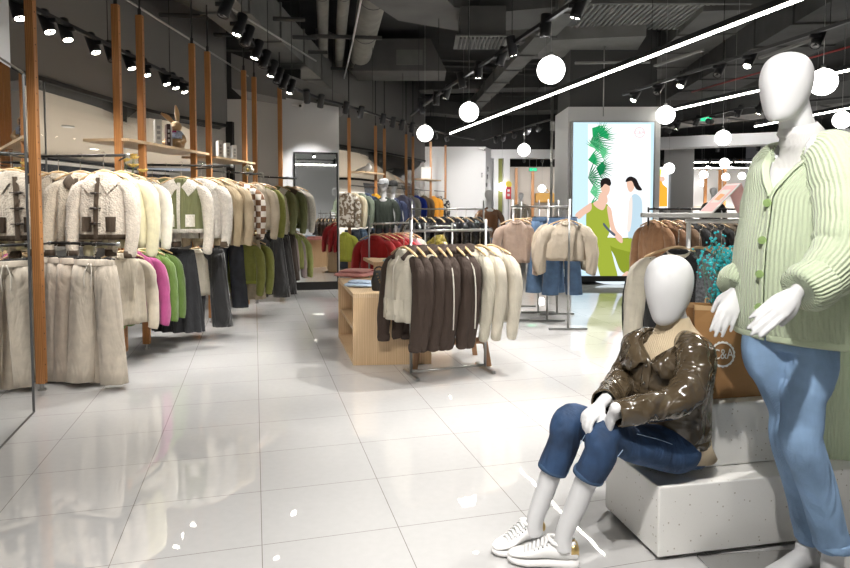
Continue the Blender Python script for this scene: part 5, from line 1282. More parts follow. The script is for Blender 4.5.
# four-post rack with blouses
P1, P2, P3, P4 = gpt(568, 330), gpt(557, 314.6), gpt(512, 321), gpt(520, 307); z6 = at(568, 208.5, P1.y).z; zt6 = z6+.10
steel_rack('tall steel rack of beige blouses beside the light box, front posts closest to the aisle', P1, P2, z6, zt6, .21, fdir=V(1, 0.02, 0))
steel_rack('tall steel rack of taupe jumpers standing left of the beige blouses', P3, P4, z6, zt6, .21, fdir=V(1, 0.02, 0))
steel_rack('tall steel rack of jeans standing between taupe jumpers and beige blouses', gpt(547, 321.5), gpt(538, 313), z6, zt6, .21, fdir=V(1, 0.02, 0))
o = MB().tube([V(P3.x-.02, P3.y, z6+.02), V(P1.x+.02, P1.y, z6+.02)], .010, 8).build('cross_bar', M_STEEL, smooth=True); tag(o, 'steel cross bar linking the fronts of the three tall racks', 'rail')
BG = ('cotton', (.50, .43, .34))
G = 'beige blouses on the tall steel rack'
row([(556, ('cotton', (.40, .34, .25)), 'khaki beige blouse at the back of the tall rack', dict(L=.62)), (562, ('cotton', (.46, .40, .31)), 'beige blouse directly behind the front one on the tall rack', {}), (566, BG, 'crinkled beige blouse with wide sleeves facing the aisle on the tall rack', {})],
    z6, P1.y, P2.y, 568, 557, -4, G, name='blouse', cat='blouse', L=.44, sl=.42, sr=(.085, .06), hem=.24, w=.20, wr=.09, dep=.08, out=.05)
G = 'jeans on the tall steel racks'
hang('trousers', 546, 7.45, z6, 5, ('denim', (.085, .155, .27)), 'mid blue jeans under the khaki blouse, nearer the taupe jumpers', G, name='jeans', cat='jeans', L=.93, flare=.09)
hang('trousers', 563, 7.25, z6, 5, ('denim', (.075, .14, .25)), 'mid blue jeans under the front beige blouse', G, name='jeans', cat='jeans', L=.93, flare=.09)
G = 'taupe jumpers on the tall steel rack'
row([(532, ('knit', (.23, .16, .095)), 'dark khaki brown jumper beside the jeans', dict(yaw=-5)), (526, ('knit', (.30, .21, .14)), 'brown jumper behind the rosy taupe one', {}), (519, ('knit', (.38, .29, .22)), 'taupe jumper second behind the front one', {}), (514, ('knit', (.46, .34, .27)), 'rosy taupe jumper facing the aisle on the tall rack', {})],
    z6, P3.y+.02, P4.y, 513, 520.5, 8, G, name='jumper', cat='jumper', L=.52, sl=.50, hem=.18, w=.17, hang_lbl=True) if False else None
for px, Y, col, lb in ((535, 7.9, (.23, .16, .095), 'dark khaki brown jumper beside the jeans'), (529, 7.8, (.30, .21, .14), 'brown jumper behind the rosy taupe one'), (523, 7.6, (.38, .29, .22), 'taupe jumper second behind the front one'), (516, 7.42, (.46, .34, .27), 'rosy taupe jumper facing the aisle on the tall rack')):
    hang('top', px, Y, z6, 4, ('knit', col), lb, G, name='jumper', cat='jumper', L=.50, sl=.48, hem=.18, w=.17)
# ---------------------------------------------------------------- rack behind the seated figure
ZR = at(691, 221, 3.85).z; M_WR = mat('white_rack_tube', (.70, .70, .69), .4)
ra, rb = V(gx(688, 3.85), 3.85, 0), V(gx(800, 3.75), 3.75, 0)
t = steel_rack('white steel rack with narrow top shelf behind the seated mannequin', ra, rb, ZR, ZR+.005, .22, m=M_WR, r=.014, over=.02)
MB().box(((ra.x+rb.x)/2-.08, 3.80, ZR+.035), ((rb.x-ra.x)+.40, .10, .028), rotz(math.atan2(rb.y-ra.y, rb.x-ra.x)), bev=.004).build('top_shelf', M_WR, t)
M_BLKK = fab('knit', (.012, .012, .014)); M_CRK = fab('knit', (.66, .61, .50))
G = 'knitwear on the white rack behind the seated mannequin'
hang('top', 679, 3.87, ZR-.035, -28, ('knit', (.012, .012, .014)), 'black college cardigan with cream sleeves and striped edges, first on the white rack', G, name='cardigan', cat='cardigan', L=.60, sl=.58, hem=.21, sm=M_CRK, cm=M_CRK, trim=M_CRK, cuff=M_BLKK, stripe=M_BLKK, collar='round', sr=(.075, .05))
for px, fb, lb in ((700, ('marl', (.115, .12, .13)), 'dark grey marl knit beside the black college cardigan'), (711, ('marl', (.26, .32, .40)), 'blue-grey marl knit between dark grey and brown fleck knits'), (722, ('fleck', (.14, .10, .06)), 'brown and cream fleck knit behind the turquoise flowers'), (735, ('wool', (.42, .30, .20)), 'tan wool coat behind the turquoise flowers'), (747, ('fleck', (.10, .07, .045)), 'dark brown fleck coat nearest the green cardigan')):
    hang('top', px, 3.84-.0009*(px-700), ZR-.035, -62, fb, lb, G, L=.58, sl=.54, collar='round', name='coat' if 'coat' in lb else 'jumper', cat='coat' if 'coat' in lb else 'jumper', hem=.2)
# folding card on the shelf
M_PINK = mat('pink_card', (.86, .52, .50), .6); M_PRP = mat('pale_print', (.80, .74, .70), .6); M_ORG = mat('orange_print', (.85, .42, .20), .6); M_CRD = mat('card_edge', (.85, .82, .80), .6)
z0 = ZR+.05; L0 = at(705, 221, 3.80); L0.z = z0; Rg = at(744, 221, 3.74); Rg.z = z0; TP = at(733, 184, 3.72)
t = thing('folding_sign', 'pink and white folded card sign standing on the white rack shelf', 'sign', (TP.x, 3.78, z0))
dvv = V(.030, -.115, 0)
def board(b0, tp, nm, m, face=None):
    n_ = V((tp-b0).z, 0, -(tp-b0).x).normalized()*.006
    o = MB().hexa([b0, b0+dvv, b0+dvv+n_, b0+n_, tp, tp+dvv, tp+dvv+n_, tp+n_]).build(nm, m, t)
board(L0-dvv*.5, TP-dvv*.5, 'sign_panel', M_CRD); board(Rg-dvv*.5, TP-dvv*.5, 'sign_panel', M_PINK)
off = V(-(TP-L0).z, 0, (TP-L0).x).normalized()*.0015
def onp(u, v): return L0-dvv*.5+(TP-L0)*v+dvv*u+off
MB().quad(onp(.08, .05), onp(.92, .05), onp(.92, .95), onp(.08, .95)).build('poster_print', M_PINK, t)
MB().quad(onp(.2, .35), onp(.8, .35), onp(.8, .80), onp(.2, .80)).xf(Matrix.Translation(off)).build('poster_picture', M_PRP, t)
MB().quad(onp(.3, .45), onp(.7, .42), onp(.75, .62), onp(.35, .66)).xf(Matrix.Translation(off*2)).build('poster_figure', M_ORG, t)
# green ribbed dress on a rail at the very right
a, b = V(1.80, 2.62, 0), V(2.6, 2.70, 0)
t = thing('garment_rack', 'black-footed rack at the right edge holding the long green knit', 'clothes rack', (a+b)/2, 0, 'freestanding steel garment racks')
M_BS = M_STEEL
zg = 1.30
MB().tube([V(1.95, 2.69, 0.02), V(1.95, 2.69, zg+.0)], .011, 8).build('post', M_BS, t, smooth=True)
MB().tube([V(2.7, 2.75, 0.02), V(2.7, 2.75, zg+.0)], .011, 8).build('post', M_BS, t, smooth=True)
MB().tube([V(1.80, 2.66, zg), V(2.75, 2.75, zg)], .011, 8).build('hanging_rail', M_BS, t, smooth=True)
for x in (1.95, 2.7): MB().box((x, 2.70, .012), (.03, .5, .022), bev=.004).build('foot', M_BLACK, t)
tdr = thing('knitted_dress', 'long pale green ribbed knitted dress hanging at the right edge behind the cardigan mannequin', 'dress', (1.88, 2.67, zg))
R = []
for i in range(14):
    tq = i/13; z = -.08-.98*tq; hw = .09+.10*min(1, tq*5)+.05*tq; hd = .05+.03*tq
    R.append([V(math.cos(q)*hw*(1+.02*math.sin(q*9+z*3)), math.sin(q)*hd*(1+.10*math.sin(q*11+z*2)), z) for q in [2*PI*k/60 for k in range(60)]])
mb = MB(); mb.rings(R, True, True, False); o = mb.build('dress_body', M_GREEN, tdr, smooth=True, rel=False); add_uv(o, 60, 14, 3)
for sd in (-1, 1):
    mb = MB(); mb.tube([V(sd*.13, 0, -.14), V(sd*.20, 0, -.19), V(sd*.235, -.01, -.42), V(sd*.23, -.02, -.70)], [.05, .062, .055, .042], 24, 3, up=V(0, 1, 0), wr=.05); o = mb.build('sleeve', M_GREEN, tdr, smooth=True, rel=False); add_uv(o, 24, 10, 1.2)
hanger(V(1.88, 2.67, zg), 0, 'wooden hanger inside the long pale green ribbed dress', None)
# rack of brown coats farther back
a, b = V(gx(648, 7.0), 7.0, 0), V(gx(765, 6.7), 6.7, 0); z = at(660, 209, 7).z
steel_rack('dark rack of brown coats between light box and white rack', a, b, z, z+.02, .25, m=M_BLACK)
G = 'coats on the dark rack beyond the seated mannequin'
cols = [((.32, .17, .085), 'rust brown'), ((.26, .14, .075), 'chestnut brown'), ((.20, .12, .07), 'dark brown'), ((.03, .03, .032), 'black'), ((.06, .05, .045), 'charcoal'), ((.03, .028, .028), 'black'), ((.22, .17, .12), 'taupe'), ((.05, .045, .04), 'charcoal')]
row([(654+12*k, ('wool', c_), '%s coat, %s along the dark rack from the light box' % (n_, ORD[k]), dict()) for k, (c_, n_) in enumerate(cols)], z, 7.0, 6.7, 648, 765, -60, G, name='coat', cat='coat', L=.70, collar='point', hem=.2)
# ---------------------------------------------------------------- back row, centre
PC = [(343, 12.1), (370, 13.3), (379, 13.8), (401, 14.9), (408, 15.4), (426, 16.6), (441, 17.6)]
pc = [V(gx(p, y, 1.5)+.12, y, 0) for p, y in PC]
def back_unit(i, j, label, lo=True, shelf=None):
    root = thing('display_unit', label, 'clothes rack', (pc[i]+pc[j])/2, 0, 'wooden post display units along the back')
    d = pc[j]-pc[i]; ang = math.atan2(d.y, d.x)-PI/2
    for k in (i, j): post(root, pc[k], 2.98, ang=ang)
    for z in ((1.72, .98) if lo else (1.72,)): rail(root, pc[i]+V(0, 0, z), pc[j]+V(0, 0, z))
    if shelf:
        n = V(-d.y, d.x, 0).normalized(); P = pc[i].lerp(pc[j], shelf[0]); Q = pc[i].lerp(pc[j], shelf[1])
        P, Q = P-n*.12, Q-n*.12
        MB().hexa([P+V(0, 0, 1.98), Q+V(0, 0, 1.98), Q+n*.35+V(0, 0, 1.98), P+n*.35+V(0, 0, 1.98), P+V(0, 0, 2.01), Q+V(0, 0, 2.01), Q+n*.35+V(0, 0, 2.01), P+n*.35+V(0, 0, 2.01)]).build('shelf', M_BIRCHX, root)
    return root
back_unit(0, 1, 'wooden post unit just past the standing mirror, cream to yellow jackets', True, (.35, 1.15))
back_unit(2, 3, 'wooden post unit behind the two mannequins in dark jackets', True)
back_unit(4, 5, 'wooden post unit of blue and brown jackets at the back', True, (.5, 1.4))
root = thing('display_unit', 'last wooden post unit in front of the white back wall', 'clothes rack', pc[6], 0, 'wooden post display units along the back'); post(root, pc[6], 2.98); rail(root, pc[5]+V(.1, .1, 1.72), pc[6]+V(0, 0, 1.72))
G = 'jackets on the back wall units'
def brow(px, i, j, fb, lb, z=1.72, group=G, **kw):
    a, b = pc[i], pc[j]; u = (px-425)/F; s_ = (u*a.y-a.x)/((b.x-a.x)-u*(b.y-a.y)); Y = a.y+(b.y-a.y)*s_
    kd = kw.pop('kind', 'top'); hang(kd, px, Y, z, kw.pop('yaw', -22), fb, lb, group, hang_lbl=False, **kw)
brow(347, 0, 1, ('camo', (.16, .12, .08)), 'beige and brown patterned shirt beside the standing mirror', L=.66)
brow(354, 0, 1, ('cotton', (.72, .64, .46)), 'cream overshirt beside the patterned shirt', L=.66)
brow(361, 0, 1, ('cotton', (.21, .25, .19)), 'sage green jacket between cream and navy ones', L=.66)
brow(367, 0, 1, ('cotton', (.02, .035, .08)), 'navy jacket between sage green and mustard ones', L=.66)
brow(375, 0, 1, ('cotton', (.62, .33, .02)), 'mustard yellow jacket at the back', L=.66)
brow(403, 2, 3, ('cotton', (.42, .42, .62)), 'lilac jacket behind the two mannequins', L=.60)
brow(410, 4, 5, ('cotton', (.72, .70, .64)), 'white fleece jacket beside the royal blue one', L=.60)
brow(416, 4, 5, ('cotton', (.015, .05, .45)), 'royal blue jacket with white panel at the back', L=.60)
brow(424, 4, 5, ('cotton', (.14, .09, .05)), 'brown jacket beside the royal blue one', L=.60)
brow(433, 5, 6, ('cotton', (.80, .34, .03)), 'orange jacket at the back between brown and patterned ones', L=.62)
brow(440, 5, 6, ('camo', (.02, .02, .022)), 'black and white patterned jacket before the white back wall', L=.62, sm=fab('camo', (.02, .02, .022)))
G2 = 'trousers on the back wall units'
brow(345, 0, 1, ('cotton', (.22, .23, .02)), 'olive yellow jumper on the low rail beside the standing mirror', .98, G2, L=.55, name='jumper', cat='jumper')
brow(352, 0, 1, ('denim', (.020, .028, .045)), 'navy trousers on the low rail next to the olive yellow jumper', .98, G2, kind='trousers', L=.80)
brow(359, 0, 1, ('denim', (.09, .14, .21)), 'faded blue jeans on the back low rail', .98, G2, kind='trousers', L=.82, name='jeans', cat='jeans')
brow(366, 0, 1, ('denim', (.02, .025, .035)), 'black jeans between faded jeans and red jumpers', .98, G2, kind='trousers', L=.82, name='jeans', cat='jeans')
brow(374, 0, 1, ('denim', (.05, .09, .16)), 'mid blue jeans behind the red jumpers', .98, G2, kind='trousers', L=.82, name='jeans', cat='jeans')
for px, y in ((372, 13.0), (352, 12.7)): pass
t = thing('sneaker', 'white high-top trainer standing on the back shelf', 'shoe', V(gx(364, 13.2, 2), 13.05, 2.012))
MB().tube([V(-.13, 0, .03), V(-.05, 0, .05), V(.05, 0, .07), V(.11, 0, .10), V(.11, 0, .16)], [(.035, .025), (.045, .04), (.05, .06), (.05, .07), (.045, .03)], 14, 3, round_ends=True).build('upper', M_SHOE, t, smooth=True, rel=False); MB().box((-.02, 0, .012), (.27, .09, .024), bev=.01).build('sole', M_SOLE, t, rel=False)
t = thing('picture_card', 'white picture card standing on the back shelf near the orange jacket', 'card', V(gx(426, 16.5, 2), 16.3, 2.012)); MB().box((0, 0, .15), (.24, .02, .30), bev=.002).build('card', M_BKW, t, rel=False); MB().tube([V(0, .01, .25), V(0, .10, .0)], .006, 6).build('stand', M_BLACK, t, rel=False)
# ---------------------------------------------------------------- background mannequins
def mannequin(px, Y, ztop, yaw, fb, label, trous=('cotton', (.03, .03, .035)), top='jacket', cap=None, face=True, **kw):
    x = gx(px, Y, 1.3); t = thing('dressed_mannequin', label, 'mannequin', (x, Y, 0), math.radians(yaw), 'dressed mannequins farther back in the shop'); k = ztop/1.85
    b = MB(); head(b, V(0, 0, 1.725)*1, V(0, -1, 0), h=.235, w=.165, dp=.2)
    b.tube([V(0, 0, 1.65), V(0, 0, 1.5), V(0, .0, 1.44)], [.05, .05, .07], 14)
    for s in (-1, 1):
        b.tube([V(s*.26, -.04, .98), V(s*.265, -.06, .90), V(s*.26, -.07, .82)], [(.022, .02), (.036, .016), (.02, .012)], 10, 2, round_ends=True)
        b.tube([V(s*.09, 0, .20), V(s*.10, 0, .10), V(s*.10, -.03, .03)], [.038, .034, .04], 10, 2); b.tube([V(s*.10, .03, .025), V(s*.10, -.13, .022)], (.04, .025), 10, round_ends=True)
    b.tube([V(0, 0, 1.46), V(0, 0, 1.3), V(0, 0, 1.0), V(0, 0, .90)], [(.12, .06), (.13, .07), (.13, .08), (.12, .08)], 14, 2, up=V(0, 1, 0))
    for s in (-1, 1): b.tube([V(s*.10, 0, 1.38), V(s*.19, 0, 1.36), V(s*.235, -.01, 1.15), V(s*.26, -.04, .96)], [.04, .04, .035, .02], 10, 2); b.tube([V(s*.07, 0, .95), V(s*.09, 0, .5), V(s*.09, 0, .18)], [.07, .05, .038], 10, 2)
    b.xf(Matrix.Scale(k, 4)); remesh(b, 'body', M_SKIN, .012, None, 2).parent = t
    j = MB(); T = Top(L=.62, w=.205, hem=.21, dep=.09, seed=px % 7); j.add(T.body())
    for s in (-1, 1): j.add(T.sleeve(s, L=.40, r=(.068, .05)))
    j.xf(Matrix.Scale(k, 4) @ Matrix.Translation((0, 0, 1.59))); j.build(top, fab(*fb), t, smooth=True, rel=False)
    q = MB()
    for s in (-1, 1): q.tube([V(s*.085, 0, 1.0), V(s*.095, 0, .55), V(s*.10, 0, .13)], [(.10, .10), (.08, .08), (.065, .065)], 14, 3, wr=.04)
    q.xf(Matrix.Scale(k, 4)); q.build('trousers', fab(*trous), t, smooth=True, rel=False)
    if cap: c = MB(); c.tube([V(0, 0, 1.74), V(0, 0, 1.79), V(0, .0, 1.84), V(0, 0, 1.865)], [(.098, .11), (.100, .112), (.085, .095), (.03, .03)], 16, 3, up=V(0, 1, 0)); c.tube([V(0, -.08, 1.765), V(0, -.17, 1.755)], [(.085, .008), (.05, .006)], 10); c.xf(Matrix.Scale(k, 4)); c.build('cap', fab('cotton', cap), t, smooth=True, rel=False)
    return t
mannequin(384, 12.6, 1.86, -15, ('cotton', (.035, .045, .035)), 'mannequin in dark green hooded coat and grey cap at the back', cap=(.30, .31, .32))
mannequin(393, 13.1, 1.84, -15, ('cotton', (.03, .04, .09)), 'mannequin in navy jacket and black cap at the back', trous=('cotton', (.4, .4, .42)), cap=(.02, .02, .02))
mannequin(489, 11.2, 1.62, 20, ('pvc', (.16, .07, .03)), 'white mannequin in rust brown leather jacket before the shop opening', trous=('denim', (.03, .08, .2)))
mannequin(713, 16.0, 1.80, 0, ('cotton', (.020, .020, .018)), 'mannequin in black jacket standing far behind the white rack')
mannequin(521, 20.5, 1.75, -10, ('cotton', (.25, .22, .17)), 'mannequin in taupe hooded coat inside the shop beyond the opening')
# ---------------------------------------------------------------- track lighting
M_LB = mat('lamp_black', (.014, .014, .016), .45)
LENSM = MB().tube([V(0, 0, 0), V(0, 0, -.004)], .029, 14).mesh('lens', M_LENS)
HEADM = MB().tube([V(0, 0, .135), V(0, 0, .13), V(0, 0, .0), V(0, 0, -.012)], [.034, .038, .038, .038], 16).mesh('lamp_head', M_LB)
def ring_mesh():
    mb = MB(); mb.rings([[V(r*math.cos(2*PI*k/16), r*math.sin(2*PI*k/16), z) for k in range(16)] for r, z in ((.038, -.012), (.038, -.022), (.033, -.022), (.030, -.006))], True, False, False); return mb.mesh('lamp_ring', M_LB)
RINGM = ring_mesh()
ADPM = MB().box((0, 0, -.018), (.10, .032, .034), bev=.004).tube([V(0, 0, -.03), V(0, 0, -.085)], .009, 8).box((0, 0, -.095), (.02, .05, .03), bev=.003).mesh('track_adapter', M_LB)
NL = [0]; EK = 1.0
def spotlight(p, aim, label, group, energy=0, on=True, size=62, col=(1, .965, .92), adz=0.0):
    """p: point on the track underside; aim: the point it looks at"""
    t = thing('track_spotlight', label, 'spotlight', p, 0, group)
    a = bpy.data.objects.new('track_adapter', ADPM); C.objects.link(a); a.parent = t; a.rotation_euler = (0, 0, adz)
    c = V(0, 0, -.115); d = (Vector(aim)-(Vector(p)+c)).normalized()
    R = (-d).to_track_quat('Z', 'Y').to_euler()
    h = bpy.data.objects.new('lamp_head', HEADM); C.objects.link(h); h.parent = t; h.location = c-d*.03; h.rotation_euler = R
    for nm, me in (('lamp_ring', RINGM),)+((('lens', LENSM),) if on else (('lens', LENSOFF),)):
        o = bpy.data.objects.new(nm, me); C.objects.link(o); o.parent = h; o.location = (0, 0, -.0125 if nm == 'lens' else 0)
    h.scale = (1.25, 1.25, 1.25)
    if energy and on:
        l = bpy.data.lights.new('lamp_light', 'SPOT'); l.energy = energy*EK; l.spot_size = math.radians(size); l.spot_blend = .75; l.shadow_soft_size = .03; l.color = col
        lo = bpy.data.objects.new('lamp_light', l); C.objects.link(lo); lo.location = Vector(p)+c+d*.06; lo.rotation_euler = R
        NL[0] += 1
    return t
LENSOFF = MB().tube([V(0, 0, 0), V(0, 0, -.004)], .029, 14).mesh('lens', mat('unlit_lens', (.25, .25, .25), .2))
def track(name_lbl, P, hang=True):
    P = [Vector(p) for p in P]; t = thing('light_track', name_lbl, 'light track', P[len(P)//2], 0, 'ceiling light tracks')
    mb = MB()
    for a, b in zip(P, P[1:]):
        d = (b-a).normalized(); n = V(-d.y, d.x, 0)*.017; q = [a-n, b-n, b+n, a+n]; mb.hexa([x for x in q]+[x+V(0, 0, .032) for x in q])
    mb.build('track_bar', M_LB, t)
    if hang:
        L = sum((b-a).length for a, b in zip(P, P[1:])); n = max(2, int(L/1.3)); acc = 0
        for k in range(n):
            s = L*(k+.5)/n
            for a, b in zip(P, P[1:]):
                l = (b-a).length
                if s <= l: q = a.lerp(b, s/l); break
                s -= l
            MB().tube([q+V(0, 0, .03), V(q.x, q.y, ZC)], .004, 6).build('suspension_rod', M_BLACK, t)
    return t
def on_track(P, px):
    u = (px-425)/F
    for a, b in zip(P, P[1:]):
        a, b = Vector(a), Vector(b); k = (a.z-EYE)*SN; den = (b.x-a.x)-u*(b.y-a.y)*CS
        s = (u*(a.y*CS-k)-a.x)/den
        if -.02 <= s <= 1.02: return a.lerp(b, s)
    return None
TZ = 2.92
def heads(lst, P, nm, aimf, E, grp, size=62):
    for i, it in enumerate(lst):
        px = it[0]; on = it[1]; p = on_track(P, px)
        if p is None: print('miss', nm, px); continue
        aim = aimf(p, i)
        spotlight(p, aim, '%s%s black spotlight along %s' % ('' if on else 'unlit ', ORD[i % 16] if i < 16 else ORD[i-16]+' more', nm), grp, E, on, size)
T1 = [(-2.98, 3.9, TZ-.10), (-2.98, 8.3, TZ-.06)]
track('straight light track above the wooden post units by the curved wall', T1)
heads([(20, 1), (50, 1), (68, 1), (96, 1), (113, 0), (132, 1), (147, 1), (167, 1), (176, 1), (185, 1)], T1, 'the wall-side track, counted from the big mirror', lambda p, i: V(-2.35+.12*(i % 2), p.y-.35, 1.0), 42, 'spotlights on the wall-side track')
T2 = [(-1.28, 2.4, TZ), (-1.52, 4.5, TZ), (-1.70, 6.4, TZ), (-1.80, 8.0, TZ), (-1.76, 8.9, TZ), (-1.55, 9.7, TZ), (-1.25, 10.3, TZ), (-.45, 12.5, TZ), (.52, 14.5, TZ), (1.2, 15.6, TZ)]
track('long curved light track over the aisle from the front to the back units', T2)
AX = [V(-2.6, 5.0, 1.0), V(-2.2, 7.0, 1.3)]
for i, y in enumerate((3.0, 3.6, 4.2)):  # extra heads added out of frame to brighten the near left rack
    p = V(-1.28-.24*(y-2.4)/2.1, y, TZ); spotlight(p, V(-2.62+.1*i, 4.75+.5*i, .95), '%s added black spotlight on the curved aisle track before its visible part' % ORD[i], 'added spotlights on the curved track overhead', 70, True, 64)
heads([(222, 0), (236, 1), (244, 0), (254, 1), (262, 0), (270, 1), (276, 0), (282, 0), (289, 1)], T2, 'the curved aisle track, near half', lambda p, i: V(p.x-.60, p.y-.5, .5), 120, 'spotlights on the near half of the curved track', 66)
heads([(307, 1), (320, 0), (345, 1), (360, 0), (382, 1), (392, 0), (401, 1), (411, 0), (436, 1), (447, 1)], T2, 'the curved aisle track, far half', lambda p, i: V(p.x-.35, p.y+.75, 1.3) if 0 < i < 8 else (V(-1.80, 10.2, 1.3) if not i else V(1.0, 18.2, 1.6)), 90, 'spotlights on the far half of the curved track', 66)
T3 = [(1.42, 4.3, TZ), (1.17, 5.1, TZ), (.25, 9.0, TZ), (-.25, 11.4, TZ)]
track('light track running from the top centre towards the back units', T3)
heads([(575, 1), (545, 0), (514, 1), (499, 0), (478, 1), (463, 0), (445, 1), (436, 0), (423, 1)], T3, 'the centre track from the top of the picture', lambda p, i: V(p.x-.6+.5*(i % 3), p.y+.1, .8), 190, 'spotlights on the centre track', 72)
T4 = [(3.75, 5.1, TZ), (3.6, 5.9, TZ), (2.85, 9.3, TZ)]
track('light track passing behind the head of the cardigan mannequin', T4)
heads([(815, 0), (747, 1), (717, 0), (680, 1), (656, 0), (633, 1), (617, 0)], T4, 'the track behind the standing mannequin, right to left', lambda p, i: V(p.x-1.2, p.y-.8, .8), 170, 'spotlights on the track behind the standing mannequin', 70)
T5 = [(7.2, 8.6, TZ), (5.2, 10.5, TZ), (4.6, 14.0, TZ)]
track('light track far to the right beyond the column', T5)
heads([(790, 0), (758, 1), (737, 0), (712, 1), (695, 0), (676, 1), (670, 1)], T5, 'the track beyond the column on the right', lambda p, i: V(p.x-.7, p.y+.2, .6) if i not in (3, 6) else V(8.0, 14.6, 2.7), 190, 'spotlights on the track beyond the column')
T6 = [(2.35, 11.9, TZ), (1.4, 15.8, TZ)]
track('short light track left of the light box column', T6)
heads([(538, 1), (527, 0), (514, 1), (503, 0), (496, 1)], T6, 'the short track before the shop opening', lambda p, i: V(p.x-.6+.3*i, 18.3, 1.5), 130, 'spotlights on the short track')
# added unseen tracks: fill light for the near floor and the two mannequins
T7 = [(-1.5, .6, TZ), (2.9, 1.3, TZ)]
track('added unseen light track crossing above the near floor in front of the mannequins', T7)
for i, (x, y, ax, ay, az, e, on_) in enumerate(((-1.1, .66, -1.3, 2.9, 0, 190, 1), (-.3, .8, -.3, 3.2, 0, 165, 1), (.3, .89, .95, 2.5, .6, 150, 1), (.9, .98, 1.10, 2.4, .3, 36, 1), (1.6, 1.09, 1.25, 2.1, .3, 24, 1))):
    spotlight(V(x, y, TZ), V(ax, ay, az), '%s added black fill spotlight along the unseen track over the near floor' % ORD[i], 'added fill spotlights over the near floor', e, True, 66)
T8 = [(3.3, 3.2, TZ), (.2, 4.4, TZ)]  # unseen track added above the frame, extra light on the steps
track('added unseen light track over the terrazzo steps', T8)
for i, (x, y, ax, ay, az, e) in enumerate(((2.7, 3.43, 1.3, 2.5, .3, 135), (1.5, 3.9, .8, 3.0, 0, 160), (.6, 4.25, .2, 4.6, .4, 120))):
    spotlight(V(x, y, TZ), V(ax, ay, az), '%s added black fill spotlight along the unseen track over the terrazzo steps' % ORD[i], 'added fill spotlights over the steps', e, True, 70)
T9 = [(7.5, 17.5, 2.9), (14, 15.5, 2.9)]
track('light track over the far right sales area', T9)
for i in range(7):
    p = V(7.9+.95*i, 17.38-.29*i, 2.9); spotlight(p, p+V(.3, 1.0, -2.5), '%s black spotlight on the far right track behind the white beam' % ORD[i], 'spotlights far right', 190, True, 80)
T10 = [(8.0, 22.5, 2.9), (13.2, 21.5, 2.9)]
track('second light track over the far right sales area', T10)
for i in range(7):
    p = V(8.3+.75*i, 22.44-.144*i, 2.9); spotlight(p, p+V(.2, 1.6, -2.0), '%s black spotlight on the farthest right track' % ORD[i], 'spotlights farthest right', 240, True, 90)
T11 = [(2.3, 20.3, 2.85), (5.2, 20.9, 2.85)]
track('light track inside the shop beyond the opening', T11)
for i in range(5):
    p = V(2.55+.6*i, 20.35+.12*i, 2.85); spotlight(p, p+V(.1, 2.6, -1.6), '%s black spotlight inside the shop beyond the opening' % ORD[i], 'spotlights beyond the opening', 60, True, 90)
for i, (x, y) in enumerate(((-6.5, 6.0), (-6.3, 9.5), (-6.6, 13.0), (-5.0, 17.5), (-3.0, 19.5), (-2.2, 15.0))):  # downlights added so the passage beyond the glass is not dark
    t = thing('ceiling_downlight', '%s added round downlight in the mall passage, counted from the camera side' % ORD[i], 'ceiling light', (x, y, 2.9), 0, 'added mall passage downlights')
    MB().tube([V(0, 0, 0), V(0, 0, -.02)], .10, 20).build('trim_ring', M_WHITE, t, rel=False); MB().tube([V(0, 0, -.02), V(0, 0, -.024)], .08, 20).build('lens', M_LENS, t, rel=False)
    l = bpy.data.lights.new('lamp_light', 'SPOT'); l.energy = 600; l.spot_size = 2.6; l.spot_blend = .5; l.shadow_soft_size = .08; l.color = (1, .90, .78)
    lo = bpy.data.objects.new('lamp_light', l); C.objects.link(lo); lo.location = (x, y, 2.86)
# ---------------------------------------------------------------- globes
GM = MB().sphere((0, 0, 0), .125, 32, 20).mesh('globe', M_GLOBE); CAPM = MB().tube([V(0, 0, .12), V(0, 0, .155)], .022, 12).mesh('globe_cap', M_STEEL)
def globe(px, py, r, label, grp='white globe pendants'):
    Y = .125*F/r if r < 14 else r
    p = at(px, py, Y); k = 1
    t = thing('globe_pendant', label, 'pendant lamp', p, 0, grp)
    o = bpy.data.objects.new('globe', GM); C.objects.link(o); o.parent = t
    o = bpy.data.objects.new('globe_cap', CAPM); C.objects.link(o); o.parent = t
    MB().tube([V(0, 0, .15), V(0, 0, ZC-p.z)], .0025, 5).build('cable', M_STEEL, t, rel=False)
for px, py, r, lb in ((551, 70, 13.6, 'large white globe pendant just above the long light bar'), (469, 112, 9.6, 'white globe pendant under the centre track, second in size on that side'), (425, 133.5, 8.0, 'white globe pendant hanging before the grey fascia over the blue jacket'), (524, 150, 6.2, 'white globe pendant in front of the shop opening frame'),
                      (823, 82, 13.0, 'large white globe pendant beside the head of the standing mannequin'), (665.5, 115, 9.0, 'white globe pendant beside the top corner of the light box'), (723, 138, 7.5, 'white globe pendant in front of the white ceiling beam'), (842, 120, 8.4, 'white globe pendant just above the shoulder of the green cardigan')):
    globe(px, py, float(r), lb)
for px, py, Y, lb in ((724.5, 163, 17.0, 'small white globe right under the white ceiling beam'), (703.7, 174.6, 20.0, 'small white globe left of the farthest mannequin, upper one'), (725.6, 177, 21.5, 'small white globe above the top of the pink folded sign'), (686, 180.5, 22.5, 'small white globe right of the grey pillar'), (701.7, 183, 25.0, 'small white globe left of the farthest mannequin, lower one'), (669, 168.5, 15.0, 'small white globe over the orange poster on the grey pillar'), (654, 182, 21.0, 'small white globe just off the lower edge of the orange poster'), (502, 187, 19.0, 'small white globe beside the white jamb of the shop opening'), (542, 188.5, 21.5, 'small white globe before the cream wall in the shop beyond the opening'), (762, 165, 19.0, 'small white globe mostly hidden by the green cardigan'), (742, 176, 23.0, 'small white globe to the right over the pink folded sign')):
    globe(px, py, max(Y, 14.5), lb, 'small far globe pendants')
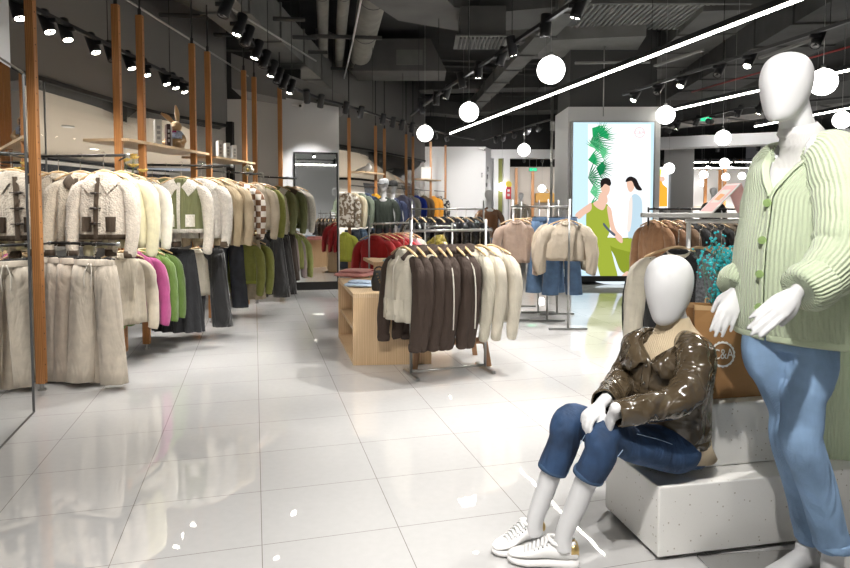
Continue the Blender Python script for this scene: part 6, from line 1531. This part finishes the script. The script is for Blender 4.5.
# ---------------------------------------------------------------- linear lamps
def bar_lamp(a, b, label, r=.013, hangz=ZC):
    t = thing('linear_lamp', label, 'linear lamp', (a+b)/2, 0, 'slim linear lamps'); d = (b-a).normalized(); n = V(-d.y, d.x, 0)*r
    MB().hexa([a-n, b-n, b+n, a+n]+[x+V(0, 0, .02) for x in (a-n, b-n, b+n, a+n)]).build('diffuser', M_LED, t)
    n = n*1.15; MB().hexa([x+V(0, 0, .0205) for x in (a-n, b-n, b+n, a+n)]+[x+V(0, 0, .075) for x in (a-n, b-n, b+n, a+n)]).build('housing', M_LB, t)
    for s in (.1, .5, .9): q = a.lerp(b, s); MB().tube([q+V(0, 0, .07), V(q.x, q.y, hangz)], .002, 5).build('cable', M_STEEL, t)
bar_lamp(atz(450, 134, 2.9), atz(838, -14, 2.9), 'long glowing linear lamp slanting across the ceiling to the top right')
bar_lamp(atz(645, 117, 2.9), atz(880, 64, 2.9), 'glowing linear lamp passing behind the head of the standing mannequin')
bar_lamp(atz(755, 127, 2.9), atz(900, 99, 2.9), 'glowing linear lamp level with the neck of the standing mannequin')
bar_lamp(V(9.6, 23.6, 2.9), V(14.8, 23.2, 2.9), 'far thin linear lamp under the white beam, upper one', .03); bar_lamp(V(9.2, 22.4, 2.62), V(13.6, 22.0, 2.62), 'far thin linear lamp under the white beam, lower one', .03)
# ---------------------------------------------------------------- ducts and pipes
def pipe(P, r, label, name='ceiling_pipe', m=None, cat='pipe', grp=None, bands=0):
    t = thing(name, label, cat, (Vector(P[0])+Vector(P[-1]))/2, 0, grp); MB().tube([Vector(p) for p in P], r, 20, 1).build('pipe_run', m or M_PIPE, t, smooth=True)
    for k in range(bands):
        q = Vector(P[0]).lerp(Vector(P[-1]), (k+.5)/bands); d = (Vector(P[-1])-Vector(P[0])).normalized(); MB().tube([q, q+d*.02], r*1.03, 20).build('clamp', M_DUCT, t, smooth=True)
    return t
def pz(px, py, z): return atz(px, py, z)
Zp = 4.15
pipe([pz(322, -30, Zp), pz(324, 97, Zp)], .085, 'thin grey insulated pipe, left of the three over the aisle', bands=5, grp='insulated pipes')
pipe([pz(346, -30, Zp), pz(336, 97, Zp)], .085, 'thin grey insulated pipe in the middle of the three over the aisle', bands=5, grp='insulated pipes')
pipe([pz(378, -30, Zp+.05), pz(352, 97, Zp+.05)], .20, 'thick grey insulated duct, largest of the three over the aisle', 'round_duct', cat='duct', bands=5)
pipe([pz(364, -15, 3.9), pz(352, 45, 3.9), pz(341, 92, 3.9)], .014, 'thin white conduit beside the thick round duct', 'conduit', M_WHITE, 'conduit')
for y0, k in ((36, 'nearer'), (68, 'farther')):
    a, b = pz(311, y0, 3.98), pz(382, y0+2, 3.98); tag(MB().box((a+b)/2, ((b-a).length, .05, .05), rotz(math.atan2(b.y-a.y, b.x-a.x))).build('support_channel', M_DUCT), 'dark steel channel under the three pipes, the %s one' % k, 'support')
def duct(P, w, h, label, m=None, cat='duct'):
    """rectangular duct: centre line at its underside"""
    P = [Vector(p) for p in P]; R = []
    for i, p in enumerate(P):
        d = (P[min(i+1, len(P)-1)]-P[max(i-1, 0)]).normalized(); n = V(-d.y, d.x, 0).normalized()*w/2
        R.append([p-n, p+n, p+n+V(0, 0, h), p-n+V(0, 0, h)])
    t = thing('air_duct', label, cat, (P[0]+P[-1])/2, 0, 'rectangular ceiling ducts'); MB().rings(R).build('duct_run', m or M_DUCTL, t)
    for a, b in zip(P, P[1:]):
        L = (b-a).length; n = int(L/1.2)
        for k in range(1, n):
            q = a.lerp(b, k/n); d = (b-a).normalized(); MB().box(q+V(0, 0, h/2), (.03, w+.05, h+.05), rotz(math.atan2(d.y, d.x))).build('flange', m or M_DUCTL, t)
    return t
M_DK2 = mat('mid_grey_duct', (.085, .085, .083), .65, var=.2, varscale=2)
M_LT2 = mat('dusty_light_duct', (.20, .20, .195), .65, var=.2, varscale=2)
# big slanting beams/ducts upper left
duct([pz(175, -30, 3.6), pz(345, 112, 3.6)], .55, .5, 'dark duct slanting over the curved light track at the left', M_DUCTL)
for k in range(6):
    a = V(-3.6, 5.4+1.0*k, 3.75+.02*k); tag(MB().tube([a, a+V(2.0, .25, 0)], .03, 8).build('ceiling_pipe', M_DUCT), '%s thin dark pipe crossing above the wooden posts' % ORD[k], 'pipe', 'thin dark pipes above the posts')
struct('ceiling_panel_left', MB().box((-2.9, 7.4, 4.1), (1.7, 4.6, .06)), mat('dusty_ceiling_patch', (.16, .15, .135), .9, var=.2))
pipe([pz(118, -6, 3.3), pz(278, 95, 3.3)], .012, 'thin pale conduit over the wooden posts', 'conduit', M_STEEL, 'conduit')
pipe([pz(232, 9, 3.5), pz(316, 61, 3.5)], .012, 'thin pale conduit slanting towards the three pipes', 'conduit', M_STEEL, 'conduit')
duct([pz(398, -40, 4.0), pz(405, -2, 4.0), pz(425, 14, 4.0), pz(475, 24, 4.0), pz(575, 16, 4.0)], 1.0, .5, 'wide grey duct bending across the top centre', M_DK2)
duct([pz(500, 52, 4.0), pz(640, 46, 4.0)], 1.3, .4, 'light grey duct crossing in front of the dark column', M_LT2)
duct([pz(370, 108, 3.8), pz(470, 118, 3.8)], .5, .35, 'small grey duct over the back units', M_DK2)
duct([pz(420, 92, 4.1), pz(600, 88, 4.1)], .6, .4, 'dark duct running across behind the centre track', M_DUCT)
duct([pz(330, 118, 4.0), pz(560, 112, 4.0)], .9, .5, 'dark duct running across over the back wall', M_DK2)
duct([pz(455, 130, 3.9), pz(600, -20, 3.9)], .30, .25, 'slim grey duct slanting beside the centre track', M_DUCTL)
duct([pz(690, 100, 3.7), pz(900, -10, 3.7)], 1.1, .5, 'broad dark duct slanting over the right side', M_DUCT)
duct([pz(640, 90, 4.1), pz(740, 10, 4.1)], 1.0, .35, 'grey duct left of the broad dark one', M_DUCTL)
duct([pz(660, 128, 3.8), pz(960, 92, 3.8)], 1.2, .5, 'dark duct above the far right sales area', M_DK2)
# ceiling cassette with grille
c0 = pz(481, 43, 3.62)
t = thing('air_diffuser', 'dark box-shaped air diffuser with slatted face under the ceiling', 'air vent', c0)
MB().box(c0+V(0, 0, .22), (.62, .62, .40)).build('plenum_box', M_DK2, t)
MB().box(c0+V(0, 0, .01), (.74, .74, .02)).build('flange', M_DUCTL, t)
g = MB()
for k in range(12): g.box(c0+V(-.30+.055*k, 0, -.01), (.028, .62, .02))
g.build('grille', M_DUCT, t)
c1 = pz(400, 76, 3.9); t = thing('air_handler', 'dark faceted air unit hanging near the far pipes', 'air unit', c1)
MB().hexa([c1+V(-.9, -.5, 0), c1+V(.9, -.5, 0), c1+V(.9, .5, 0), c1+V(-.9, .5, 0), c1+V(-.6, -.5, .6), c1+V(.6, -.5, .6), c1+V(.6, .5, .6), c1+V(-.6, .5, .6)]).build('casing', M_DK2, t); MB().box(c1+V(.2, -.51, .25), (.5, .03, .28)).build('service_panel', M_DUCTL, t)
# corrugated deck panel, top right
t = thing('corrugated_panel', 'light grey corrugated deck panel near the top of the picture', 'ceiling panel', pz(655, 8, 4.2))
o = t.location; mb = MB()
for k in range(26): mb.box(V(o.x-1.0+.08*k, o.y+.3, 4.2), (.045, 1.5, .05))
mb.build('corrugation', M_LT2, t); MB().box(V(o.x, o.y+.3, 4.26), (2.2, 1.6, .05)).build('deck', M_LT2, t); MB().box(V(o.x, o.y-.5, 4.15), (2.3, .08, .1)).build('edge_angle', M_DUCTL, t)
# strut lamps (white slats) near the red pipe
for a, b, l in ((pz(655, 66, 3.3), pz(703, 50, 3.3), 'unlit white strip fitting left of the broad duct'), (pz(760, 58, 3.3), pz(812, 40, 3.3), 'unlit white strip fitting above the standing mannequin'), (pz(575, 63, 3.4), pz(650, 62, 3.4), 'thin pale conduit bracket before the dark column')):
    tag(MB().box((a+b)/2, ((b-a).length, .05, .03), rotz(math.atan2(b.y-a.y, b.x-a.x))).build('strip_fitting', M_LT2), l, 'fitting')
pipe([pz(692, 92, 3.4), pz(880, 38, 3.4)], .014, 'thin red sprinkler pipe over the standing mannequin', 'sprinkler_pipe', mat('red_pipe_paint', (.22, .02, .02), .5), 'pipe')
for k in range(10):
    a = pz(430+12*k, 60+6*k, 4.3); tag(MB().tube([a, a+V(2.6, .4, 0)], .02, 6).build('ceiling_pipe', M_DK2), '%s thin dark pipe among the centre ducts, counted from the left' % ORD[k], 'pipe', 'thin pipes among the ducts')
# ---------------------------------------------------------------- exit signs, cameras
M_EXIT = emis('exit_green', (.05, .75, .35), 1.1)
def exit_sign(px, py, Y, label, s=1.0):
    p = at(px, py, Y); t = thing('exit_sign', label, 'exit sign', p, 0, 'hanging exit signs'); w, h = .36*s, .16*s
    MB().box((0, 0, 0), (w, .04, h), bev=.006).build('sign_body', M_STEEL, t, rel=False); MB().box((0, -.022, 0), (w*.86, .004, h*.72)).build('lit_face', M_EXIT, t, rel=False)
    q = MB(); q.tube([V(-.02, -.026, .012), V(.01, -.026, -.005), V(.035, -.026, -.035)], .005, 6); q.tube([V(.01, -.026, -.005), V(-.025, -.026, -.03)], .005, 6); q.sphere((.0, -.026, .032), .009, 8, 6); q.tube([V(-.03, -.026, .0), V(.03, -.026, .012)], .004, 6); q.build('running_figure', M_WHITE, t, rel=False)
    for x in (-.4, .4): MB().tube([V(x*w, 0, h/2), V(x*w, 0, ZC-p.z)], .006, 6).build('suspension_rod', M_STEEL, t, rel=False)
exit_sign(706, 119, 15.0, 'green exit sign hung on two rods right of the column', .85); exit_sign(533, 169.5, 20.3, 'small green exit sign inside the shop beyond the opening', .75)
def camera(p, lb):
    t = thing('security_camera', lb, 'security camera', p, 0, 'white security cameras'); MB().box((-.05, 0, .02), (.12, .06, .05), bev=.01).build('bracket', M_WHITE, t, rel=False); MB().sphere((.03, -.05, -.02), .045, 14, 10).build('camera_housing', M_WHITE, t, smooth=True, rel=False); MB().sphere((.035, -.082, -.025), .022, 10, 8).build('lens', M_BLACK, t, smooth=True, rel=False)
camera(at(299, 105, 9.85), 'white dome security camera high on the white wall above the mirror'); camera(at(483, 149, 17.8), 'small white security camera on the back wall near the shop opening')
# ---------------------------------------------------------------- light box
t = thing('light_box', 'tall backlit fashion poster on the white column', 'light box', (3.22, 10.95, 1.5))
X0, X1, Z0, Z1, YB = 2.50, 3.86, .13, 2.74, 10.86
MB().box(((X0+X1)/2, YB+.07, (Z0+Z1)/2), (X1-X0+.05, .13, Z1-Z0+.05)).build('box_frame', M_STEEL, t)
MB().box(((X0+X1)/2, YB+.03, .10), (X1-X0+.06, .16, .09)).build('base_rail', M_BLACK, t)
M_BG = emis('poster_backlit_white', (.62, .86, 1.0), .80)
def bm_(n, c, s=.8): return emis('poster_'+n, c, s)
def pp(px, py):   # light box plane point of an image pixel
    return at(px, py, YB)
def smooth_loop(P, n=4):
    out = []; N_ = len(P)
    for i in range(N_):
        a, b, c, d = (P[(i+j-1) % N_] for j in range(4))
        for k in range(n):
            t = k/n; out.append([.5*(2*q+(-p+r)*t+(2*p-5*q+4*r-w)*t*t+(-p+3*q-3*r+w)*t**3) for p, q, r, w in zip(a, b, c, d)])
    return out
def flat_(nm, pts, m, k=1):
    P = smooth_loop(pts)
    MB().poly([pp(p[0], p[1])+V(0, -.0012*k, 0) for p in P]).build(nm, m, t)
MB().box(((X0+X1)/2, YB+.003, (Z0+Z1)/2), (X1-X0, .006, Z1-Z0)).build('poster_sheet', M_BG, t)
MB().quad(pp(588, 124)+V(0, -.001, 0), pp(588, 246)+V(0, -.001, 0), pp(650, 246)+V(0, -.001, 0), pp(651, 124)+V(0, -.001, 0)).build('white_wall_print', bm_('wall', (.93, .97, 1), .86), t)
# palm leaves
rsx = random.Random(3); G1 = bm_('leaf', (.02, .36, .12)); G2 = bm_('leafdark', (.01, .20, .07)); G3 = bm_('leaflight', (.12, .55, .25))
for cx, cy, a0, a1, R_, n, mm in ((600, 136, -100, 20, 18, 14, G1), (596, 168, -40, 60, 20, 13, G2), (594, 148, -150, 40, 12, 14, G3), (592, 128, -10, 80, 20, 9, G1), (590, 142, -60, 40, 26, 12, G2), (600, 152, -80, 60, 14, 12, G3), (588, 160, -50, 30, 22, 9, G1), (588, 178, -70, 50, 24, 10, G2), (590, 192, -60, 40, 20, 9, G3), (590, 206, -60, 30, 16, 7, G1)):
    lf = MB()
    for k in range(n):
        a = math.radians(a0+(a1-a0)*k/(n-1)); L = R_*(.7+.3*rsx.random()); dx, dy = math.cos(a), math.sin(a); nx, ny = -dy*.75, dx*.75
        lf.poly([pp(cx, cy)+V(0, -.003, 0), pp(cx+dx*L*.4+nx, cy+dy*L*.4+ny)+V(0, -.003, 0), pp(cx+dx*L, cy+dy*L)+V(0, -.003, 0), pp(cx+dx*L*.4-nx, cy+dy*L*.4-ny)+V(0, -.003, 0)])
    lf.build('palm_leaf_print', mm, t)
LIME = bm_('lime', (.36, .44, .05)); LIMD = bm_('limedark', (.26, .33, .03)); SKN = bm_('skin', (.85, .55, .42)); HR = bm_('hair', (.02, .015, .015)); WHT = bm_('white', (1, 1, 1), .9); PBL = bm_('paleblue', (.50, .66, .76), .85)
flat_('seat_print', [(590, 262), (604, 246), (622, 240), (630, 262), (634, 282), (596, 282)], bm_('seat', (.80, .90, .98), .8), 3)
flat_('trouser_print', [(588, 236), (596, 230), (608, 238), (611, 250), (614, 262), (617, 279), (602, 279), (596, 260), (589, 248)], LIME, 5)
flat_('trouser_print', [(606, 238), (620, 238), (634, 238), (639, 244), (639, 256), (635, 266), (627, 273), (620, 270), (614, 255), (608, 246)], LIMD, 4)
flat_('trouser_print', [(606, 238), (620, 239), (634, 239), (637, 245), (634, 252), (622, 250), (611, 246)], LIME, 5)
flat_('top_print', [(587, 209), (592, 203), (597, 204), (602, 210), (606, 204), (609, 208), (610, 222), (608, 236), (600, 240), (589, 238), (586, 224)], LIME, 6)
flat_('arm_print', [(587, 205), (591, 203), (591, 210), (584, 215), (579, 219), (575, 215), (580, 210)], SKN, 7)
flat_('arm_print', [(607, 206), (611, 209), (613, 220), (616, 230), (622, 237), (622, 243), (617, 240), (611, 230), (608, 216)], SKN, 7)
flat_('chest_print', [(593, 203), (600, 200), (606, 203), (603, 210), (597, 208)], SKN, 7)
flat_('neck_print', [(600, 193), (606, 194), (607, 203), (598, 204)], SKN, 7)
flat_('face_print', [(601, 185), (605, 183), (609, 185), (609.5, 191), (606.5, 196), (603, 194), (601, 190)], SKN, 8)
flat_('hair_print', [(600.5, 187), (600.5, 181), (604, 178), (609, 178.5), (611, 183), (609.5, 186), (605, 184), (602, 187)], HR, 9)
flat_('belt_print', [(604, 223), (609, 229), (615, 234), (614, 236), (608, 231), (603, 225)], bm_('belt', (.10, .12, .16)), 8)
flat_('dress_print', [(630, 200), (634, 194), (639, 196), (642, 202), (642, 218), (641, 240), (632, 240), (628, 236), (630, 216)], PBL, 4)
flat_('arm_print', [(629, 201), (632, 197), (632, 214), (630, 230), (627, 230), (628, 214)], bm_('skinpale', (.92, .76, .70), .85), 5)
flat_('face_print', [(626.5, 182), (630, 179), (634, 182), (634, 188), (631, 192), (628, 190)], SKN, 6)
flat_('hair_print', [(625.5, 182), (627, 178), (631, 176.5), (636, 179), (639, 185), (642, 190), (637, 190), (634, 186), (631.5, 181)], HR, 7)
flat_('foot_print', [(621, 277), (627, 271), (630, 276), (625, 280)], SKN, 6)
ring = MB(); LOG = bm_('logo', (.90, .50, .52), .9); cx, cy = 639.5, 132.5
ring.rings([[pp(cx+r*math.cos(2*PI*k/40), cy+r*math.sin(2*PI*k/40))+V(0, -.004, 0) for k in range(40)] for r in (4.6, 5.3)], True, False, False); ring.build('roundel_print', LOG, t)
tx = text_mb('C&A', .085, .0003); cen = pp(cx, cy)+V(0, -.004, 0); tx.v = [cen+V(v.x, -v.z, v.y) for v in tx.v]; tx.build('logo_print', LOG, t)
# ---------------------------------------------------------------- far details
# orange poster on the pillar
p0 = at(662, 188, 17.3); t = thing('wall_poster', 'yellow and orange fashion poster on the grey pillar far right', 'poster', p0)
def fp(x, z): return p0+V(x, 0, z)
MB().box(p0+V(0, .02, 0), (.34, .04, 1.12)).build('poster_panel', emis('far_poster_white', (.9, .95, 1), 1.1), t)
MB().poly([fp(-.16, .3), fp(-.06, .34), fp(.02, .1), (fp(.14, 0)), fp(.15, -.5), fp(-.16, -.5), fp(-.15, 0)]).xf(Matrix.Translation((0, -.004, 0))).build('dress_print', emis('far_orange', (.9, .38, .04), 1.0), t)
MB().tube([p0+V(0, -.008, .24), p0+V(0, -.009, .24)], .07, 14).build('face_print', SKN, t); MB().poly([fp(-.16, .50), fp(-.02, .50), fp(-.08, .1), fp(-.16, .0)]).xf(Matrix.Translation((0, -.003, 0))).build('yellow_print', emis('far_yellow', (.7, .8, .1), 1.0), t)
# yellow and red blade sign in the opening
p0 = at(508.5, 193, 18.9); t = thing('promotional_sign', 'yellow and red upright sign inside the shop opening', 'sign', p0)
MB().box(p0, (.16, .03, .36)).build('red_panel', mat('red_sign', (.55, .02, .03), .5), t); MB().tube([p0+V(0, .014, .25), p0+V(0, -.014, .25)], (.095, .10), 20).build('yellow_top', mat('yellow_sign', (.80, .62, .05), .5), t); MB().tube([p0-V(0, 0, .18), V(p0.x, p0.y, 0)], .012, 8).build('stand', M_STEEL, t)
q = MB(); q.box(p0+V(0, -.017, .07), (.07, .003, .07)); q.box(p0+V(0, -.017, -.06), (.07, .003, .07)); q.build('sign_mark', M_WHITE, t)
# letters on the wall return
for i, (s_, px, py, sz) in enumerate((('男', 487.5, 169.5, .11), ('IT', 481.5, 175.5, .13), ('男', 487, 177.2, .11), ('10', 486, 185, .12))):
    tx = text_mb(s_, sz*1.45, .003); d = V(.34, 1.0, 0).normalized(); a = V(1.70, 18.3, 0); u = (px-425)/F; k = (u*a.y-a.x)/(d.x-u*d.y); c = at(px, py, a.y+d.y*k)+V(.93, -.32, 0)*.012
    tx.v = [c+d*(v.x*1.25)+V(0, 0, v.y)+V(.93, -.32, 0)*v.z for v in tx.v]; tag(tx.build('wall_lettering', M_BLACKM), ['upper dark character on the white wall beside the opening', 'two dark letters in the second line on the white wall', 'dark character ending the second line on the white wall', 'lowest dark figures on the white wall beside the opening'][i], 'lettering', 'dark lettering on the white wall')
# wooden posts inside the far shop and far right
for px, Y, lb in ((516, 23.5, 'far wooden post left of the taupe-coated mannequin'), (532.5, 23.5, 'far wooden post right of the taupe-coated mannequin'), (705, 24.5, 'far wooden post left of the mannequin in black jacket'), (719.5, 24.8, 'far wooden post right of the mannequin in black jacket'), (724, 24.0, 'far wooden post under the small globe by the pink sign')):
    tag(MB().box((gx(px, Y, 1.5), Y, 1.35), (.10, .08, 2.7)).build('wooden_post', M_OAK), lb, 'post', 'far wooden posts')
t = thing('handbag', 'ochre bags on a pale shelf in the shop beyond the opening', 'display', (4.2, 24.2, 1.4)); t['category'] = 'handbag'; t['label'] = 'wide ochre bag on the cream wall of the shop beyond the opening'
MB().box((gx(545, 24.2, 1.5), 24.2, 1.62), (.75, .2, .36), bev=.05).build('bag_body', mat('ochre_leather', (.75, .42, .10), .6), t); MB().tube([V(gx(545, 24.2, 1.5)-.2, 24.2, 1.78), V(gx(545, 24.2, 1.5), 24.2, 1.98), V(gx(545, 24.2, 1.5)+.2, 24.2, 1.78)], .015, 8, 3).build('handle', mat('ochre_leather', (.75, .42, .10), .6), t)
t = thing('display_shelf', 'long pale shelf unit along the far right wall', 'shelf', (10.5, 23.0, 0))
for z in (.5, 1.0, 1.28): MB().box((10.2, 23.0, z), (3.0, .4, .03)).build('shelf_board', M_BIRCHX, t)
for x in (8.75, 10.2, 11.65): MB().box((x, 23.0, .64), (.04, .4, 1.28)).build('upright', M_BIRCH, t)
# tall steel post beside the column
p = V(gx(551.5, 11.5, 2), 11.5, 0); t = thing('conduit', 'tall grey conduit with a small sensor beside the light box column', 'conduit', p)
MB().tube([p, p+V(0, 0, 3.3)], .025, 10).build('conduit_pipe', M_STEEL, t, smooth=True); MB().box(p+V(0, -.03, 2.75), (.07, .06, .16)).build('sensor_box', M_STEEL, t)
pipe([V(3.0, 10.86, ZC), V(3.0, 10.86, 3.45), V(3.0, 10.86, 2.84)], .01, 'thin conduit dropping to the top of the light box', 'conduit', M_STEEL, 'conduit')
T12 = [(-3, -2.0, 2.9), (5, -1.6, 2.9)]  # track and heads added behind the camera to light the mirrored rear
track('added light track behind the camera, brightening what the mirror shows', T12)
for i in range(5):
    p = V(-2.4+1.6*i, -1.97+.08*i, 2.9); spotlight(p, p+V(.1, -1.6, -2.2), '%s added black fill spotlight behind the camera' % ORD[i], 'added fill spotlights behind the camera', 220, True, 90)
# ---------------------------------------------------------------- behind the camera: what the mirror sees
ra2, rb2 = V(-2.2, -2.6, 0), V(-.7, -2.6, 0); steel_rack('steel rack of beige trousers seen only in the mirror', ra2, rb2, 1.2, 1.35, .2)
for k in range(6):
    t_ = thing('trousers', '%s pair of beige trousers on the rack behind the camera' % ORD[k], 'trousers', (-2.0+.22*k, -2.6, 1.15), .3, 'beige trousers behind the camera'); build_trousers(t_, fab('wool', (.56, .49, .40)), {'L': .95, 'flare': .09, 'seed': k})
for k, (x, y, z) in enumerate(((-.8, -1.5, 2.5), (-2.2, -3.5, 2.5), (1.2, -3.0, 2.5))):
    t_ = thing('globe_pendant', ['white globe pendant behind the camera over the trousers', 'white globe pendant farthest behind the camera', 'white globe pendant behind the camera to the right'][k], 'pendant lamp', (x, y, z), 0, 'white globe pendants')
    for nm, me in (('globe', GM), ('globe_cap', CAPM)): o = bpy.data.objects.new(nm, me); C.objects.link(o); o.parent = t_
    MB().tube([V(0, 0, .15), V(0, 0, ZC-z)], .0025, 5).build('cable', M_STEEL, t_, rel=False)
bar_lamp(V(-4, -4.5, 2.9), V(4, -4.2, 2.9), 'linear lamp behind the camera, seen in the mirrors')
print('lights', NL[0])
EXPOSURE = 0.48
# ---------------------------------------------------------------- camera, world, view
cam = bpy.data.cameras.new('camera'); co = bpy.data.objects.new('camera', cam); C.objects.link(co)
cam.sensor_width = 36; cam.sensor_fit = 'HORIZONTAL'; cam.lens = 36*F/850; cam.shift_y = -(284-PY0)/850; cam.clip_start = .05; cam.clip_end = 100
co.location = (0, 0, EYE); co.rotation_euler = (PI/2-TH, 0, 0); SC.camera = co
w = bpy.data.worlds.new('world'); SC.world = w; w.use_nodes = True
w.node_tree.nodes['Background'].inputs[0].default_value = (.9, .92, 1, 1); w.node_tree.nodes['Background'].inputs[1].default_value = .3
SC.view_settings.view_transform = 'Standard'; SC.view_settings.look = 'None'; SC.view_settings.gamma = 1; SC.view_settings.use_curve_mapping = False
SC.view_settings.exposure = EXPOSURE
SC.cycles.max_bounces = 7; SC.cycles.diffuse_bounces = 3; SC.cycles.glossy_bounces = 4; SC.cycles.transmission_bounces = 5; SC.cycles.transparent_max_bounces = 8
SC.cycles.caustics_reflective = False; SC.cycles.caustics_refractive = False; SC.cycles.sample_clamp_indirect = 4
